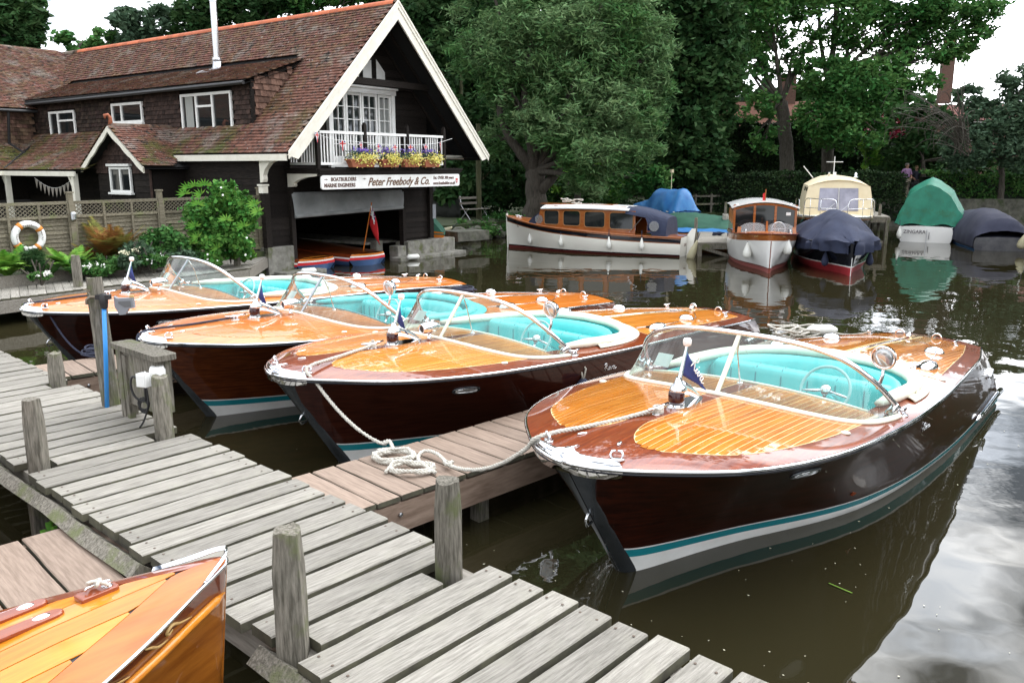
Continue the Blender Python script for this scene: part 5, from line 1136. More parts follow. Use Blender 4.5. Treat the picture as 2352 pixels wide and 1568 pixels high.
def cover(H, x0, x1, ridge, hem, amp=.02, n=40, m=26, over=.03, k=7., seed=0, sh=1.3, yshift=0):
    r = random.Random(seed); ph = [r.uniform(0, 6) for _ in range(6)]; G = []
    for i in range(n + 1):
        x = x0 + (x1 - x0) * i / n; q = min(max(x / H.L, .0), 1); b = max(H.B(q), .05) + over; zr = ridge(x); zs = H.Z(q) + .02; hm = hem(x); row = []
        for j in range(m + 1):
            v = 2 * j / m - 1; a = abs(v)
            if a > .8: y = b * (1 + .01 * (a > .9)); z = zs - (a - .8) / .2 * hm; fold = amp * 1.4 * math.sin(x * k * 2 + ph[0] + v * 2)
            else: y = b * (a / .8) ** .9; z = zs + (zr - zs) * (1 - (a / .8) ** sh); fold = amp * (math.sin(x * k + ph[1] + 3 * v) * .6 + math.sin(x * k * .43 + 5 * v + ph[2]))
            row.append((x, (y + fold * (a > .3)) * (1 if v > 0 else -1) + yshift, z + fold * .5 * (a <= .8) + (r.uniform(-.012, .012))))
        G.append(row)
    g = MB(); g.sheet(G, .006); return g
def wl(t, p):        # local to world of an empty placed flat
    return Vector(t.location) + Matrix.Rotation(t.rotation_euler[2], 3, 'Z') @ Vector(p)
# -- ivory cabin launch
A = R(-26); t = LS = thing('cabin_launch', 'ivory hulled wooden cabin launch with navy canopy moored bow to the left bank', 'cabin launch', (-.16, 27.3, 0), A)
HS = Hull(5.95, .06, SB, [0, .20, .42, .66, .84, .88, .84, .76, .62], SZ, [1.02, .80, .68, .60, .56], SW, [0, .22, .62, .72, .52], .05, (1.2, .9))
launch_hull(t, HS, [('wood_strake', m_brown, lambda q: HS.Z(q), lambda q: HS.Z(q) - .045), ('navy_band', m_blackgl, lambda q: HS.Z(q) - .045, lambda q: HS.Z(q) - .155), ('gilt_strake', m_brown, lambda q: HS.Z(q) - .155, lambda q: HS.Z(q) - .18), ('topside', m_creamhull, lambda q: HS.Z(q) - .18, lambda q: .11 - .05 * q), ('dark_line', m_blackgl, lambda q: .11 - .05 * q, lambda q: .075 - .05 * q), ('boot_top', m_oxide, lambda q: .075 - .05 * q, -.15)], m_brown, m_brown, m_creamhull)
g = MB(); g.beam((.0, 0, 1.0), (.0, 0, 1.10), .05, .05, (1, 0, 0)); g.tube([(.03, 0, -.1), (-.02, 0, 1.04)], .022, 6); g.build('stem_post', m_creamhull, t)
def cab(t, x0, x1, hb, zb, zt, m, wins, th=.04, slope0=.15):
    for sd in (1, -1):
        g = MB(); P = [(x0, zb(x0)), (x1, zb(x1)), (x1, zt), (x0 + slope0, zt)]; V = [(x, sd * hb, z) for x, z in P] + [(x, sd * (hb - th), z) for x, z in P]
        g.add(V, [(0, 1, 2, 3), (7, 6, 5, 4), (0, 4, 5, 1), (1, 5, 6, 2), (2, 6, 7, 3), (3, 7, 4, 0)]); w = fixn(g.build('cabin_side', m, t))
        for cx, cz, ww, hh in wins:
            g = MB(); g.prism(rr(ww, hh, min(.09, hh * .35)), .012, Matrix(((1, 0, 0), (0, 0, 1), (0, 1, 0))), (cx, sd * hb - (.006 if sd < 0 else .006), cz)); fixn(g.build('window_pane', m_winpane, w))
            g = MB(); P2 = rr(ww, hh, min(.09, hh * .35)); g.tube([(cx + a, sd * (hb + .012), cz + b) for a, b in P2], .014, 5, closed=True); g.build('window_frame', mat('tan_window_frame', (.36, .16, .05), .3, coat=.8), w, True)
def archroof(t, x0, x1, hb, z, c, m, name='cabin_roof', over=.06, th=.035):
    g = MB(); g.sheet([[(x, y * (hb + over), z + c * (1 - y * y) + .03 * math.sin(math.pi * (x - x0) / (x1 - x0))) for y in [2 * k / 12 - 1 for k in range(13)]] for x in [x0 + (x1 - x0) * i / 10 for i in range(11)]], th); return fixn(g.build(name, m, t, 40))
cab(t, 1.32, 4.55, .62, lambda x: HS.dz(x, .6) - .02, 1.30, m_brown, [(1.85, 1.05, .50, .44), (2.52, 1.04, .56, .46), (3.27, 1.02, .66, .48), (4.12, 1.0, .74, .50)])
rf = archroof(t, 1.50, 4.35, .62, 1.30, .10, m_whitegl)
for sd in (1, -1):
    g = MB(); g.beam((1.75, sd * .42, 1.405), (4.2, sd * .42, 1.405), .05, .012)
    for k in range(7): g.beam((1.9 + .33 * k, sd * .52, 1.385), (2.02 + .33 * k, sd * .52, 1.385), .03, .03)
    g.build('hand_rail', m_brown, rf)
g = MB(); g.box((2.5, 0, 1.45), (2.4, .5, .02)); g.build('roof_plank', m_brown, rf)
g = MB(); G = []
for i in range(13):
    x = 4.25 + 1.25 * i / 12; zt_ = 1.42 - .30 * (i / 12) ** 1.5; zb_ = 1.22 - .10 * min(i / 6, 1) if i < 7 else 1.12 - .52 * min(1, (i - 6) / 2)
    G.append([(x, .68 * math.copysign(abs(v) ** .5, v), zb_ + (zt_ - zb_) * (1 - abs(v) ** 3)) for v in [2 * j / 16 - 1 for j in range(17)]])
g.sheet(G, .006); g.add([G[-1][0], G[-1][16], (5.55, .66, .56), (5.55, -.66, .56)] , [(0, 1, 2, 3)]); g.add(G[-1], [tuple(range(17))]); cn = fixn(g.build('stern_canopy', m_navy, t))
g = MB(); g.lathe([(.15, 0), (.15, .008)], (5.15, -.70, .88), 18, Matrix.Rotation(R(90), 3, 'X')); g.build('canopy_port', m_clear, cn)
g = MB(); g.tube([(4.75, -.66, 1.10), (4.40, -.72, .68)], .012, 6); g.build('canopy_strut', m_chrome, cn)
g = MB(); g.sheet([[(1.05 + .6 * i / 6, .6 * y, .88 + .44 * (i / 6) ** .6 * (1 - .25 * y * y)) for y in [2 * j / 10 - 1 for j in range(11)]] for i in range(3, 7)]); g.sheet([[(1.02 + .1 * i, sd * .60, .84 + .46 * (i / 6) ** .7 * e) for e in (0, 1)] for sd in (-1,) for i in range(7)]); fc = g.build('fore_canopy', m_navy, t); g = MB(); g.lathe([(.14, 0), (.14, .006)], (1.42, -.615, .98), 14, Matrix.Rotation(R(90), 3, 'X')); g.build('side_screen', m_clear, fc)
g = MB(); g.add([(5.98, -.02, .62), (6.10, -.02, .80), (6.22, -.02, .80), (6.10, -.02, -.25), (5.97, -.02, -.25), (5.98, .02, .62), (6.10, .02, .80), (6.22, .02, .80), (6.10, .02, -.25), (5.97, .02, -.25)], [(0, 1, 2, 3, 4), (9, 8, 7, 6, 5), (0, 5, 6, 1), (1, 6, 7, 2), (2, 7, 8, 3), (3, 8, 9, 4)]); g.box((6.06, 0, .45), (.10, .06, .06)); g.build('rudder', m_creamhull, t)
text('LITTLE SEAGULL', .135, m_brownink, 'bow_name', t, tuple(HS.pt(.085, .74, -1, .012)), (R(90), 0, R(-14)), .002, 0, 'LEFT', .8, .001)
for s_, y in (('LITTLE', .46), ('SEAGULL', -.05)): text(s_, .115, m_brownink, 'stern_name', t, (6.008, -y, .34), (R(90), 0, R(90)), .002, 0, 'LEFT', .8, .001)
for k, (x, l_) in enumerate(((1.0, 'first white fender from the bow of the ivory cabin launch'), (2.25, 'second white fender from the bow of the ivory cabin launch'), (3.85, 'third white fender from the bow of the ivory cabin launch'), (4.85, 'white fender nearest the stern of the ivory cabin launch'))):
    p = HS.pt(x / 5.95, .26, -1, .09); p.z = .18; fender(l_, wl(t, p), .36, .075)
g = MB(); 
for x, y in ((.35, .05), (.5, -.06)): cleat(g, x, y, HS.dz(x, y), .12, .6)
g.build('bow_cleats', m_chrome, t, True, kind='stuff')
g = MB(); q = random.Random(2)
for k in range(7): r_ = q.uniform(.08, .16); ox, oy = q.uniform(-.3, .3), q.uniform(-.12, .12); g.tube([(2.2 + ox + r_ * math.cos(a), oy + r_ * math.sin(a), 1.47 + .022 * k + .02 * math.sin(2 * a + k)) for a in [2 * math.pi * w / 12 for w in range(12)]], .014, 5, closed=True)
g.v = [tuple(wl(t, p)) for p in g.v]; tag(g.build('rope_heap', m_rope, None, True), 'pale ropes heaped on the cabin roof of the ivory launch', 'rope')
p = aty(1100, 490, 33); post(p.x, p.y, .5, 4.2, .11, 'tall slim mossy pole under the trees right of the boathouse gable', 'pole', None, m=m_barkivy, taper=.8, seed=14, name='mossy_pole')
# -- white launch, bow towards us
t = LW = thing('white_launch', 'white launch with an arched cabin top and wooden windscreen, bow facing the camera', 'launch', (6.36, 20.35, 0), R(78.5))
HW_ = Hull(5.6, .10, SB, [0, .24, .48, .72, .86, .88, .84, .76, .62], SZ, [.98, .88, .82, .78, .76], SW, [0, .20, .60, .76, .6], .06, (1.15, .8))
launch_hull(t, HW_, [('varnished_strake', m_brown, lambda q: HW_.Z(q), lambda q: HW_.Z(q) - .17), ('topside', m_whitegl, lambda q: HW_.Z(q) - .17, .13), ('red_line', m_oxide, .13, .10), ('boot_top', mat('faded_red_bottom', (.33, .10, .09), .6), .10, -.2)], m_brown, m_mahog)
g = MB(); g.tube([HW_.pt(0, z, 1) + Vector((-.008, 0, 0)) for z in (-.1, .2, .5, .8)], .012, 6); g.build('stem_line', m_mahog, t)
for sd in (1, -1): script_badge(t, HW_.pt(.055, .875, sd, .008), (HW_.pt(.10, .87, sd) - HW_.pt(.05, .87, sd)).normalized() * (1), (0, 0, 1), .07, m_gilt, 'gilt_scroll', .006)
for k in range(14):
    y = -.6 + .09 * k; s_ = strip(HW_, y, y + .084, lambda x: (-(HW_.B(x / 5.6) - .10), HW_.B(x / 5.6) - .10), .25, 1.55, .006, 16)
    if s_: s_.build('deck_plank', m_orange, t)
for sd in (1, -1):
    g = MB(); G = [[(1.30 + .10 * v, sd * y, .88 + .03 * 0 + (.28 - .10 * (abs(y - .33) / .33) ** 3) * v) for v in (0, .5, 1)] for y in [.03 + .66 * k / 10 for k in range(11)]]; g.sheet(G, .006); g.build('wind_screen', m_clear, t)
    g = MB(); g.beam((1.30, sd * .70, .84), (1.40, sd * .68, 1.04), .09, .05); g.build('screen_post', m_brown, t)
    g = MB(); cleat(g, .95, sd * .55, HW_.dz(.95, .55), .10); g.tube([(.95, sd * .55, HW_.dz(.95, .55)), (.95, sd * .55, HW_.dz(.95, .55) + .09)], .013, 6); g.build('deck_fitting', m_chrome, t, True)
g = MB(); g.beam((1.28, 0, .86), (1.38, 0, 1.20), .05, .05); g.build('screen_post', m_brown, t)
g = MB(); g.tube([(1.58 + .03 * math.sin(a), -.32 + .17 * math.cos(a), 1.0 + .17 * math.sin(a)) for a in [2 * math.pi * k / 20 for k in range(20)]], .012, 6, closed=True); g.tube([(1.58, -.49, 1.0), (1.58, -.15, 1.0)], .01, 5); g.tube([(1.58, -.32, 1.0), (1.55, -.32, .84)], .01, 5); g.build('steering_wheel', m_plastic, t, True)
for x0_, x1_ in ((-.82, -.76), (-.30, -.24), (.24, .30), (.76, .82)):
    g = MB(); g.box((2.05, (x0_ + x1_) / 2, 1.22), (.06, .06, .74)); g.build('cabin_post', m_brown, t)
for a, b in ((-.76, -.30), (-.24, .24), (.30, .76)):
    g = MB(); g.add([(2.06, a, .88), (2.06, b, .88), (2.06, b, 1.60 - .14 * b * b), (2.06, a, 1.60 - .14 * a * a)], [(0, 1, 2, 3)]); g.build('front_pane', m_winpane, t)
g = MB(); g.tube([(2.04, .80 * v, 1.61 - .14 * v * v) for v in [2 * k / 12 - 1 for k in range(13)]], .03, 6); g.build('roof_beam', m_brown, t)
archroof(t, 1.98, 4.6, .82, 1.50, .16, m_whitegl, over=.05); cab(t, 2.06, 4.55, .80, lambda x: HW_.dz(x, .8) - .02, 1.52, m_brown, [(2.5, 1.25, .5, .36), (3.2, 1.25, .5, .36), (3.9, 1.25, .5, .36)], slope0=0)
g = MB(); g.add([(2.035, -.66, 1.32), (2.035, -.54, 1.32), (2.035, -.54, 1.40), (2.035, -.66, 1.40)], [(0, 1, 2, 3)]); g.build('paper_notice', m_plastic, t)
g = MB(); g.tube([(2.2, 0, 1.66), (2.2, 0, 1.98)], .014, 6); g.lathe([(.02, 0), (.02, .03)], (2.2, 0, 1.97), 6); mf_ = g.build('flag_staff', m_brown, t); g = MB(); g.sheet([[(2.21 + .0, .01 + .05 * v, 1.92 - .22 * u - .04 * v + .0) for v in (0, .6, 1.2)] for u in (0, .5, 1)]); g.build('red_ensign', m_flagred, mf_)
g = MB(); g.lathe([(.02, -.06), (.035, .03), (.04, .06)], (2.15, -.66, 1.60), 8, Matrix.Rotation(R(-90), 3, 'Y')); g.lathe([(.02, -.06), (.035, .03), (.04, .06)], (2.15, .72, 1.58), 8, Matrix.Rotation(R(-90), 3, 'Y')); g.build('roof_horn', m_chrome, t, True, kind='stuff')
for k, (x, sd, l_) in enumerate(((.75, 1, 'large white fender on the left bow of the white launch'), (.70, -1, 'large white fender between the white launch and the navy covered boat'))):
    p = HW_.pt(x / 5.6, .5, sd, .10); p.z = .28 if sd > 0 else .40; fender(l_, wl(t, p), .42, .11)
# -- navy covered boat with red bottom
t = LN = thing('covered_launch', 'black hulled launch with a red bottom under a wrinkled navy canvas cover', 'covered boat', (8.16, 19.8, 0), R(79.5))
HN = Hull(5.4, .10, SB, [0, .26, .52, .76, .88, .90, .85, .76, .62], SZ, [.80, .76, .74, .72, .70], SW, [0, .20, .62, .78, .6], .06, (1.1, .8))
launch_hull(t, HN, [('topside', m_blackgl, lambda q: HN.Z(q), .235), ('white_line', m_white, .235, .205), ('bottom', m_red, .205, -.25)], m_black)
rg = lambda x: float(np.interp(x, [0, .25, .8, 1.5, 2.6, 4, 5.4], [.82, .95, 1.2, 1.42, 1.48, 1.25, .95]))
cv = cover(HN, -.03, 5.4, rg, lambda x: float(np.interp(x, [0, .3, .9, 2, 5], [.30, .26, .22, .30, .2])), .05, 46, 30, .04, 9, 3); fixn(cv.build('canvas_cover', m_navy, t, 50))
g = MB(); g.tube([HN.pt(0, z, 1) + Vector((-.006, 0, 0)) for z in (-.1, .2, .45)], .010, 6); g.build('stem_line', m_white, t)
for l_, x, sd in (('dark blue fender at the right side of the navy covered boat', 1.0, -1), ('dark blue fender at the left bow of the navy covered boat', .7, 1)):
    p = HN.pt(x / 5.4, .4, sd, .09); p.z = .16; fender(l_, wl(t, p), .36, .09, m_navy, 0, 'blue fenders of the covered boat')
# -- cream canopied cruiser
t = LC = thing('canopied_cruiser', 'motor cruiser under a beige canvas canopy with a clear front panel and chrome pulpit', 'motor cruiser', (9.85, 24.85, 0), R(74))
HC = Hull(7.0, .25, SB, [0, .34, .62, .92, 1.12, 1.18, 1.15, 1.08, .95], SZ, [1.12, 1.06, 1.0, .95, .92], SW, [0, .25, .8, 1.0, .9], .07, (1.4, .9))
launch_hull(t, HC, [('rail_band', m_white, lambda q: HC.Z(q), lambda q: HC.Z(q) - .06), ('wood_band', m_brown, lambda q: HC.Z(q) - .06, lambda q: HC.Z(q) - .12), ('topside', m_blackgl, lambda q: HC.Z(q) - .12, .2), ('boot_top', m_white, .2, -.2)], m_creamtarp, m_white)
NX = 12; sec = lambda x, k: None
def canopy(x):   # half width, eave height, crown
    return np.interp(x, [1.55, 1.95, 2.6, 4.6, 5.3], [1.06, 1.02, .98, .98, 1.0]), np.interp(x, [1.55, 1.8, 2.15, 4.6, 5.3], [1.12, 1.55, 2.02, 2.02, 1.6]), np.interp(x, [1.55, 2.15, 2.4, 4.6], [.02, .16, .30, .28])
G = []
for x in (1.9, 2.0, 2.15, 2.6, 3.2, 3.9, 4.6, 5.2):
    w, z, c = canopy(x); zz = 1.98; G.append([(x, -w, 1.02), (x, -w * .98, 1.5), (x + .0, -w * .90, 1.98)] + [(x, w * v * .90, 1.98 + (.34 if x > 2.1 else .20) * (1 - v * v)) for v in (-.7, -.4, 0, .4, .7)] + [(x, w * .90, 1.98), (x, w * .98, 1.5), (x, w, 1.02)])
g = MB(); g.sheet(G); fr_ = [(1.66 + .0, p[1] * 1.02, p[2]) if p[2] < 1.2 else (1.66 + (p[2] - 1.02) * .26, p[1], p[2]) for p in G[0]]
g.sheet([fr_, G[0]]); cn = fixn(g.build('canopy', m_creamtarp, t, 30))
g = MB(); L_ = len(fr_); g.add(fr_, [tuple(range(L_))]); fixn(g.build('front_panel', m_creamtarp, cn))
fx = lambda z: 1.645 + (z - 1.02) * .26
g = MB()
for a, b in ((-.60, -.02), (.02, .60)): g.add([(fx(1.22), a, 1.22), (fx(1.22), b, 1.22), (fx(1.92), b * .95, 1.92), (fx(1.92), a * .95, 1.92)], [(0, 1, 2, 3)])
g.build('clear_window', mat('smoky_window', (.20, .20, .25), .15, col2=(.34, .34, .42), scale=2), cn)
g = MB(); g.tube([(fx(1.92) - .01, 0, 1.93), (fx(1.2) - .01, 0, 1.2)], .012, 5); g.tube([(fx(1.3) - .02, -.10, 1.22), (fx(1.5) - .02, -.35, 1.45)], .008, 4); g.tube([(fx(1.3) - .02, .35, 1.22), (fx(1.5) - .02, .1, 1.45)], .008, 4); g.build('wiper', m_steel, cn, kind='stuff')
for sd in (-1, 1):
    g = MB()
    for z0_, h in ((1.10, .0), ): pass
    P_ = [(.35, sd * .16, 1.12), (.38, sd * .20, 1.58), (.62, sd * .60, 1.62), (1.0, sd * .88, 1.62), (1.30, sd * .98, 1.60), (1.42, sd * 1.02, 1.45), (1.45, sd * 1.03, 1.05)]
    g.tube(spline(P_, 4), .014, 6); g.tube([(.36, sd * .18, 1.34), (.7, sd * .66, 1.34), (1.44, sd * 1.02, 1.32)], .011, 6)
    for x, y in ((.62, .60), (1.0, .88)): g.tube([(x, sd * y, 1.05), (x, sd * y, 1.62)], .010, 6)
    g.build('pulpit_rail', m_chrome, t, True)
    g = MB(); g.tube([(2.3 + .4 * k, sd * 1.14, z) for k, z in ((0, 1.0), (.1, 1.5), (3, 1.55), (6, 1.5), (6.1, 1.0))], .012, 6); g.build('side_rail', m_chrome, t, True)
    g = MB(); g.add([(2.5, sd * .955, 1.35), (3.3, sd * .955, 1.35), (3.25, sd * .90, 1.92), (2.55, sd * .90, 1.92)], [(0, 1, 2, 3)]); g.add([(3.5, sd * .958, 1.35), (4.3, sd * .958, 1.35), (4.25, sd * .90, 1.92), (3.55, sd * .90, 1.92)], [(0, 1, 2, 3)])
    g.build('side_window', m_winpane, cn)
g = MB(); g.tube([(3.6, .05, 2.3), (3.6, .05, 2.92)], .014, 6); g.tube([(3.6, -.22, 2.74), (3.6, .30, 2.74)], .012, 6); g.box((3.6, .02, 2.36), (.1, .1, .1)); g.build('mast', m_plastic, t)
g = MB(); g.tube([(3.2, .72, 2.22), (3.0, 1.05, 2.60)], .016, 6); g.build('aerial', m_plastic, t)
g = MB(); g.lathe([(.07, 0), (.08, .03), (.04, .06), (.05, .14), (.01, .18)], (3.4, -.62, 2.22), 10); g.lathe([(.04, 0), (.04, .10), (.05, .12)], (3.3, .22, 2.28), 8); g.build('roof_lamp', m_chrome, t, True, kind='stuff')
# -- green tarpaulined cruiser, stern to us
t = LZ = thing('tarpaulined_cruiser', 'white sterned cruiser shrouded in a tall green tarpaulin', 'covered boat', (17.1, 33.6, 0), math.atan2(-.86, -.5))
HZ_ = Hull(5.4, .3, SB, [0, .3, .55, .8, .92, .95, .92, .88, .80], SZ, [.85, .75, .62, .55, .52], SW, [0, .3, .75, .85, .78], .05)
launch_hull(t, HZ_, [('topside', m_whitegl, lambda q: HZ_.Z(q), .05), ('boot_top', m_navy, .05, -.15)], m_white, m_steel, m_whitegl)
g = MB(); G = []
r_ = random.Random(5)
for i in range(25):
    x = .6 + 4.55 * i / 24; hb = .84 - .12 * max(0, (2.5 - x) / 2.5); pk = float(np.interp(x, [.6, 2, 3.6, 4.6, 5.15], [1.1, 1.9, 2.1, 2.22, 1.98])); sz = pk - .38; hz = .60 + .05 * math.sin(x * 5)
    row = []
    for v in [2 * j / 24 - 1 for j in range(25)]:
        a = abs(v); s_ = 1 if v > 0 else -1
        if a < .4: y = hb * .78 * a / .4; z = pk - (pk - sz) * (a / .4) ** 1.2
        else: e = (a - .4) / .6; y = hb * (.78 + .38 * e + (.42 * e if s_ > 0 else 0)) + .07 * (.3 + e) * math.sin(x * 9 + 2 * s_ + 2 * e) ; z = sz + (hz - (.28 * min(1, (5.3 - x)) if s_ > 0 else 0) - sz) * e
        row.append((x + .02 * math.sin(6 * v + x), s_ * y, z + r_.uniform(-.022, .022)))
    G.append(row)
g.sheet(G, .006); fixn(g.build('tarpaulin', m_greentarp, t, 60))
bk = [Vector(p) for p in G[-1]]; g = MB(); rows = []
for e in (0, .25, .5, .75, 1): rows.append([Vector((p.x + .10 * e + .035 * math.sin(j * 1.3 + e * 3) * e, p.y * (1 + .04 * e), p.z + (.60 + .04 * math.sin(j * .9) - p.z) * e)) for j, p in enumerate(bk)])
g.sheet(rows); g.build('tarpaulin_end', m_greentarp, t, 60)
text('ZINGARA', .17, mat('grey_lettering', (.10, .09, .10), .6), 'stern_name', t, (5.475, -.72 + .0, .33), (R(90), 0, R(90)), .003, 0, 'LEFT', .95, .002).location = (5.49, -.70, .36)
g = MB(); g.box((5.48, .04, .22), (.06, .02, .46)); g.tube([(5.5, .12, .36), (5.53, .12, .22), (5.5, .12, .12)], .012, 5); g.build('rudder_fitting', m_steel, t)
# -- navy covered boat at the right
t = LR = thing('covered_dinghy', 'low boat wholly wrapped in dark navy canvas beside the green tarpaulined cruiser', 'covered boat', (16.75, 31.0, 0), math.atan2(-.97, -.27))
HR = Hull(5.2, .3, SB, [0, .28, .5, .72, .82, .84, .82, .80, .76], SZ, [.6, .5, .45, .42, .40], SW, [0, .3, .7, .78, .74], .05)
launch_hull(t, HR, [('topside', m_navy, lambda q: HR.Z(q), .04), ('boot_top', m_bluetarp, .04, -.12)], m_navy, None, mat('grey_black_cover_end', (.05, .05, .06), .5, col2=(.11, .11, .115), scale=4))
cv = cover(HR, .0, 5.25, lambda x: float(np.interp(x, [0, 1.5, 3, 4.4, 5.0, 5.25], [.7, 1.1, 1.22, 1.12, .98, .62])), lambda x: .30, .012, 40, 26, .05, 5, 8, 2.4); fixn(cv.build('canvas_cover', mat('dark_navy_canvas', (.015, .017, .036), .9, col2=(.024, .027, .05), scale=3, bump=.4), t, 60))
fender('weathered beige fender hanging beside the beam of the right edge mooring', aty(2343, 572, 25.2), .5, .13, m_fbeige, .25, 'beige fenders')
fender('small white fender at the left corner of the green tarpaulined cruiser', aty(2064, 548, 28.9), .42, .09)
# white boat entering at the right edge: only its fender side shows
# -- blue tarpaulined boat, green low boat
t = thing('blue_covered_boat', 'small boat under a bright blue tarpaulin beyond the cabin launch', 'covered boat', (4.95, 33.4, 0), R(-61)); t.scale = (.88, .88, .97)
HB_ = Hull(3.5, .25, SB, [0, .22, .42, .62, .72, .74, .72, .70, .66], SZ, [1.15, 1.08, 1.02, 1.0, 1.0], SW, [0, .2, .5, .6, .55], .04)
launch_hull(t, HB_, [('upper_topside', m_white, lambda q: HB_.Z(q), lambda q: .9), ('topside', mat('royal_blue_paint', (.01, .05, .20), .4), .9, -.1)], m_white, m_white, MATS['royal_blue_paint'])
cv = cover(HB_, .5, 3.55, lambda x: float(np.interp(x, [.5, 1.2, 1.7, 3.2, 3.42, 3.55], [1.25, 1.42, 1.80, 1.84, 1.60, 1.04])), lambda x: .16 + .10 * math.sin(x * 3), .03, 34, 24, .04, 8, 4, 2.0); fixn(cv.build('tarpaulin', m_bluetarp, t, 60))
g = MB(); g.tube([(2.4, 0, 1.8), (2.4, 0, 2.5)], .014, 5); g.box((2.4, 0, 2.5), (.12, .12, .12)); g.build('mast_light', m_creamtarp, t)
t = thing('green_covered_boat', 'long low boat under dark green canvas between the cabin launch and the jetty', 'covered boat', (5.1, 30.6, 0), R(-27))
HG = Hull(4.6, .25, SB, [0, .25, .5, .72, .85, .88, .85, .8, .72], SZ, [.55, .5, .45, .42, .40], SW, [0, .25, .65, .75, .6], .04)
launch_hull(t, HG, [('topside', m_brown, lambda q: HG.Z(q), -.1)], m_brown)
cv = cover(HG, .0, 4.6, lambda x: float(np.interp(x, [0, .8, 1.6, 3, 4.6], [.65, .95, 1.0, .82, .55])), lambda x: .12, .02, 34, 22, .04, 5, 9, 1.2); fixn(cv.build('canvas_cover', m_dkgreentarp, t, 60))
g = MB(); g.sheet([[(.4 + 3.0 * i / 10, -.95 - .45 * v, .50 - .10 * v + .02 * math.sin(i * 2 + v * 3)) for v in (0, .33, .66, 1)] for i in range(11)], .01); g.build('blue_sheet', m_bluetarp, t, True)
# ================================================================ JETTIES, LANDINGS
def jetty(label, P, z, n, m=m_dock, pile=.6, name='jetty'):
    t = thing(name, label, 'jetty', (0, 0, 0), 0); a, b, c, d = [Vector((p[0], p[1], z)) for p in P]   # near-left, near-right, far-right, far-left
    for i in range(n):
        t0, t1 = i / n, (i + .9) / n; p = a.lerp(d, t0), b.lerp(c, t0), b.lerp(c, t1), a.lerp(d, t1)
        g = MB(); g.add(list(p) + [x - Vector((0, 0, .04)) for x in p], [(0, 1, 2, 3), (7, 6, 5, 4), (0, 4, 5, 1), (1, 5, 6, 2), (2, 6, 7, 3), (3, 7, 4, 0)]); g.build('plank', m, t)
    dz_ = Vector((0, 0, -.13))
    for p, q in ((a, b), (a, d), (b, c)): MB().beam(p + dz_, q + dz_, .07, .16).build('edge_beam', m_post, t)
    for p in (a.lerp(b, .06), a.lerp(b, .94), a.lerp(d, .5), b.lerp(c, .5)):
        MB().box((p.x, p.y, z / 2 - .2), (.11, .11, z + .3)).build('pile', m_post, t)
    MB().beam(a.lerp(b, .06) + Vector((0, 0, -.15)), Vector((a.lerp(b, .9).x, a.lerp(b, .9).y, .02)), .05, .09).build('brace', m_post, t)
    return t
J1 = [at(1603, 556, .42), at(1682, 556, .42), at(1690, 527, .42), at(1606, 530, .42)]
jetty('small grey jetty between the cabin launch stern and the white launch', J1, .42, 11)
for (u, v, h, l_) in ((1664, 528, .95, 'tall pale jetty post wound with white and blue rope'), (1597, 546, .62, 'thin jetty post beside the rudder of the cabin launch'), (1675, 545, .12, 'stub post at the near right corner of the small jetty')):
    p = at(u, v, .42); post(p.x, p.y, -.4, .42 + h, .055, l_, group='jetty posts', taper=.9, seed=int(u))
J2 = [(11.6, 28.9), (12.9, 28.5), (15.6, 38.0), (13.6, 38.4)]
jetty('raised grey landing stage leading to the far bank behind the boats', J2, .92, 26)
for x, y in ((11.8, 29.2), (12.85, 29.2), (12.4, 31.2), (13.4, 31.0)):
    post(x, y, -.3, 1.30, .05, {11.8: 'short grey post at the near left corner of the raised landing stage', 12.85: 'short grey post at the near right corner of the raised landing stage', 12.4: 'short grey post further back on the left of the raised landing stage', 13.4: 'short grey post further back on the right of the raised landing stage'}[x], group='landing stage posts', taper=1, seed=int(x * 7))
c = at(1645, 541, .42); g = MB()
for k in range(5): r_ = .10 + .012 * k; g.tube([(c.x + r_ * 1.2 * math.cos(a) + .02 * k, c.y + r_ * math.sin(a), .44 + .018 * k + .01 * math.sin(3 * a + k)) for a in [2 * math.pi * q / 16 for q in range(16)]], .016, 5, closed=True)
tag(g.build('rope_coil', m_navyrope), 'dark blue rope coil heaped on the small jetty', 'rope')
g = MB(); c = at(1664, 528, .42)
for k in range(5): g.tube([(c.x + .085 * math.cos(a), c.y + .085 * math.sin(a), .80 + .04 * k + .01 * math.sin(a)) for a in [2 * math.pi * q / 12 for q in range(12)]], .016, 5, closed=True)
g.tube(spline([(c.x + .08, c.y - .05, .95), (c.x + .12, c.y - .1, .6), (c.x - .1, c.y - .35, .48), (c.x - .45, c.y - .45, .46)], 6), .016, 5)
tag(g.build('rope_lashing', m_rope), 'pale rope wound round the tall jetty post', 'rope')
fender('beige sausage fender leaning in the water by the small jetty', at(1583, 594, 0) + Vector((0, 0, -.05)), .62, .12, m_fbeige, .35, 'beige fenders')
fender('beige fender lying against the concrete slab on the left bank', aty(1010, 540, 27.4), .5, .13, m_fbeige, 1.0, 'beige fenders')
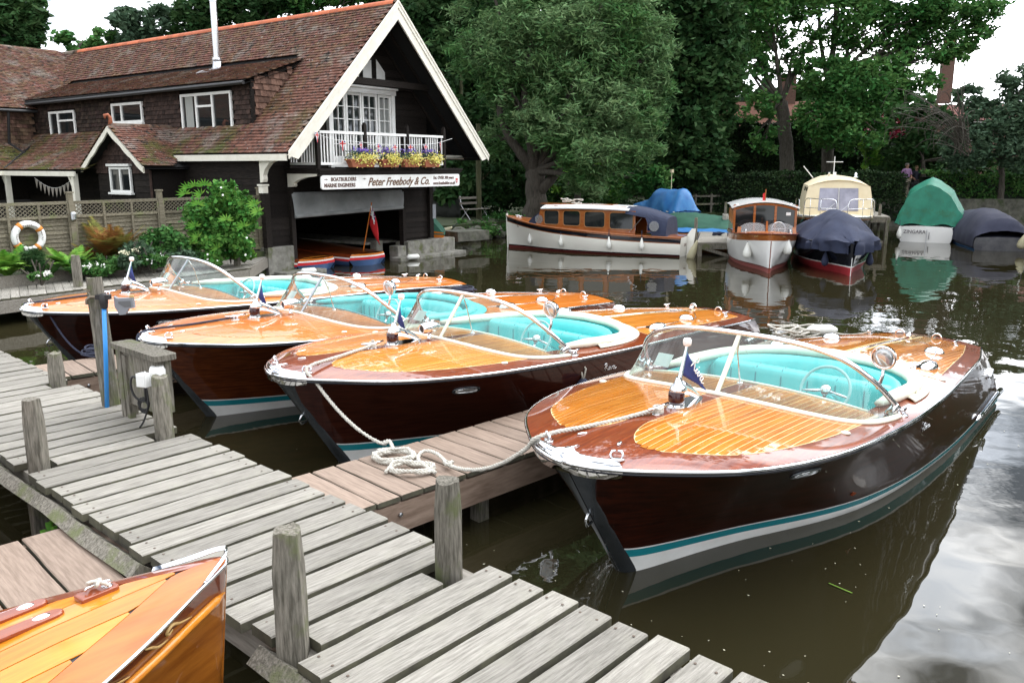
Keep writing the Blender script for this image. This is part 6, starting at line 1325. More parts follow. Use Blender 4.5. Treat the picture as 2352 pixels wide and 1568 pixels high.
# ================================================================ LEFT FAR BANK FURNITURE
p = at(1098, 503, .6); t = thing('folding_bench', 'pale framed slatted bench standing on the left bank near the water', 'bench', (p.x, p.y, .58), R(48))
for k in range(4): MB().box((0, -.02 + .11 * k, .40), (1.2, .09, .025)).build('seat_slat', m_fascia, t)
for k in range(2): MB().box((0, .40 + .03 * k, .62 + .20 * k), (1.2, .03, .09)).build('back_slat', m_fascia, t)
for x in (-.52, .52): 
    g = MB(); g.tube([(x, -.1, 0), (x, .40, .55), (x, .46, .90)], .018, 6); g.tube([(x, .42, 0), (x, .0, .42)], .018, 6); g.build('leg_frame', m_steel, t)
p = at(1045, 488, .6); t = thing('slatted_bench', 'dark slatted garden bench in the shade behind the pale bench', 'bench', (p.x, p.y + 1.2, .58), R(10))
for k in range(14): MB().box((-.85 + .13 * k, .25, .68), (.05, .025, .46)).build('back_slat', m_board, t)
for k in range(4): MB().box((0, -.15 + .11 * k, .42), (1.9, .08, .03)).build('seat_slat', m_board, t)
MB().box((0, .25, .94), (1.9, .05, .06)).build('top_rail', m_board, t)
for x in (-.92, .92): g = MB(); g.box((x, -.2, .31), (.06, .06, .62)); g.box((x, .25, .47), (.06, .06, .94)); g.box((x, .02, .62), (.06, .5, .04)); g.build('arm_frame', m_board, t)
p = at(1142, 490, .6); post(p.x, p.y, .5, 1.5, .07, 'grey stump of wood standing beside the dark slatted bench', group=None, taper=.7, seed=4, name='wooden_post')
p = at(1010, 500, .6); g = MB(); G = [[(p.x - .7 + 1.5 * u, p.y + .3 + .25 * math.sin(u * 9) * .3 + .3 * v, .60 + (1.15 - .75 * max(0, u - .45) ** .8) * (1 - v) + .03 * math.sin(9 * u + 4 * v)) for u in [k / 14 for k in range(15)]] for v in (0, .2, .4, .7, 1)]
g.sheet(G, .02); g.sheet([[(x, y - .9 * 0 + .9, z) for x, y, z in r] for r in G[:2]], .02); tag(fixn(g.build('draped_sheet', mat('grey_sheet', (.07, .075, .07), .9, col2=(.12, .125, .12), scale=3), None, True)), 'dark grey sheet draped over stored gear right of the boathouse', 'tarpaulin')
p = at(998, 548, .5); t = thing('covered_skiff', 'green covered varnished skiff bow poking out behind the boathouse column', 'covered boat', (p.x - .1, p.y + .6, .35), R(100))
g = MB(); g.add([(-.1, -.38, 0), (.02, .1, 0), (.0, .5, 0), (1.5, .55, 0), (1.5, -.6, 0), (-.1, -.40, .35), (.02, .1, .42), (.0, .5, .35), (1.5, .55, .4), (1.5, -.6, .4)], [(0, 1, 6, 5), (1, 2, 7, 6), (2, 3, 8, 7), (4, 0, 5, 9)]); g.build('hull', m_orange, t)
g = MB(); g.add([(-.14, -.44, .26), (.0, .1, .30), (-.02, .55, .26), (1.5, .6, .35), (1.5, -.62, .35), (.25, 0, .78), (1.5, 0, 1.05)], [(0, 1, 5), (1, 2, 5), (2, 3, 6, 5), (4, 0, 5, 6)]); g.build('cover', m_dkgreentarp, t); t.scale = (.8, .8, .8)
# slatted pale fence in the shade along the far bank
t = thing('bank_fence', 'dark post and rail fence in the shade along the far bank', 'fence')
pa, pb = aty(1560, 470, 37.0), aty(1740, 470, 38.2)
for k in range(6): p = pa.lerp(pb, k / 5); MB().box((p.x, p.y, .95), (.09, .09, .9)).build('fence_post', m_post, t)
MB().beam((pa.x, pa.y, 1.3), (pb.x, pb.y, 1.3), .04, .08).build('rail', m_post, t); MB().beam((pa.x, pa.y, .95), (pb.x, pb.y, .95), .04, .08).build('rail', m_post, t)
# ================================================================ TWO PEOPLE
def person(label, p, rz, sh, tr, hairc, pose, s=1.0, skin=(.42, .24, .17)):
    t = thing('person', label, 'person', p, rz, 'couple standing on the far bank'); t.scale = (s, s, s)
    def skinned(name, V, E, Rr, m, sub=2):
        me = bpy.data.meshes.new(name); me.from_pydata(V, E, []); o = bpy.data.objects.new(name, me); COL.objects.link(o)
        o.modifiers.new('s', 'SKIN'); sd_ = o.modifiers.new('u', 'SUBSURF'); sd_.levels = sub; sd_.render_levels = sub
        for i, r_ in enumerate(Rr): me.skin_vertices[0].data[i].radius = (r_, r_)
        me.skin_vertices[0].data[0].use_root = True
        dg = bpy.context.evaluated_depsgraph_get(); m2 = bpy.data.meshes.new_from_object(o.evaluated_get(dg)); bpy.data.objects.remove(o); m2.materials.clear(); m2.materials.append(m); m2.shade_smooth()
        o = bpy.data.objects.new(name, m2); COL.objects.link(o); o.parent = t; return o
    la, ra = pose
    V = [(0, 0, .92), (0, 0, 1.12), (0, 0, 1.32), (0, 0, 1.45), (0, -.01, 1.53), (0, -.02, 1.63), (0, -.01, 1.72), (.10, 0, .88), (.11, -.01, .48), (.11, .01, .08), (.11, -.13, .03), (-.10, 0, .88), (-.11, -.01, .48), (-.11, .01, .08), (-.11, -.13, .03), (.19, 0, 1.40)] + list(la) + [(-.19, 0, 1.40)] + list(ra)
    E = [(0, 1), (1, 2), (2, 3), (3, 4), (4, 5), (5, 6), (0, 7), (7, 8), (8, 9), (9, 10), (0, 11), (11, 12), (12, 13), (13, 14), (3, 15), (15, 16), (16, 17), (17, 18), (3, 19), (19, 20), (20, 21), (21, 22)]
    Rr = [.145, .135, .15, .09, .055, .095, .07, .10, .065, .045, .035, .10, .065, .045, .035, .065, .045, .035, .04, .065, .045, .035, .04]
    ms = mat('skin', skin, .6); skinned('body', V, E, Rr, ms)
    skinned('shirt', V[:4] + [V[15], tuple(Vector(V[15]).lerp(Vector(V[16]), .95)), V[19], tuple(Vector(V[19]).lerp(Vector(V[20]), .95))], [(0, 1), (1, 2), (2, 3), (3, 4), (4, 5), (3, 6), (6, 7)], [.16, .155, .17, .105, .085, .07, .085, .07], sh)
    skinned('trousers', [V[0], V[7], V[8], (V[9][0], V[9][1], .10), V[11], V[12], (V[13][0], V[13][1], .10)], [(0, 1), (1, 2), (2, 3), (0, 4), (4, 5), (5, 6)], [.16, .115, .085, .075, .115, .085, .075], tr)
    g = MB(); g.lathe([(.01, -.02), (.06, .0), (.098, .05), (.10, .11), (.07, .15), (.01, .165)], (0, .012, 1.60), 12); g.build('hair', hairc, t, True)
    g = MB()
    g.lathe([(.02, 0), (.012, .03)], (0, -.105, 1.62), 6, Matrix.Rotation(R(20), 3, 'X')); g.build('nose', ms, t)
    g = MB(); g.box((.035, -.105, 1.655), (.025, .01, .01)); g.box((-.035, -.105, 1.655), (.025, .01, .01)); g.box((0, -.108, 1.585), (.05, .01, .01)); g.build('face', m_black, t, kind='stuff')
    for s_ in (-1, 1): MB().lathe([(.02, 0), (.01, .02)], (s_ * .10, 0, 1.62), 6).build('shoe' if 0 else 'ear', ms, t)
    for x in (.11, -.11): g = MB(); g.box((x, -.06, .035), (.09, .25, .07)); g.build('shoe', m_black, t)
    return t
gh = mat('grey_hair', (.25, .23, .21), .8); bh = mat('blonde_hair', (.22, .15, .08), .8)
p = aty(2077, 452, 42.0); person('person in a pink shirt and pale trousers standing on the far bank', (p.x, p.y, 1.0), R(12), mat('pink_shirt', (.42, .25, .45), .8), mat('beige_trousers', (.35, .30, .24), .8), gh, ([(.27, .0, 1.16), (.16, -.18, 1.02), (.05, -.24, 1.02)], [(-.27, .03, 1.14), (-.27, -.05, .90), (-.27, -.08, .82)]))
p = aty(2099, 452, 42.2); person('person in a dark top with one hand raised to the face', (p.x, p.y, 1.0), R(5), mat('dark_top', (.02, .022, .04), .8), mat('dark_trousers', (.02, .02, .025), .8), bh, ([(.27, -.05, 1.18), (.24, -.16, 1.42), (.11, -.14, 1.60)], [(-.25, -.02, 1.16), (-.14, -.2, 1.05), (-.26, -.26, 1.05)]), .93)
# iron railing in front of them
t = thing('iron_railing', 'black iron railing beside the couple on the far bank', 'railing'); a, b = aty(2085, 445, 41.2), aty(2122, 445, 41.2)
for k in range(11): q = a.lerp(b, k / 10); MB().tube([(q.x, q.y, 1.0), (q.x, q.y, 1.85)], .014, 4).build('bar', m_black, t)
MB().tube([(a.x, a.y, 1.78), (b.x, b.y, 1.78)], .016, 4).build('top_rail', m_black, t)
# ================================================================ TREES, HEDGES, PLANTS
NEARCAM = np.array([0, 0, CAMZ])
def leaves_mesh(name, blobs, m, parent=None, ls=(.10, .05), per=1.0, clump=.26, droop=0., seed=0, shell=.45, flat=.75, kind=None, nclump=None, cn=55):
    """blobs: (centre, (rx, ry, rz), n). Leaf-sized faces gathered in clumps through the volume."""
    g = np.random.default_rng(seed); allp = []
    for c, r, n in blobs:
        n = int(n * per); c = np.array(c, float); r = np.array(r, float)
        if n < 4: continue
        k = max(5, int(n / cn)) if nclump is None else nclump
        d = g.normal(size=(k, 3)); d /= np.linalg.norm(d, axis=1)[:, None]; d *= (shell + (1 - shell) * g.random((k, 1)) ** .5); cc = c + d * r * g.uniform(.85, 1.08, (k, 1))
        idx = g.integers(0, k, n); sp = clump * np.mean(r) * g.uniform(.6, 1.4, k)[idx][:, None]
        o = g.normal(size=(n, 3)) * sp * np.array([1, 1, flat]) * .55; allp.append(cc[idx] + o)
    P = np.concatenate(allp); N = len(P)
    a = g.normal(size=(N, 3)); a[:, 2] = a[:, 2] * .6 - droop; a /= np.linalg.norm(a, axis=1)[:, None]
    b = g.normal(size=(N, 3)); b -= (b * a).sum(1)[:, None] * a; b /= np.linalg.norm(b, axis=1)[:, None]
    L_ = ls[0] * g.uniform(.7, 1.35, (N, 1)); w = ls[1] * g.uniform(.7, 1.3, (N, 1))
    V = np.stack([P - a * L_, P + b * w, P + a * L_, P - b * w], 1).reshape(-1, 3)
    me = bpy.data.meshes.new(name); me.vertices.add(4 * N); me.vertices.foreach_set('co', V.ravel()); me.loops.add(4 * N); me.loops.foreach_set('vertex_index', np.arange(4 * N)); me.polygons.add(N)
    me.polygons.foreach_set('loop_start', np.arange(N) * 4); me.polygons.foreach_set('loop_total', np.full(N, 4)); me.update(calc_edges=True); me.materials.append(m)
    o = bpy.data.objects.new(name, me); COL.objects.link(o)
    if parent: o.parent = parent
    if kind: o['kind'] = kind
    return o
def limbs(name, segs, m, parent, n=8):
    g = MB()
    for P, r0, r1 in segs:
        Q = spline(P, 6); k = len(Q); Q = [q + Vector((rnd.uniform(-1, 1), rnd.uniform(-1, 1), 0)) * (r0 * .12) for q in Q]; g.tube(Q, [r0 + (r1 - r0) * (i / (k - 1)) ** .8 for i in range(k)], n)
    return g.build(name, m, parent, True)
def PB(u, v, y, ru, rv, n, dr=1.0):   # a clump seen at u, v from here, at distance y
    p = aty(u, v, y); s = y / 1900; return (tuple(p), (ru * s, ru * s * .8 * dr, rv * s), n)
def tree(name, label, base, segs, blobs, lm, bm=None, **k):
    t = thing(name, label, 'tree', (0, 0, 0), 0, k.pop('group', None))
    limbs('trunk', segs, bm or m_bark, t); leaves_mesh('crown', blobs, lm, t, **k); return t
def br(base, blobs, r, top=None, twigs=2, seed=0, frac=.35):
    """limbs from a trunk top to the clumps"""
    q = random.Random(seed); out = []
    for c, rr_, n in blobs:
        c = Vector(c); t = base.lerp(c, frac) + Vector((q.uniform(-.3, .3), q.uniform(-.3, .3), q.uniform(.0, .5))); out.append(([base, t, c.lerp(t, .25) + Vector((0, 0, .1)), c], r, r * .22))
        for _ in range(twigs): e = c + Vector((q.uniform(-1, 1) * rr_[0], q.uniform(-1, 1) * rr_[1], q.uniform(-.7, .9) * rr_[2])) * .9; m_ = t.lerp(c, q.uniform(.2, .9)); out.append(([m_, m_.lerp(e, .5) + Vector((0, 0, .15)), e], r * .35, r * .07))
    return out
# -- big silvery willow-like tree in the middle
b0 = at(1222, 498, .62); b0.y = 31.5; b0.x = aty(1222, 498, 31.5).x; f0 = aty(1228, 395, 31.5)
Bw = [PB(1130, 120, 31, 95, 95, 1900), PB(1240, 70, 31, 120, 90, 2600), PB(1390, 60, 31, 115, 90, 2600), PB(1480, 130, 31, 80, 90, 1900), PB(1330, 180, 30.5, 115, 85, 2600), PB(1180, 220, 31, 85, 80, 1700), PB(1440, 265, 30, 85, 65, 2000), PB(1280, 290, 30, 95, 50, 1900), PB(1370, 355, 29.6, 95, 45, 1900), PB(1460, 350, 29.6, 60, 35, 900), PB(1340, 420, 29.6, 60, 28, 600), PB(1500, 215, 31, 45, 60, 900), PB(1150, 320, 32, 60, 50, 800), PB(1270, -40, 32, 130, 90, 1500), PB(1420, -60, 32, 110, 90, 1300), PB(1130, -20, 32, 100, 90, 1200)]
Bw2 = [PB(1200, -200, 33, 150, 130, 800), PB(1360, -230, 33, 150, 130, 800), PB(1270, -400, 34, 150, 120, 600)]
sg_ = [([b0 - Vector((0, 0, .3)), b0.lerp(f0, .5) + Vector((.1, 0, 0)), f0], .46, .34)] + [([b0.lerp(f0, .55), aty(1250, 430, 31.3), aty(1285, 380, 31.2), aty(1300, 300, 31)], .26, .12)] + br(f0, Bw, .15, seed=2)
sg_ += [([f0, aty(1180, 330, 31.3), aty(1150, 260, 31.3), aty(1135, 150, 31.3)], .24, .08), ([f0, aty(1215, 300, 31), aty(1205, 200, 31), aty(1230, 40, 31)], .22, .08)]
t = tree('willow_tree', 'broad silvery green tree with a forked trunk behind the ivory cabin launch', b0, sg_, Bw, m_lwillow, ls=(.13, .028), seed=1, clump=.26, droop=.1, per=2.7, cn=110)
leaves_mesh('upper_crown', Bw2, m_lwillow, t, ls=(.3, .10), seed=2, per=2, kind='stuff')
# -- dark trees
def simple_tree(nm, label, u, y, tr, blobs, lm, ls=(.17, .085), seed=0, per=1., trunk_v=470, r=.28, bm=None, fork=None, z0=.6, up=None, **k):
    b = aty(u, trunk_v, y); b.z = z0 - .3; f = aty(*(fork or (u, trunk_v - tr)), y); s = [([b, b.lerp(f, .5) + Vector((.06, 0, 0)), f], r, r * .7)] + br(f, blobs, r * .4, seed=seed)
    t = tree(nm, label, b, s, blobs, lm, bm, ls=ls, seed=seed, per=per, **k)
    if up: leaves_mesh('upper_crown', up, lm, t, ls=(.42, .24), seed=seed + 50, kind='stuff')
    return t
simple_tree('maple_tree', 'tall very dark leafy tree between the silvery tree and the spreading tree', 1590, 38, 120, [PB(1590, 20, 37, 90, 90, 3000), PB(1620, 170, 36.5, 80, 90, 3000), PB(1560, 300, 36, 85, 75, 2800), PB(1620, 350, 36, 55, 50, 1300), PB(1540, 120, 37, 70, 80, 1600), PB(1650, 90, 37, 50, 80, 1400), PB(1660, 250, 37, 35, 70, 900), PB(1570, 400, 36, 65, 30, 900)], m_ldark, seed=3, per=1.5, up=[PB(1600, -160, 38, 130, 130, 1500), PB(1560, -400, 39, 150, 160, 1300), PB(1640, -700, 42, 180, 200, 900)])
simple_tree('ivy_tree', 'dark ivy clad trees between the boathouse gable and the silvery tree', 1085, 36, 100, [PB(1040, 420, 34, 70, 45, 1500), PB(1070, 300, 35, 75, 80, 2400), PB(1010, 160, 37, 70, 90, 1500), PB(1110, 420, 34, 60, 50, 1200), PB(1180, 410, 35, 50, 60, 1200), PB(960, 60, 38, 60, 70, 1100), PB(1060, 60, 38, 90, 90, 1500)], m_ldark, seed=4, per=1.3, up=[PB(1050, -150, 39, 150, 130, 1300), PB(1100, -450, 41, 180, 180, 900)], bm=m_barkivy)
simple_tree('slim_tree', 'slim pale trunk leaning beside the dark thicket left of the jetty', 1310, 33.5, 110, [PB(1420, 410, 34, 70, 40, 1400), PB(1500, 420, 34, 60, 30, 900), PB(1350, 440, 35, 45, 35, 800)], m_lmid, ls=(.12, .06), seed=5, r=.16, fork=(1335, 400), bm=m_bark, trunk_v=480)
simple_tree('yew_shrub', 'bright green shrubs glowing in a gap behind the silvery tree', 1280, 36, 30, [PB(1290, 440, 36, 35, 45, 700), PB(1420, 380, 37, 45, 45, 800), PB(1390, 440, 36, 40, 25, 600)], m_lbright, ls=(.11, .05), seed=6, r=.06)
g = MB()
# -- big spreading tree at the right, two trunks
tb, tf = aty(1812, 480, 41), aty(1795, 235, 41); tb.z = .6
Bl = [PB(1770, 40, 41, 75, 55, 1500), PB(1725, 150, 41, 45, 70, 900), PB(1820, 130, 41, 60, 50, 900), PB(1900, 40, 41, 90, 50, 1500), PB(1990, 70, 41, 85, 50, 1600), PB(1900, 180, 40, 70, 45, 1300), PB(1970, 215, 39, 85, 60, 2400), PB(1900, 270, 39, 75, 50, 1800), PB(2080, 40, 41, 85, 40, 1500), PB(2170, 30, 41, 85, 38, 1500), PB(2250, 25, 41, 55, 22, 600), PB(2230, 75, 41, 55, 25, 700), PB(2120, 110, 41, 80, 35, 1500), PB(2190, 120, 41, 50, 22, 600), PB(2040, 170, 40, 75, 40, 1400), PB(1740, 255, 40, 50, 35, 700), PB(2100, 190, 40, 60, 35, 900), PB(1760, 320, 40, 40, 30, 400), PB(1960, 310, 39, 90, 35, 1300)]
Bu = [PB(1780, -90, 42, 120, 80, 900), PB(1950, -90, 42, 130, 80, 1000), PB(2100, -70, 42, 120, 60, 900), PB(1850, -280, 43, 150, 120, 1000), PB(2030, -260, 43, 140, 120, 900), PB(2180, -200, 43, 110, 90, 500), PB(1900, -520, 45, 170, 150, 900), PB(2080, -450, 45, 130, 120, 600), PB(1820, -800, 47, 220, 180, 700)]
sg_ = [([tb - Vector((0, 0, .3)), aty(1806, 350, 41), tf], .40, .30)] + br(tf, Bl[:4] + Bl[15:16] + Bl[17:18], .13, seed=7, twigs=3)
t2, f2 = aty(1905, 470, 42), aty(1905, 200, 41.5); t2.z = .6
sg_ += [([tf, aty(1745, 150, 41), aty(1720, 60, 41)], .13, .04), ([tf, aty(1700, 130, 41), aty(1690, 40, 41)], .08, .03), ([tf.lerp(tb, .2), aty(1740, 190, 41), aty(1700, 130, 41)], .10, .03)]
t = tree('locust_tree', 'spreading light crowned tree whose tall bare trunk rises behind the cruisers', tb, sg_, Bl[:4] + Bl[15:16] + Bl[17:18], m_lmid, ls=(.13, .06), seed=8, per=1.25, clump=.30)
sg_ = [([t2 - Vector((0, 0, .3)), aty(1900, 330, 42), f2], .36, .24)] + br(f2, Bl[4:15] + Bl[16:17] + Bl[18:], .12, seed=9, twigs=3)
sg_ += [([f2, aty(1915, 90, 41.5), aty(1925, -60, 41.5)], .20, .08), ([f2, aty(1885, 100, 41.5), aty(1880, -40, 41.5)], .15, .05), ([f2, aty(1950, 110, 41.5), aty(1965, 0, 41.5)], .12, .04)]
t = tree('locust_tree', 'tall many stemmed tree reaching its crown out over the right of the river', t2, sg_, Bl[4:15] + Bl[16:17] + Bl[18:], m_lmid, ls=(.13, .06), seed=9, per=1.45, clump=.30)
leaves_mesh('upper_crown', Bu, m_lmid, t, ls=(.42, .24), seed=10, per=1.5, kind='stuff')
# -- right hand bushes with grey green leaves, bare twigs
simple_tree('sallow_bush', 'large grey green bush leaning over the hedge at the right edge', 2300, 37, 60, [PB(2290, 290, 37, 75, 60, 2200), PB(2345, 200, 37, 50, 45, 1100), PB(2230, 340, 36.5, 65, 45, 1600), PB(2340, 350, 36, 50, 45, 1300), PB(2400, 280, 37, 70, 90, 1500), PB(2240, 230, 38, 45, 35, 700)], m_lgrey, ls=(.12, .05), seed=11, per=1.5, trunk_v=440, r=.16, z0=1., up=[PB(2500, 230, 38, 130, 120, 500)])
simple_tree('dark_shrub', 'dark tangled shrubbery behind the couple on the bank', 2120, 42, 60, [PB(2130, 290, 43, 70, 60, 1600), PB(2060, 330, 43, 75, 60, 1700), PB(2180, 370, 42, 70, 40, 1400), PB(2100, 390, 43, 60, 35, 1100), PB(2290, 400, 41, 90, 35, 1300)], m_ldark, seed=12, r=.14, z0=1., trunk_v=430)
simple_tree('lime_shrub', 'small glowing yellow green shrub left of the standing couple', 2000, 43, 30, [PB(1995, 360, 43, 30, 28, 500), PB(1985, 325, 43, 26, 20, 260)], m_lbright, ls=(.12, .06), seed=13, r=.05, z0=1.)
fl = leaves_mesh('rhododendron_flowers', [PB(2030, 290, 42.3, 55, 30, 90), PB(2070, 300, 42, 30, 20, 40)], mat('crimson_blossom', (.28, .02, .05), .6), None, ls=(.09, .08), seed=14, kind='stuff'); 
tag(fl, 'dull crimson rhododendron blossoms in the shade behind the cruisers', 'flowers')
g = MB()
q = random.Random(3)
for k in range(46):
    a = aty(q.uniform(2190, 2230), q.uniform(300, 360), 35.5); e = aty(q.uniform(2040, 2240), q.uniform(190, 330), 35.5 + q.uniform(-.8, .8)); g.tube(spline([a, a.lerp(e, .5) + Vector((0, 0, q.uniform(.1, .7))), e, e + Vector((q.uniform(-.6, .1), 0, -q.uniform(.2, .9)))], 4), [.022 - .0013 * i for i in range(13)], 4)
o = g.build('bare_branches', mat('bare_twig', (.06, .052, .04), .9)); tag(o, 'arching bare brown twigs in front of the grey green bush', 'branches')
# -- clipped hedges
def hedge(name, label, pts, z0, z1, th, m, n, ls, seed, und=.10):
    t = thing(name, label, 'hedge'); g = MB(); V = []
    for i, p in enumerate(pts): V += [(p[0], p[1], z0), (p[0], p[1] + .15, z1 - .12), (p[0], p[1] + th, z1 - .12), (p[0], p[1] + th, z0)]
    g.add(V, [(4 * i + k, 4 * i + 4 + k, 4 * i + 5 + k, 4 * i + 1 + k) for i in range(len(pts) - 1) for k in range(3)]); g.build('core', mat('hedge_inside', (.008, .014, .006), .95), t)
    gg = np.random.default_rng(seed); P = np.array([[p[0], p[1]] for p in pts]); L_ = np.r_[0, np.cumsum(np.linalg.norm(np.diff(P, axis=0), axis=1))]; s = gg.random(n) * L_[-1]; x = np.interp(s, L_, P[:, 0]); y = np.interp(s, L_, P[:, 1])
    top = gg.random(n) < th / (th + z1 - z0); u = gg.random(n); zz = np.where(top, z1, z0 + (z1 - z0) * u) + und * (np.sin(x * 1.7) * .5 + np.sin(x * 4.1 + 1) * .3) * np.where(top, 1, u); yy = np.where(top, y + th * u, y + .05) - .12 * gg.random(n) + und * np.sin(x * 3 + zz * 4) * .5
    C = np.c_[x, yy, zz] + gg.normal(size=(n, 3)) * .045; a = gg.normal(size=(n, 3)); a /= np.linalg.norm(a, axis=1)[:, None]; b = gg.normal(size=(n, 3)); b -= (a * b).sum(1)[:, None] * a; b /= np.linalg.norm(b, axis=1)[:, None]
    V = np.stack([C - a * ls, C + b * ls * .7, C + a * ls, C - b * ls * .7], 1).reshape(-1, 3); me = bpy.data.meshes.new('foliage'); me.from_pydata(V.tolist(), [], np.arange(4 * n).reshape(-1, 4).tolist()); me.materials.append(m); o = bpy.data.objects.new('foliage', me); COL.objects.link(o); o.parent = t; o['kind'] = 'stuff'; return t
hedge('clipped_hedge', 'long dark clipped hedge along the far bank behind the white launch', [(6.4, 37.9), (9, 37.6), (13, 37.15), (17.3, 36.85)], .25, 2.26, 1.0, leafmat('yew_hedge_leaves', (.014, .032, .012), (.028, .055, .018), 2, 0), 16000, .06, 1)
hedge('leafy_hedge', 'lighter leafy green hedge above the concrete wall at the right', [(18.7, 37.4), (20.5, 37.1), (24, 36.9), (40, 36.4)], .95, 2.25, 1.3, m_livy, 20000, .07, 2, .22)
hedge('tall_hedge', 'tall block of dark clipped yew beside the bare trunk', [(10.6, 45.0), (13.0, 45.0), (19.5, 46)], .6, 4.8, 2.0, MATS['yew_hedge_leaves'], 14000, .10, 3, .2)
# overgrown water margin on the left bank and ivy
o = leaves_mesh('bank_vegetation', [((-1.4, 30.2, .35), (.9, .6, .35), 1500), ((-.3, 31.6, .5), (1.0, .6, .35), 1400), ((1.5, 33.4, .5), (1.8, .6, .4), 1500), ((4.2, 35.6, .5), (2.0, .7, .4), 1000)], m_lmid, None, ls=(.06, .03), seed=21, kind='stuff'); tag(o, 'rough green growth along the waterline of the left bank', 'ground cover')
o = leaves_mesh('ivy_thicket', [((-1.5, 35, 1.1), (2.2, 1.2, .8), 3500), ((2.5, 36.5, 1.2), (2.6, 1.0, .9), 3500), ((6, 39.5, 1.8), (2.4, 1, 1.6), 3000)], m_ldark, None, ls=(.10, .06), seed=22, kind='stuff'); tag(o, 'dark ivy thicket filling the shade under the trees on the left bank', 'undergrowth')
# -- trees behind the boathouse roof
def roof_tree(label, u, y, blobs, lm, seed, up=None, per=1., **k): return simple_tree('garden_tree', label, u, y, 200, blobs, lm, ls=(.17, .08), seed=seed, per=per, trunk_v=380, group='trees behind the boathouse roof', up=up, **k)
roof_tree('dark dense tree filling the top left corner above the wing roof', 20, 34, [PB(10, 60, 34, 70, 55, 2600), PB(50, 30, 34, 45, 45, 1300), PB(-40, 0, 34, 80, 70, 1600), PB(60, 90, 34, 40, 22, 600)], m_ldark, 31, per=1.3)
roof_tree('low bushy green tree just above the ridge at the left', 200, 42, [PB(185, 100, 42, 45, 22, 900), PB(250, 95, 42, 40, 22, 700)], m_lmid, 32)
roof_tree('airy green tree above the middle of the ridge, left of the flue', 300, 42, [PB(290, 70, 42, 50, 45, 1500), PB(350, 55, 42, 50, 40, 1100), PB(300, 30, 42, 30, 22, 300), PB(400, 40, 43, 40, 30, 700)], m_lgrey, 33)
roof_tree('dense green tree directly behind the steel flue', 520, 42, [PB(490, 25, 42, 70, 42, 2400), PB(440, 60, 42, 45, 35, 1000), PB(580, 20, 42, 60, 30, 1500), PB(650, -5, 42, 60, 30, 1300)], m_ldark, 34, per=1.3, up=[PB(540, -60, 43, 140, 50, 500)])
roof_tree('lighter green tree above the ridge near the gable', 720, 42, [PB(700, 0, 42, 70, 26, 1500), PB(790, -10, 42, 60, 22, 1000), PB(870, -15, 42, 60, 22, 900)], m_lmid, 35, up=[PB(760, -120, 43, 180, 90, 900)])
roof_tree('dark tree behind the gable peak of the boathouse', 930, 41, [PB(950, 20, 41, 60, 50, 1600), PB(1000, 60, 41, 60, 70, 1600), PB(900, -30, 41, 70, 40, 1000)], m_ldark, 36, up=[PB(930, -170, 43, 170, 100, 1000), PB(900, -400, 44, 200, 160, 900)])
# -- the wood far behind, one mass
wd = [PB(u, v, 62, 190, 130, 900) for u, v in ((950, 380), (1150, 380), (1350, 380), (1550, 380), (1750, 400), (1950, 400), (2150, 400), (2380, 420))] + [PB(u, v, 60, 170, 120, 850) for u, v in ((1000, 200), (1180, 190), (1360, 190), (1540, 180), (1060, 40), (1240, 20), (1420, 10), (1600, 20))] + [PB(u, v, 62, 160, 110, 500) for u, v in ((1100, -150), (1300, -160), (1500, -160), (1700, -180), (1100, -350), (1350, -360), (1600, -380), (1850, -380))] + [PB(u, v, 64, 240, 170, 500) for u, v in ((1150, -600), (1450, -620), (1750, -620), (1250, -950), (1550, -950), (1800, -850))] + [PB(1740, 240, 62, 60, 30, 300), PB(1880, 250, 62, 90, 50, 500), PB(2050, 280, 62, 90, 40, 500)]
o = leaves_mesh('far_wood', wd, m_ldark, None, ls=(.62, .40), seed=41, clump=.5, shell=.2, kind='stuff'); tag(o, 'dark mass of the wood beyond the garden trees', 'wood')
wd = [((-70 + 9 * k, 88 + 3 * math.sin(k), 4 + 1.5 * math.sin(k * 1.7)), (8, 5, 5), 900) for k in range(20)] + [((38 + 9 * k, 100, 3.), (8, 5, 4.2), 500) for k in range(10)]
o = leaves_mesh('distant_treeline', wd, m_ldark, None, ls=(.7, .5), seed=42, clump=.45, shell=.2, kind='stuff'); tag(o, 'low distant tree line closing the gaps at the horizon', 'tree line')
# trees round the bend on the right bank, outside the picture but mirrored in the varnish
wd = [((34 * math.sin(R(a)) * k_, 34 * math.cos(R(a)) * k_, h_), (5.5, 5.5, 4.5), 700) for a in (46, 56, 66, 76, 86, 96, 108, 120) for k_, h_ in ((1, 4), (1.08, 10))]
o = leaves_mesh('right_bank_trees', wd, m_ldark, None, ls=(.55, .35), seed=43, clump=.5, shell=.2, kind='stuff'); tag(o, 'trees lining the right bank beyond the edge of the view', 'trees')
# -- brick houses glimpsed through the leaves
def house(label, c, w, d, h, rh, rz, mr, wins, group='brick houses beyond the trees'):
    t = thing('brick_house', label, 'house', c, rz, group); MB().box((0, 0, h / 2), (w, d, h)).build('wall', m_brick, t)
    g = MB(); g.add([(-w / 2 - .3, -d / 2 - .3, h), (w / 2 + .3, -d / 2 - .3, h), (w / 2 + .3, d / 2 + .3, h), (-w / 2 - .3, d / 2 + .3, h), (-w / 2 - .3, 0, h + rh), (w / 2 + .3, 0, h + rh)], [(0, 1, 5, 4), (2, 3, 4, 5), (0, 4, 3), (1, 2, 5)]); r_ = fixn(g.build('roof', mr, t))
    MB().box((w * .3, 0, h + rh + .6), (.9, .7, 2.2)).build('chimney', m_brick, r_)
    for x, z in wins: f = MB().box((x, -d / 2 - .03, z), (1.1, .1, 1.3)).build('window', m_white, t); MB().box((x, -d / 2 - .09, z), (.9, .04, 1.1)).build('pane', m_winpane, f)
    return t
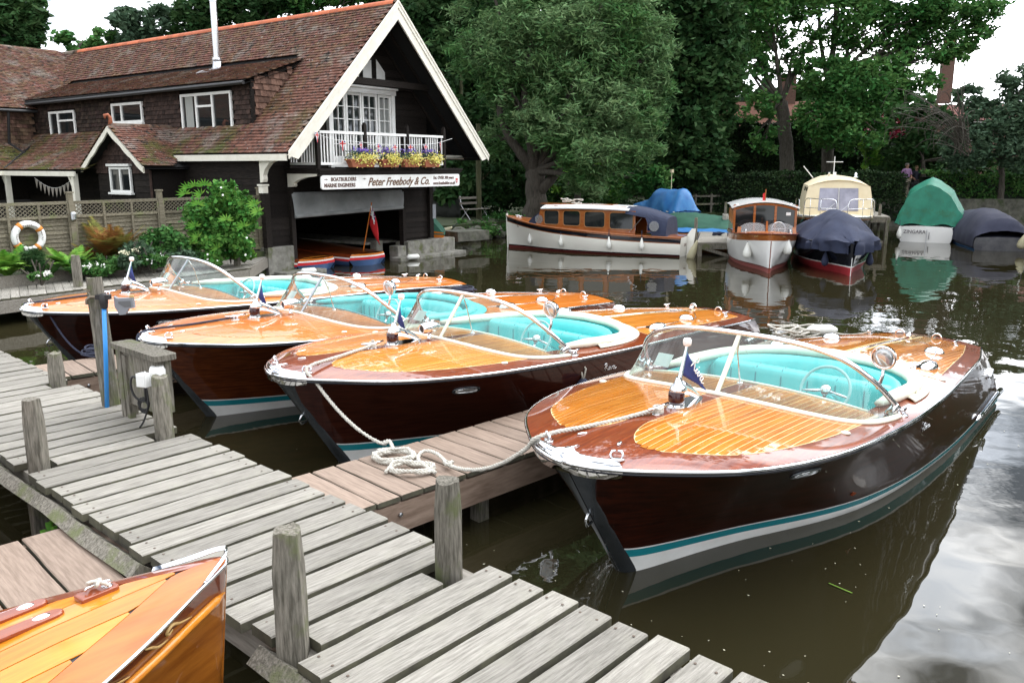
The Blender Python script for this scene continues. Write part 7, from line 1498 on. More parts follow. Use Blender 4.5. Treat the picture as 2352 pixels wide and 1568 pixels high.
p = aty(1722, 300, 56); house('orange roofed brick house half hidden behind the spreading tree', (p.x, p.y, .6), 7.5, 6, 4.4, 1.7, R(-8), mat('dull_orange_roof', (.15, .062, .04), .9), [(-2, 3.2), (1.8, 3.2)])
p = aty(2225, 250, 58); t = house('brick house with a tall chimney rising above the right hand bushes', (p.x + 1.5, p.y, .6), 8, 6, 4.9, 1.2, R(-12), mat('dull_red_roof', (.14, .045, .035), .9), [(-1.5, 4.2), (1.5, 4.2)])
MB().box((-3.0, 0, 7.9), (.75, .7, 3.4)).build('chimney_stack', m_brick, t); g = MB(); g.box((-3.0, 0, 9.62), (1.15, 1.0, .16)); g.build('chimney_cap', m_brick, t)
for x in (-3.25, -2.75): MB().lathe([(.16, 0), (.13, .6), (.17, .7)], (x, 0, 9.7), 8).build('chimney_pot', m_terra, t)
# ================================================================ FENCE, FLOWER BED
FR, FL_ = at(588, 573, .65), None
fd_ = Vector((math.sin(R(37.5)), math.cos(R(37.5)), 0)); F0 = at(572, 572, .65); fn = Vector((fd_.y, -fd_.x, 0))
def fp(s, z=0, o=0): return Vector((F0.x, F0.y, 0)) - fd_ * s + Vector((0, 0, z)) + fn * o
t = thing('garden_fence', 'weathered lattice topped fence panels behind the flower bed', 'fence'); ZT = 1.92
pst = [-.15, 1.62, 3.16 + .25, 5.0, 6.8]
tops = [ZT, 1.93, 1.95, 1.93, 1.93]
u1 = [aty(372, 520, 1), aty(167, 540, 1)]
def s_at(u):      # where along the fence a sight line at column u meets it
    best = min([k * .02 - 1 for k in range(500)], key=lambda s: abs((lambda p: 1176 + 1900 * p.x / (p.y * _c + (CAMZ - 1.3) * _n))(fp(s)) - u)); return best
pst = [s_at(598), s_at(372), s_at(168), s_at(-60), s_at(-240)]
for k, s in enumerate(pst):
    p = fp(s); g = MB(); g.box((0, 0, 0), (.095, .095, 1.6)); g.box((0, 0, .81), (.13, .13, .03)); o = g.build('post', m_fence, t); o.location = (p.x, p.y, 1.28); o.rotation_euler[2] = R(52)
for (sa, sb) in zip(pst, pst[1:]):
    a, b = sa + .06, sb - .06
    for z, h in ((ZT - .03, .06), (1.62, .05), (.66, .06)): MB().beam(fp(a, z), fp(b, z), .05, h).build('rail', m_fence, t)
    n = 3
    for k in range(n + 1): s = a + (b - a) * k / n; MB().beam(fp(s, .64, .02), fp(s, ZT - .05, .02), .045, .03, fn).build('batten', m_fence, t)
    z = .70; k = 0
    while z < 1.60:
        g = MB(); V = []; m_ = 10; h = .095
        for i in range(m_ + 1): s = a + (b - a) * i / m_; w = .008 * math.sin(i * 1.7 + k * 2.1) + rnd.uniform(-.003, .003); V += [fp(s, z + w, -.02), fp(s, z + h, -.045), fp(s, z + h, -.055), fp(s, z + w, -.03)]
        g.add(V, [(4 * i + j, 4 * i + 4 + j, 4 * i + 4 + (j + 1) % 4, 4 * i + (j + 1) % 4) for i in range(m_) for j in range(4)]); fixn(g.build('slat', m_fence, t)); z += .083; k += 1
    g = MB(); s = a - .3
    while s < b:
        for d_ in (1, -1):
            s0, s1 = (s, s + .27) if d_ > 0 else (s + .27, s); z0_, z1_ = 1.64, 1.87
            e0, e1 = s0, s1
            def clip(q): return max(a, min(b, q))
            c0, c1 = clip(s0), clip(s1)
            if abs(c1 - c0) > .02:
                f = lambda q: z0_ + (z1_ - z0_) * (q - s0) / (s1 - s0); g.beam(fp(c0, f(c0), .006 * d_), fp(c1, f(c1), .006 * d_), .010, .022, fn)
        s += .088
    g.build('lattice', m_fence, t, kind='stuff')
# meter box on the fence post, life ring
p = fp(s_at(168), 1.62, .08); tag((lambda g: g.build('lamp_box', m_steel))(MB().lathe([(.035, -.09), (.055, -.06), (.055, .06), (.035, .09)], p, 10)), 'small grey oval lamp fixed to the left fence post', 'lamp')
lr = thing('life_ring', 'white life ring with orange bands and lettering hung on the left fence panel', 'life ring', fp(s_at(62), 1.27, .07), R(52.5)); g = MB()
for k in range(4):
    a0, a1 = R(90 * k + 62), R(90 * k + 138); MB().tube([(-(.25) * math.cos(a0 + (a1 - a0) * i / 10), 0, .25 * math.sin(a0 + (a1 - a0) * i / 10)) for i in range(11)], .066, 10).build('segment', m_plastic, lr, True)
    a0, a1 = R(90 * k + 138), R(90 * k + 152); MB().tube([(-.25 * math.cos(a0 + (a1 - a0) * i / 3), 0, .25 * math.sin(a0 + (a1 - a0) * i / 3)) for i in range(4)], .070, 10).build('orange_band', mat('orange_band', (.62, .22, .03), .6), lr, True)
for k in range(8):
    a = R(64 + 9.5 * k); text('Freebody'[k], .062, m_brownink, 'lettering', lr, (-.22 * math.cos(a) - .0, -.069, .225 * math.sin(a)), (R(90), -(math.pi / 2 - a), 0), .001, .3, 'CENTER')
for k in range(6):
    for w_, off in (('Henley', 155), ('Thames', 335)):
        a = R(off + 8 * k); text(w_[k], .05, m_brownink, 'lettering', lr, (-.235 * math.cos(a), -.069, .235 * math.sin(a)), (R(90), -(math.pi / 2 - a), 0), .001, .3, 'CENTER')
# plants in the bed
def fern(label, c, n, ln, m, seed, grp='ferns in the flower bed', up=.8):
    q = random.Random(seed); t = thing('fern', label, 'fern', c, 0, grp); g = MB()
    for k in range(n):
        a = q.uniform(0, 6.28); L_ = ln * q.uniform(.6, 1.1); st = q.uniform(.35, 1.1); pts = [Vector((math.cos(a) * L_ * u * (.35 + .5 * st) , math.sin(a) * L_ * u * (.35 + .5 * st), L_ * (up * u * 1.3 - .65 * st * u * u))) for u in [i / 9 for i in range(10)]]
        side = Vector((-math.sin(a), math.cos(a), 0))
        for i in range(1, 10):
            p = pts[i]; d = (pts[i] - pts[i - 1]).normalized(); w = L_ * .26 * math.sin(math.pi * (i + .3) / 10.3) 
            for sd in (1, -1):
                for h_ in (0, .33, .66): b = pts[i - 1].lerp(p, h_ + .2); tip = b + side * sd * w + d * w * .45 + Vector((0, 0, -.15 * w)); g.add([b - d * .016, tip, b + d * .022], [(0, 1, 2)])
    g.build('fronds', m, t); return t
Q = lambda u, v, z=.60: at(u, v, z)
fern('bright green fern at the left edge below the life ring', Q(18, 637), 30, .66, m_lbright, 51)
fern('rusty tipped fern behind the bright fern at the left edge', Q(-5, 622), 24, .5, m_lrust, 52)
fern('yellow green fern between the life ring and the fence post', Q(165, 626), 40, .62, m_lbright, 53)
fern('rust coloured fern in front of the middle fence panel', Q(262, 612), 54, .80, m_lrust, 54, up=1.1)
fern('second rust coloured fern beside the first one', Q(228, 615), 34, .62, m_lrust, 55, up=.9)
fern('small dark green fern beside the walkway edging', Q(118, 632), 18, .42, m_lmid, 56)
def bush(label, blobs, m, seed, ls=(.055, .03), cat='shrub', name='garden_shrub', fl=None, **k):
    t = thing(name, label, cat, (0, 0, 0), 0, k.pop('group', 'shrubs in the flower bed')); leaves_mesh('foliage', blobs, m, t, ls=ls, seed=seed, kind='stuff', **dict(dict(per=1.8), **k))
    g = MB(); c = Vector(blobs[0][0])
    for i in range(7): e = c + Vector((rnd.uniform(-.3, .3), rnd.uniform(-.2, .2), rnd.uniform(0, .3))); g.tube([(c.x, c.y, .5), e], .012, 4)
    g.build('stem', m_bark, t)
    if fl: leaves_mesh('flowers', fl[0], fl[1], t, ls=fl[2], seed=seed + 1, kind='stuff')
    return t
def QB(u, v, z, y, ru, rv, n): p = at(u, v, z) if y is None else aty(u, v, y); s = p.y / 1900; return (tuple(p), (ru * s, ru * s * .7, rv * s), n)
bush('grey green bush with cream flower sprays in the middle of the bed', [QB(318, 580, 0, 16.6, 34, 26, 1300), QB(290, 600, 0, 16.2, 26, 16, 600)], m_lgrey, 61, fl=([QB(300, 572, 0, 16.2, 30, 22, 120)], mat('cream_blossom', (.62, .60, .42), .7), (.018, .014)))
bush('dark green bush left of the big climber', [QB(375, 562, 0, 17.4, 50, 34, 2300), QB(425, 580, 0, 17.8, 32, 24, 900)], m_lmid, 62)
bush('low green growth trailing along the edging below the climber', [QB(350, 598, 0, 16.5, 40, 12, 700), QB(440, 590, 0, 17.6, 42, 12, 800), QB(220, 618, 0, 15.8, 40, 10, 600)], m_lmid, 63, fl=([QB(360, 592, 0, 16.4, 30, 8, 60), QB(215, 612, 0, 15.6, 26, 6, 60)], m_petal, (.018, .015)), ls=(.04, .02))
bush('leafy herbs between the rusty ferns and the cream flowered bush', [QB(240, 608, 0, 16.3, 46, 18, 1400), QB(190, 612, 0, 15.9, 36, 16, 900)], m_lmid, 68, ls=(.05, .024))
bush('broad green herbs at the foot of the middle fence post', [QB(400, 588, 0, 17.3, 46, 18, 1300), QB(340, 596, 0, 16.9, 30, 16, 700)], m_lgrey, 69, ls=(.05, .024))
bush('wispy grass clump beneath the life ring', [QB(70, 600, 0, 15.2, 30, 28, 900)], m_ldark, 64, ls=(.10, .005))
bush('white daisies at the left front of the bed', [QB(95, 634, 0, 14.8, 26, 9, 500)], m_lmid, 65, fl=([QB(98, 628, 0, 14.7, 24, 7, 110)], m_petal, (.016, .014)), ls=(.035, .018))
bush('small green plants trailing at the foot of the boathouse corner', [QB(560, 585, 0, 18.4, 30, 10, 500), QB(545, 570, 0, 18.2, 22, 20, 500)], m_lbright, 66, ls=(.05, .035), fl=([QB(565, 585, 0, 18.2, 20, 8, 5)], m_petal, (.04, .035)))
CL = [QB(520, 458, 0, 18.2, 42, 30, 1700), QB(480, 500, 0, 18.0, 45, 45, 2000), QB(556, 505, 0, 18.2, 34, 40, 1700), QB(510, 550, 0, 17.9, 48, 35, 1700), QB(545, 560, 0, 17.9, 30, 28, 700), QB(520, 432, 0, 18.3, 22, 14, 400), QB(575, 470, 0, 18.3, 16, 22, 350), QB(462, 540, 0, 17.8, 24, 18, 500), QB(490, 590, 0, 17.6, 30, 14, 500), QB(560, 450, 0, 18.3, 16, 12, 200)]
t = bush('big leafy climber with white bindweed flowers covering the fence beside the boathouse', CL, leafmat('bindweed_leaves', (.05, .155, .03), (.10, .26, .05), 2.5), 67, ls=(.052, .04), clump=.42, cn=90, shell=.3, name='climbing_plant', cat='climber', group=None, per=1.7)
g = MB()
for u, v in ((509, 432), (513, 449), (568, 547), (478, 596), (500, 600), (565, 586), (478, 585)):
    c = aty(u, v, 17.4); g.lathe([(.004, 0), (.008, .012), (.019, .03), (.022, .032)], c, 8, Matrix.Rotation(R(70), 3, 'X'))
g.build('bindweed_flowers', m_petal, t, kind='stuff')
t = thing('fatsia', 'bright hand shaped fatsia leaves sticking out left of the climber', 'shrub'); q = random.Random(9)
for k, (u, v) in enumerate(((432, 432), (425, 446), (448, 428), (462, 447), (455, 470), (448, 520), (455, 545), (520, 505), (585, 470), (592, 486), (470, 425), (440, 560), (500, 570), (560, 520))):
    c = aty(u, v, 17.5); g = MB(); a0 = q.uniform(-.6, .6)
    for j in range(8):
        a = math.pi * (j + .5) / 8 * 1.25 + a0 + .2; d = Vector((math.cos(a), -.25, math.sin(a) * .8)); w = Vector((-d.z, 0, d.x)) * .018; g.add([c, c + d * .09 + w, c + d * .19, c + d * .09 - w], [(0, 1, 2, 3)])
    g.build('leaf', m_lbright, t); 
g = MB(); g.tube([aty(440, 560, 17.9), aty(455, 500, 17.7), aty(440, 440, 17.6)], .012, 5); g.build('stem', m_lmid, t)
# ================================================================ ROPES, FENDERS, TAP POST, PEDESTAL, FOREGROUND BOAT
def sag(a, b, s, n=14): a, b = Vector(a), Vector(b); return [a.lerp(b, k / n) - Vector((0, 0, s * 4 * (k / n) * (1 - k / n))) for k in range(n + 1)]
def twist(P, r, m, label, extra=None, name='mooring_rope', grp='mooring ropes', st=3):
    # three laid strands round the path
    t = thing(name, label, 'rope', (0, 0, 0), 0, grp); paths = [P] + (extra or [])
    for i in range(st):
        g = MB()
        for Pp in paths:
            Q = spline(Pp, 3); D = 0; out = []; F = []
            for k in range(len(Q) - 1):
                a, b = Q[k], Q[k + 1]; L_ = (b - a).length; m_ = max(1, int(L_ / (r * 1.15)))
                for j in range(m_): F.append(a.lerp(b, j / m_))
            F.append(Q[-1]); prev = None
            for k, p in enumerate(F):
                d = (F[min(k + 1, len(F) - 1)] - F[max(k - 1, 0)]).normalized()
                if prev is None: x = d.orthogonal().normalized()
                else: x = (prev - d * prev.dot(d)).normalized()
                prev = x; y = d.cross(x); an = D / (r * 5.5) * 2 * math.pi + i * 2 * math.pi / st; out.append(p + (x * math.cos(an) + y * math.sin(an)) * r * .52); D += (F[min(k + 1, len(F) - 1)] - p).length
            g.tube(out, r * .56, 5)
        g.build('strand', m, t, True)
    return t
r4 = lambda *p: RV(4, p); r3 = lambda *p: RV(3, p)
dz = lambda x, y: RH.dz(x, y)
c4 = r4(1.0, 0, dz(1.0, 0) + .03); ch4 = r4(.13, .28, dz(.13, .26) + .045)
kn4 = at(1030, 1072, .475); kn4.z = .49
P4 = [c4, c4.lerp(ch4, .5) + Vector((0, 0, -.01)), ch4] + sag(ch4, kn4, .11, 8)[1:]
coil = []
def ring(c, rx, ry, n, z, ph=0, wob=.02, seed=0):
    q = random.Random(seed); return [Vector((c.x + (rx + q.uniform(-wob, wob)) * math.cos(a + ph), c.y + (ry + q.uniform(-wob, wob)) * math.sin(a + ph), z + .006 * math.sin(a * 3))) for a in [2 * math.pi * k / 12 for k in range(int(12 * n) + 1)]]
ca, cb = at(905, 1052, .465), at(945, 1080, .465)
E1 = ring(ca, .145, .105, 3.4, .475, .5, .018, 1); E1 = [p + Vector((0, 0, .010 * (i // 12))) for i, p in enumerate(E1)]
E2 = ring(cb, .150, .095, 3.2, .475, 2.0, .018, 2); E2 = [p + Vector((0, 0, .010 * (i // 12) + (.008 if i < 12 else 0))) for i, p in enumerate(E2)]
loop = [at(1000, 1085, .475), at(960, 1055, .49), at(975, 1035, .50), at(1005, 1042, .50), kn4]
twist(P4 + [kn4 + Vector((.02, .03, 0)), kn4 + Vector((-.03, .02, .02)), kn4 + Vector((0, -.03, .01)), kn4 + Vector((.03, .02, .02))], .0155, m_rope, 'white rope from the nearest runabout bow cleat to the finger pier, coiled at its end', [E2 + [at(885, 1085, .47)], loop])
c3 = r3(1.0, 0, dz(1.0, 0) + .03); ch3 = r3(.16, -.27, dz(.16, .26) + .05); kn3 = at(880, 1022, .47); kn3.z = .48
P3 = [c3 + Vector((0, 0, .04)), c3, c3.lerp(ch3, .5), ch3] + sag(ch3, kn3, .10, 8)[1:]
twist(P3 + [kn3 + Vector((.04, 0, .02)), kn3 + Vector((0, .03, 0)), kn3 + Vector((.05, .01, .02)), at(905, 1035, .48)], .0155, m_rope, 'white rope from the second runabout bow, falling to a coil on the finger pier', [E1])
# turns on the cleats
for cc_, l_ in ((c4, 'rope turns wound on the bow cleat of the nearest runabout'), (c3, 'rope turns wound on the bow cleat of the second nearest runabout')):
    g = MB()
    for k in range(3): g.tube([cc_ + Vector((.03 * math.cos(a), .03 * math.sin(a), -.012 + .012 * k + .006 * math.sin(a))) for a in [2 * math.pi * q / 10 for q in range(10)]], .010, 5, closed=True)
    tag(g.build('cleat_turns', m_rope, None, True), l_, 'rope')
# navy lines of the two far runabouts
for k, l_ in ((2, 'dark rope along the foredeck of the honey coloured runabout'), (1, 'dark rope along the foredeck of the farthest runabout')):
    a = RV(k, (1.0, 0, dz(1, 0) + .03)); b = RV(k, (.05, .10, dz(.05, .05) + .03)); e = RV(k, (-.25, .3, .2)); tag((lambda g: g.build('mooring_rope', m_navyrope, None, True))(MB().tube(spline([a, a.lerp(b, .5), b] + ([RV(k, (-.05, .05, .8)), RV(k, (-.3, .2, .35))] if k == 2 else []), 5), .012, 6)), l_, 'rope', 'mooring ropes')
a = RV(1, (.17, -.255, dz(.17, .25) + .04)); b = at(225, 812, .45); tag(MB().tube(spline(sag(a, b, .22, 7), 3), .012, 6).build('mooring_rope', m_navyrope, None, True), 'navy line drooping from the farthest runabout bow to the small pier', 'rope', 'mooring ropes')
g = MB(); c = at(222, 815, .45)
for k in range(6): g.tube([Vector((c.x + (.16 - .012 * k) * math.cos(a + k) + .02 * math.sin(2.3 * k), c.y + (.14 - .01 * k) * math.sin(a + k), .465 + .016 * k + .01 * math.sin(2 * a))) for a in [2 * math.pi * q / 16 for q in range(16)]], .012, 5, closed=True)
tag(g.build('rope_coil', m_navyrope, None, True), 'dark blue rope coiled on the small pier behind the tap post', 'rope')
# rope heap and fender at the far end of the finger pier, beyond the windscreen
c = at(1830, 772, .47); g = MB(); q = random.Random(4)
for k in range(9): r_ = q.uniform(.10, .2); ox, oy = q.uniform(-.22, .22), q.uniform(-.1, .1); g.tube([Vector((c.x + ox + r_ * math.cos(a), c.y + oy + r_ * .8 * math.sin(a), .48 + .014 * k + .02 * math.sin(2 * a + k))) for a in [2 * math.pi * w / 14 for w in range(14)]], .013, 5, closed=True)
tag(g.build('rope_heap', m_rope, None, True), 'pale rope heap at the far end of the finger pier', 'rope')
q1 = at(1885, 772, .47); tag(MB().tube([(q1.x - .18, q1.y, .55), (q1.x - .1, q1.y, .555), (q1.x + .12, q1.y, .555), (q1.x + .2, q1.y, .55)], [.03, .07, .07, .03], 10).build('fender', m_fender, None, True), 'white fender lying at the far end of the finger pier', 'fender')
a = q1 + Vector((.15, 0, .05)); b = r4(6.2, .45, RH.dz(6.2, .45) + .03); tag(MB().tube(sag(a, b, .03), .011, 6).build('mooring_rope', m_rope, None, True), 'pale line from the pier end to the stern of the nearest runabout', 'rope', 'mooring ropes')
for k, l_ in ((3, 'dark lines heaped on the after deck of the honey coloured runabout'),):
    c = RV(2, (4.75, .55, dz(4.75, .55) + .02)); g = MB()
    for j in range(7): g.tube([c + Vector(((.10 + .01 * j) * math.cos(a) + .04 * math.sin(j * 2), (.08 + .008 * j) * math.sin(a) + .05 * math.cos(j * 3), .012 * j + .012 * math.sin(2 * a + j))) for a in [2 * math.pi * w / 12 for w in range(12)]], .012, 5, closed=True)
    tag(g.build('rope_coil', m_navyrope, None, True), l_, 'rope')
# navy fender slung from the second runabout
p = r3(2.66, -1.10, .62); t = thing('fender', 'round navy fender in a sock slung from the second nearest runabout', 'fender', p - Vector((0, 0, .22)), 0); pp = Vector((0, 0, 0))
g = MB(); g.lathe([(.02, -.12), (.09, -.10), (.125, -.02), (.12, .06), (.07, .15), (.025, .20)], (0, 0, 0), 14); g.build('body', m_navy, t, True)
g = MB(); k0 = r3(2.55, -1.06, dz(2.55, 1.06) + .03) - Vector(t.location); g.tube([(0, 0, .18), (.02, 0, .3), k0], .010, 5); g.tube([(0, 0, .18), (-.03, -.01, .3), k0 + Vector((-.03, 0, 0))], .010, 5); g.build('lanyard', m_rope, t, True)
# ---------------- tall tap post with blue pipe
p = at(265, 928, DZ); o = post(p.x, p.y, -.6, DZ + 1.15, .058, 'tall leaning grey plank post carrying the tap and a blue pipe', 'post', None, .9, lean=(-.05, -.02), seed=33, taper=.9)
o.data.transform(Matrix.Translation((p.x, p.y, 0)) @ Matrix.Rotation(R(30), 4, 'Z') @ Matrix.Diagonal((1.35, .55, 1, 1)) @ Matrix.Translation((-p.x, -p.y, 0)))
t = thing('water_tap', 'blue upright water pipe with a brass tap and black fittings', 'water tap'); a, b = aty(245, 930, p.y - .10), aty(238, 690, p.y - .10)
MB().tube([(a.x, a.y, DZ - .02), a.lerp(b, .5) + Vector((.004, 0, 0)), b], .019, 10).build('pipe', m_bluepipe, t, True)
g = MB(); g.lathe([(.028, -.07), (.036, -.02), (.036, .04), (.022, .06)], b, 10); g.beam(b + Vector((-.06, 0, .03)), b + Vector((.06, 0, .03)), .05, .04); g.build('black_joint', m_black, t, 40)
g = MB(); g.tube([b + Vector((-.05, 0, .03)), b + Vector((-.10, -.02, .035)), b + Vector((-.13, -.03, .01)), b + Vector((-.135, -.03, -.03))], [.014, .016, .014, .012], 8); g.tube([b + Vector((-.10, -.02, .04)), b + Vector((-.13, -.02, .10))], .006, 5); g.tube([b + Vector((-.155, -.02, .10)), b + Vector((-.10, -.02, .085))], .007, 5); g.build('tap', mat('old_brass', (.20, .17, .13), .4, .8), t, 40)
c = aty(278, 700, p.y - .06); t = thing('hose_bracket', 'grey moulded plastic hose bracket screwed to the tall tap post', 'hose bracket', c, R(8)); g = MB()
g.prism([(-.055, .075), (-.03, .055), (.10, .06), (.105, -.03), (.06, -.035), (.03, -.085), (-.02, -.09), (-.055, -.02)], .05, MYX, (0, 0, 0)); fixn(g.build('body', m_grey, t)); g = MB(); g.prism([(-.02, .03), (.08, .035), (.085, -.018), (.03, -.022), (-.02, .012)], .004, MYX, (0, -.004, 0)); g.build('recess', mat('mid_grey_plastic', (.12, .125, .13), .5), t)
MB().box((.09, .02, .07), (.035, .03, .02)).build('yellow_cap', mat('tan_cap', (.5, .33, .14), .6), t)
# ---------------- power pedestal
c = (aty(290, 935, 7.0) + aty(330, 935, 6.9)) / 2; t = thing('power_pedestal', 'mossy boarded power pedestal with a sloping cap beside the tap post', 'power pedestal', (-3.12, 6.72, 0), R(-44))
def pq(u, v, y): return aty(u, v, y)
A_, B2 = pq(282, 800, 6.95), pq(376, 822, 6.45); d = (B2 - A_); d.z = 0; d.normalize(); t.location = ((A_.x + B2.x) / 2, (A_.y + B2.y) / 2, 0); t.rotation_euler[2] = math.atan2(d.y, d.x); W2 = ((B2 - A_).xy.length) / 2
g = MB(); g.prism(rr(2 * W2 + .10, .19, .04), .045, None, (0, 0, 1.085)); ob = g.build('cap', m_post, t)
MB().box((-.01, 0, .86), (2 * W2 - .02, .13, .45)).build('box_board', m_post, t); MB().box((-W2 + .10, -.03, .55), (.075, .11, 1.15)).build('leg', m_post, t); MB().box((-W2 + .19, -.06, .55), (.06, .05, 1.0)).build('leg', m_post, t)
g = MB(); g.lathe([(.06, 0), (.062, .06), (.05, .09)], (W2 - .015, -.055, .95), 12, Matrix.Diagonal((1, 1, 1))); g.build('socket_hood', m_plastic, t, 40); g = MB(); g.lathe([(.045, -.06), (.045, .0)], (W2 - .01, -.06, .94), 12); g.build('blue_socket', mat('blue_socket', (.02, .05, .30), .4), t, 40)
g = MB(); g.lathe([(.038, -.03), (.046, 0)], (W2 - .01, -.06, .87), 12); g.build('socket_rim', m_plastic, t, 40)
c = pq(331, 872, 6.35); t2_ = thing('socket_box', 'white weatherproof electrical socket box beside the mooring post', 'socket box', c, R(-20)); MB().box((0, 0, 0), (.095, .07, .105)).build('box', m_plastic, t2_); MB().box((0, -.038, .0), (.08, .008, .085)).build('lid', m_plastic, t2_); MB().tube([(0, 0, .05), (.015, 0, .068), (.03, 0, .05)], .005, 5).build('clasp', m_plastic, t2_)
g = MB(); g.tube(spline([c + Vector((-.03, .0, -.0)), c + Vector((-.10, .02, .02)), c + Vector((-.12, .02, -.06)), c + Vector((-.09, .02, -.15)), c + Vector((-.02, .02, -.18)), c + Vector((0, .0, -.10)), c + Vector((.0, .0, -.05))], 5), .009, 6); g.tube(spline([c + Vector((.01, 0, -.05)), c + Vector((.015, 0, -.2)), c + Vector((-.04, .02, -.34)), c + Vector((-.08, .02, -.40))], 5), .008, 6)
for k in range(3): g.tube([c + Vector((-.03 + (.045 - .006 * k) * math.cos(a), .02, -.20 + .05 * math.sin(a) - .015 * k)) for a in [2 * math.pi * w / 12 for w in range(12)]], .007, 5, closed=True)
tag(g.build('power_cable', m_black, None, True), 'black power cable looped under the white socket box', 'cable')
# ---------------- foreground slipper launch, bottom left
FBX = at(516, 1276, .87); FBA = R(233)
HF = Hull(6.5, .10, SB, [0, .17, .36, .60, .80, .90, .90, .85, .75], SZ, [.86, .76, .68, .62, .6], SW, [0, .12, .42, .7, .7], .06, (1.15, 1.0), .02)
t = thing('slipper_launch', 'golden varnished bow of an open launch poking in at the bottom left', 'launch', (FBX.x, FBX.y, 0), FBA)
m_fdeck = mat('amber_deck_wood', (.47, .150, .010), .3, coat=.75, col2=(.60, .22, .02), scale=6, stretch=(.4, 4, 4), rand=.12)
m_fside = mat('amber_side_wood', (.20, .058, .008), .3, coat=.7, col2=(.36, .125, .018), scale=4, stretch=(.4, 1, 3))
zr_ = lambda q: HF.Z(q)
fixn(HF.side(zr_, lambda q: HF.Z(q) - .115, 40, 3).build('name_strake', mat('dark_red_strake', (.10, .02, .008), .3, coat=1, col2=(.15, .035, .012), scale=6), t, True))
fixn(HF.side(lambda q: HF.Z(q) - .115, -.15, 40, 8).build('side', m_fside, t, True))
g = MB()
for sd in (1, -1): g.tube([HF.pt(q_, HF.Z(q_) - .125, sd, .012) for q_ in [.006 + .5 * (k / 20) ** 1.3 for k in range(21)]], [.004] + [.020] * 20, 8)
g.build('rubbing_strake', m_fdeck, t, True)
HF.deck(lambda x, y: True, 60, 20, -.003).build('deck', m_black, t, True)
m_coamf = mat('red_covering_board', (.19, .035, .012), .3, coat=1, col2=(.25, .055, .018), scale=6, stretch=(.4, 3, 3))
m_covb = mat('orange_covering_board', (.38, .085, .008), .3, coat=.65, col2=(.47, .13, .015), scale=5, stretch=(.4, 3, 3))
for sd, mm in ((1, m_covb), (-1, m_coamf)):      # covering boards follow the gunwale
    s_ = 1 if sd > 0 else -1
    lim = (lambda x, s_=s_: ((max(0, HF.B(x / 6.5) - .17), HF.B(x / 6.5)) if s_ > 0 else (-HF.B(x / 6.5), -max(0, HF.B(x / 6.5) - .17))))
    for k in range(8):
        g = MB(); G = []
        break
    G = []
    for i in range(40):
        x = .01 + 2.4 * (i / 39) ** 1.3; b = HF.B(x / 6.5); a = max(.0015, b - (.165 if sd > 0 else .12)); G.append([(x, sd * (a + (b - a) * j / 5), HF.dz(x, a + (b - a) * j / 5) + .003) for j in range(6)])
    g = MB(); g.sheet(G, .004); fixn(g.build('covering_board', mm, t, 40))
for k in range(-6, 6):
    ya, yb = .118 * k, .118 * (k + 1) - .006
    lim = lambda x: (-(HF.B(x / 6.5) - .122), HF.B(x / 6.5) - .172)
    s_ = strip(HF, ya, yb, lim, .12, 2.4, .003, 40)
    if s_: s_.build('deck_plank', m_fdeck, t, 40)
MB().tube([Vector((q_ * 6.5, HF.B(q_) + .004, HF.Z(q_) + .004)) for q_ in [.45 * (k / 40) ** 1.7 for k in range(41)]], .0085, 6).build('chrome_rail', m_chrome, t, True)
g = MB(); G = []
for sd in (1, -1):
    G = []
    for i in range(10):
        x = -.012 + .26 * i / 9; b = max(HF.B(max(x, 0) / 6.5), .004) + .006; z = HF.dz(max(x, 0), b) + .012 + .035 * (1 - i / 9) ** 1.5; w = .024 * math.sin(math.pi * min(1, (i + 1.5) / 10.5)) ** .8 * (1 - (i / 9) ** 3) + .002
        G.append([(x, sd * b, z), (x, sd * max(b - w * .5, 0), z + .006), (x + .01, sd * max(b - w, 0), z - .008)])
    g.sheet(G, .006)
fixn(g.build('stem_fitting', m_chrome, t, 50))
g = MB(); g.tube([HF.pt(0, z, 1) + Vector((-.004, 0, 0)) for z in (-.1, .2, .5, .86)], .008, 6); g.build('stem_edge', m_fside, t)
# wooden vents and the cleat block
for y, x0 in ((-.09, .67), (-.255, .66)):
    g = MB(); P = [(0, -.035), (.0, .035)] ; P = [(x0 + .035 - .035 * math.cos(a), y + .038 * math.sin(a)) for a in [math.pi * 1.5 - math.pi * k / 8 for k in range(9)]][::-1]; P = [(x0 + .05 - .05 * math.sin(a), y + .032 * math.cos(a)) for a in [math.pi * k / 8 for k in range(9)]]
    P = P + [(x0 + .6, y - .032), (x0 + .6, y + .032)]; zb_ = HF.dz(x0 + .2, y); g.prism(P, .024, None, (0, 0, zb_)); o = fixn(g.build('vent_cover', m_coamf, t)); b = o.modifiers.new('b', 'BEVEL'); b.width = .010; b.segments = 3
    g = MB(); g.lathe([(.028, 0), (.02, .004), (.004, .005)], (x0 + .085, y, zb_ + .0245), 12, Matrix.Diagonal((1.2, .7, 1))); g.build('vent_glass', m_chrome, o)
zb_ = 0; g = MB(); g.prism([(.60, -.055), (.62, -.075), (.84, -.075), (.84, .03), (.62, .03), (.60, .01)], .035, None, (0, .03, zb_)); o = fixn(g.build('cleat_block', m_coamf, t)); o.scale = (.68,) * 3; o.location = (.03, -.125, HF.dz(.5, -.14) + .002); b = o.modifiers.new('b', 'BEVEL'); b.width = .010; b.segments = 3
g = MB(); g.tube([(.63, .01, zb_ + .04), (.645, .005, zb_ + .065), (.70, .0, zb_ + .07), (.78, .0, zb_ + .065), (.79, .0, zb_ + .05)], .009, 8); g.lathe([(.035, 0), (.03, .006)], (.66, .005, zb_ + .035), 12); g.build('deck_cleat', m_chrome, o, True)
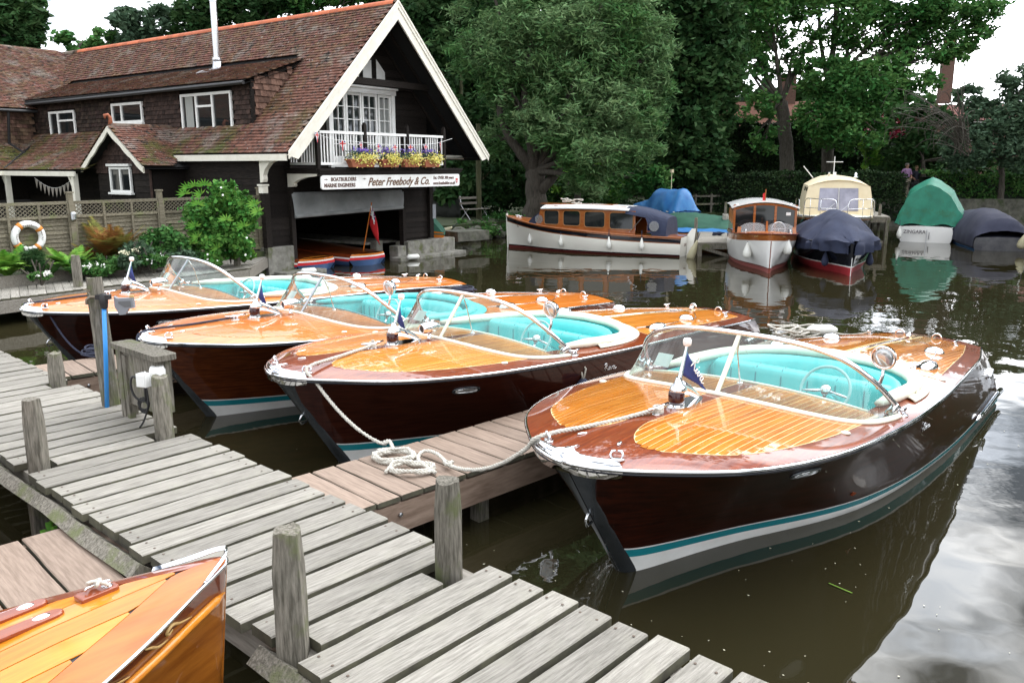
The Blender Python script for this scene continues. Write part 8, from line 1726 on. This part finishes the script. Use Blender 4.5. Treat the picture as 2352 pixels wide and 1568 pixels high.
g = MB(); g.tube(spline([(.66, .04, zb_ + .05), (.72, .01, zb_ + .09), (.76, -.02, zb_ + .085), (.72, -.05, zb_ + .06), (.69, -.01, zb_ + .085), (.74, .04, zb_ + .075)], 5), .012, 7); tg = g.build('rope_turns', m_rope, o, True)
# gilt scrollwork on the name strake
g = MB()
for k in range(5):
    q0 = .06 + .055 * k
    def sp(a, b_, s_=1): return HF.pt(q0 + a / 6.5, HF.Z(q0) - .055 + b_, s_, .006)
    for s_ in (1, -1):
        g.tube(spline([sp(-.12, -.025, s_), sp(-.04, .0, s_), sp(.02, .03, s_), sp(.05, .012, s_), sp(.03, -.008, s_), sp(.01, .004, s_)], 4), [.002 + .006 * math.sin(math.pi * i / 20) for i in range(21)], 5); g.tube(spline([sp(.03, -.03, s_), sp(.09, -.022, s_), sp(.14, .01, s_), sp(.18, .03, s_)], 4), [.002 + .005 * math.sin(math.pi * i / 12) for i in range(13)], 5)
g.build('gilt_scrollwork', m_gilt, t, True, kind='stuff')
# tip of another varnished boat at the left edge
p = at(-12, 1048, .75); HT = Hull(5, .12, SB, [0, .2, .4, .65, .8, .85, .85, .8, .7], SZ, [.74, .66, .6, .56, .55], SW, [0, .15, .45, .65, .65], .05)
t = thing('edge_launch', 'chrome tipped varnished bow just entering at the left edge above the dock pole', 'launch', (p.x - .01, p.y + .02, 0), R(205)); launch_hull(t, HT, [('topside', m_fside, lambda q: HT.Z(q), -.1)], m_covb, m_chrome)
g = MB(); g.lathe([(.02, 0), (.035, .02), (.02, .05)], (.03, 0, .75), 10); g.build('stem_fitting', m_chrome, t, True)
# ---------------- drifting petals on the water, a reed blade
g = MB(); q = random.Random(12); n = 0
while n < 430:
    u, v = q.uniform(300, 2352), q.uniform(600, 1568) if q.random() < .45 else q.uniform(590, 900); p = at(u, v, .006)
    if abs((p - DO).dot(DIN)) < 1.4 and v > 1000 and (p - DO).dot(DIN) > -.05: continue
    s = q.uniform(.003, .009) * (1 + p.y * .04); a = q.uniform(0, 3.14); cx, sx = math.cos(a) * s, math.sin(a) * s; g.add([(p.x + cx, p.y + sx, .006), (p.x - sx * .6, p.y + cx * .6, .006), (p.x - cx, p.y - sx, .006), (p.x + sx * .6, p.y - cx * .6, .006)], [(0, 1, 2, 3)]); n += 1
o = g.build('floating_petals', mat('floating_petal', (.55, .53, .40), .7, isl=.3), kind='stuff'); tag(o, 'pale petals and specks floating on the dark water', 'petals')
p = at(1930, 1350, .006); tag(MB().box((0, 0, 0), (.16, .008, .002)).build('reed_blade', m_lbright, None, loc=(p.x, p.y, .008), rz=R(-52)), 'thin green reed blade floating on the water at the lower right', 'reed')
g = MB(); pa_ = at(1290, 1300, .004)
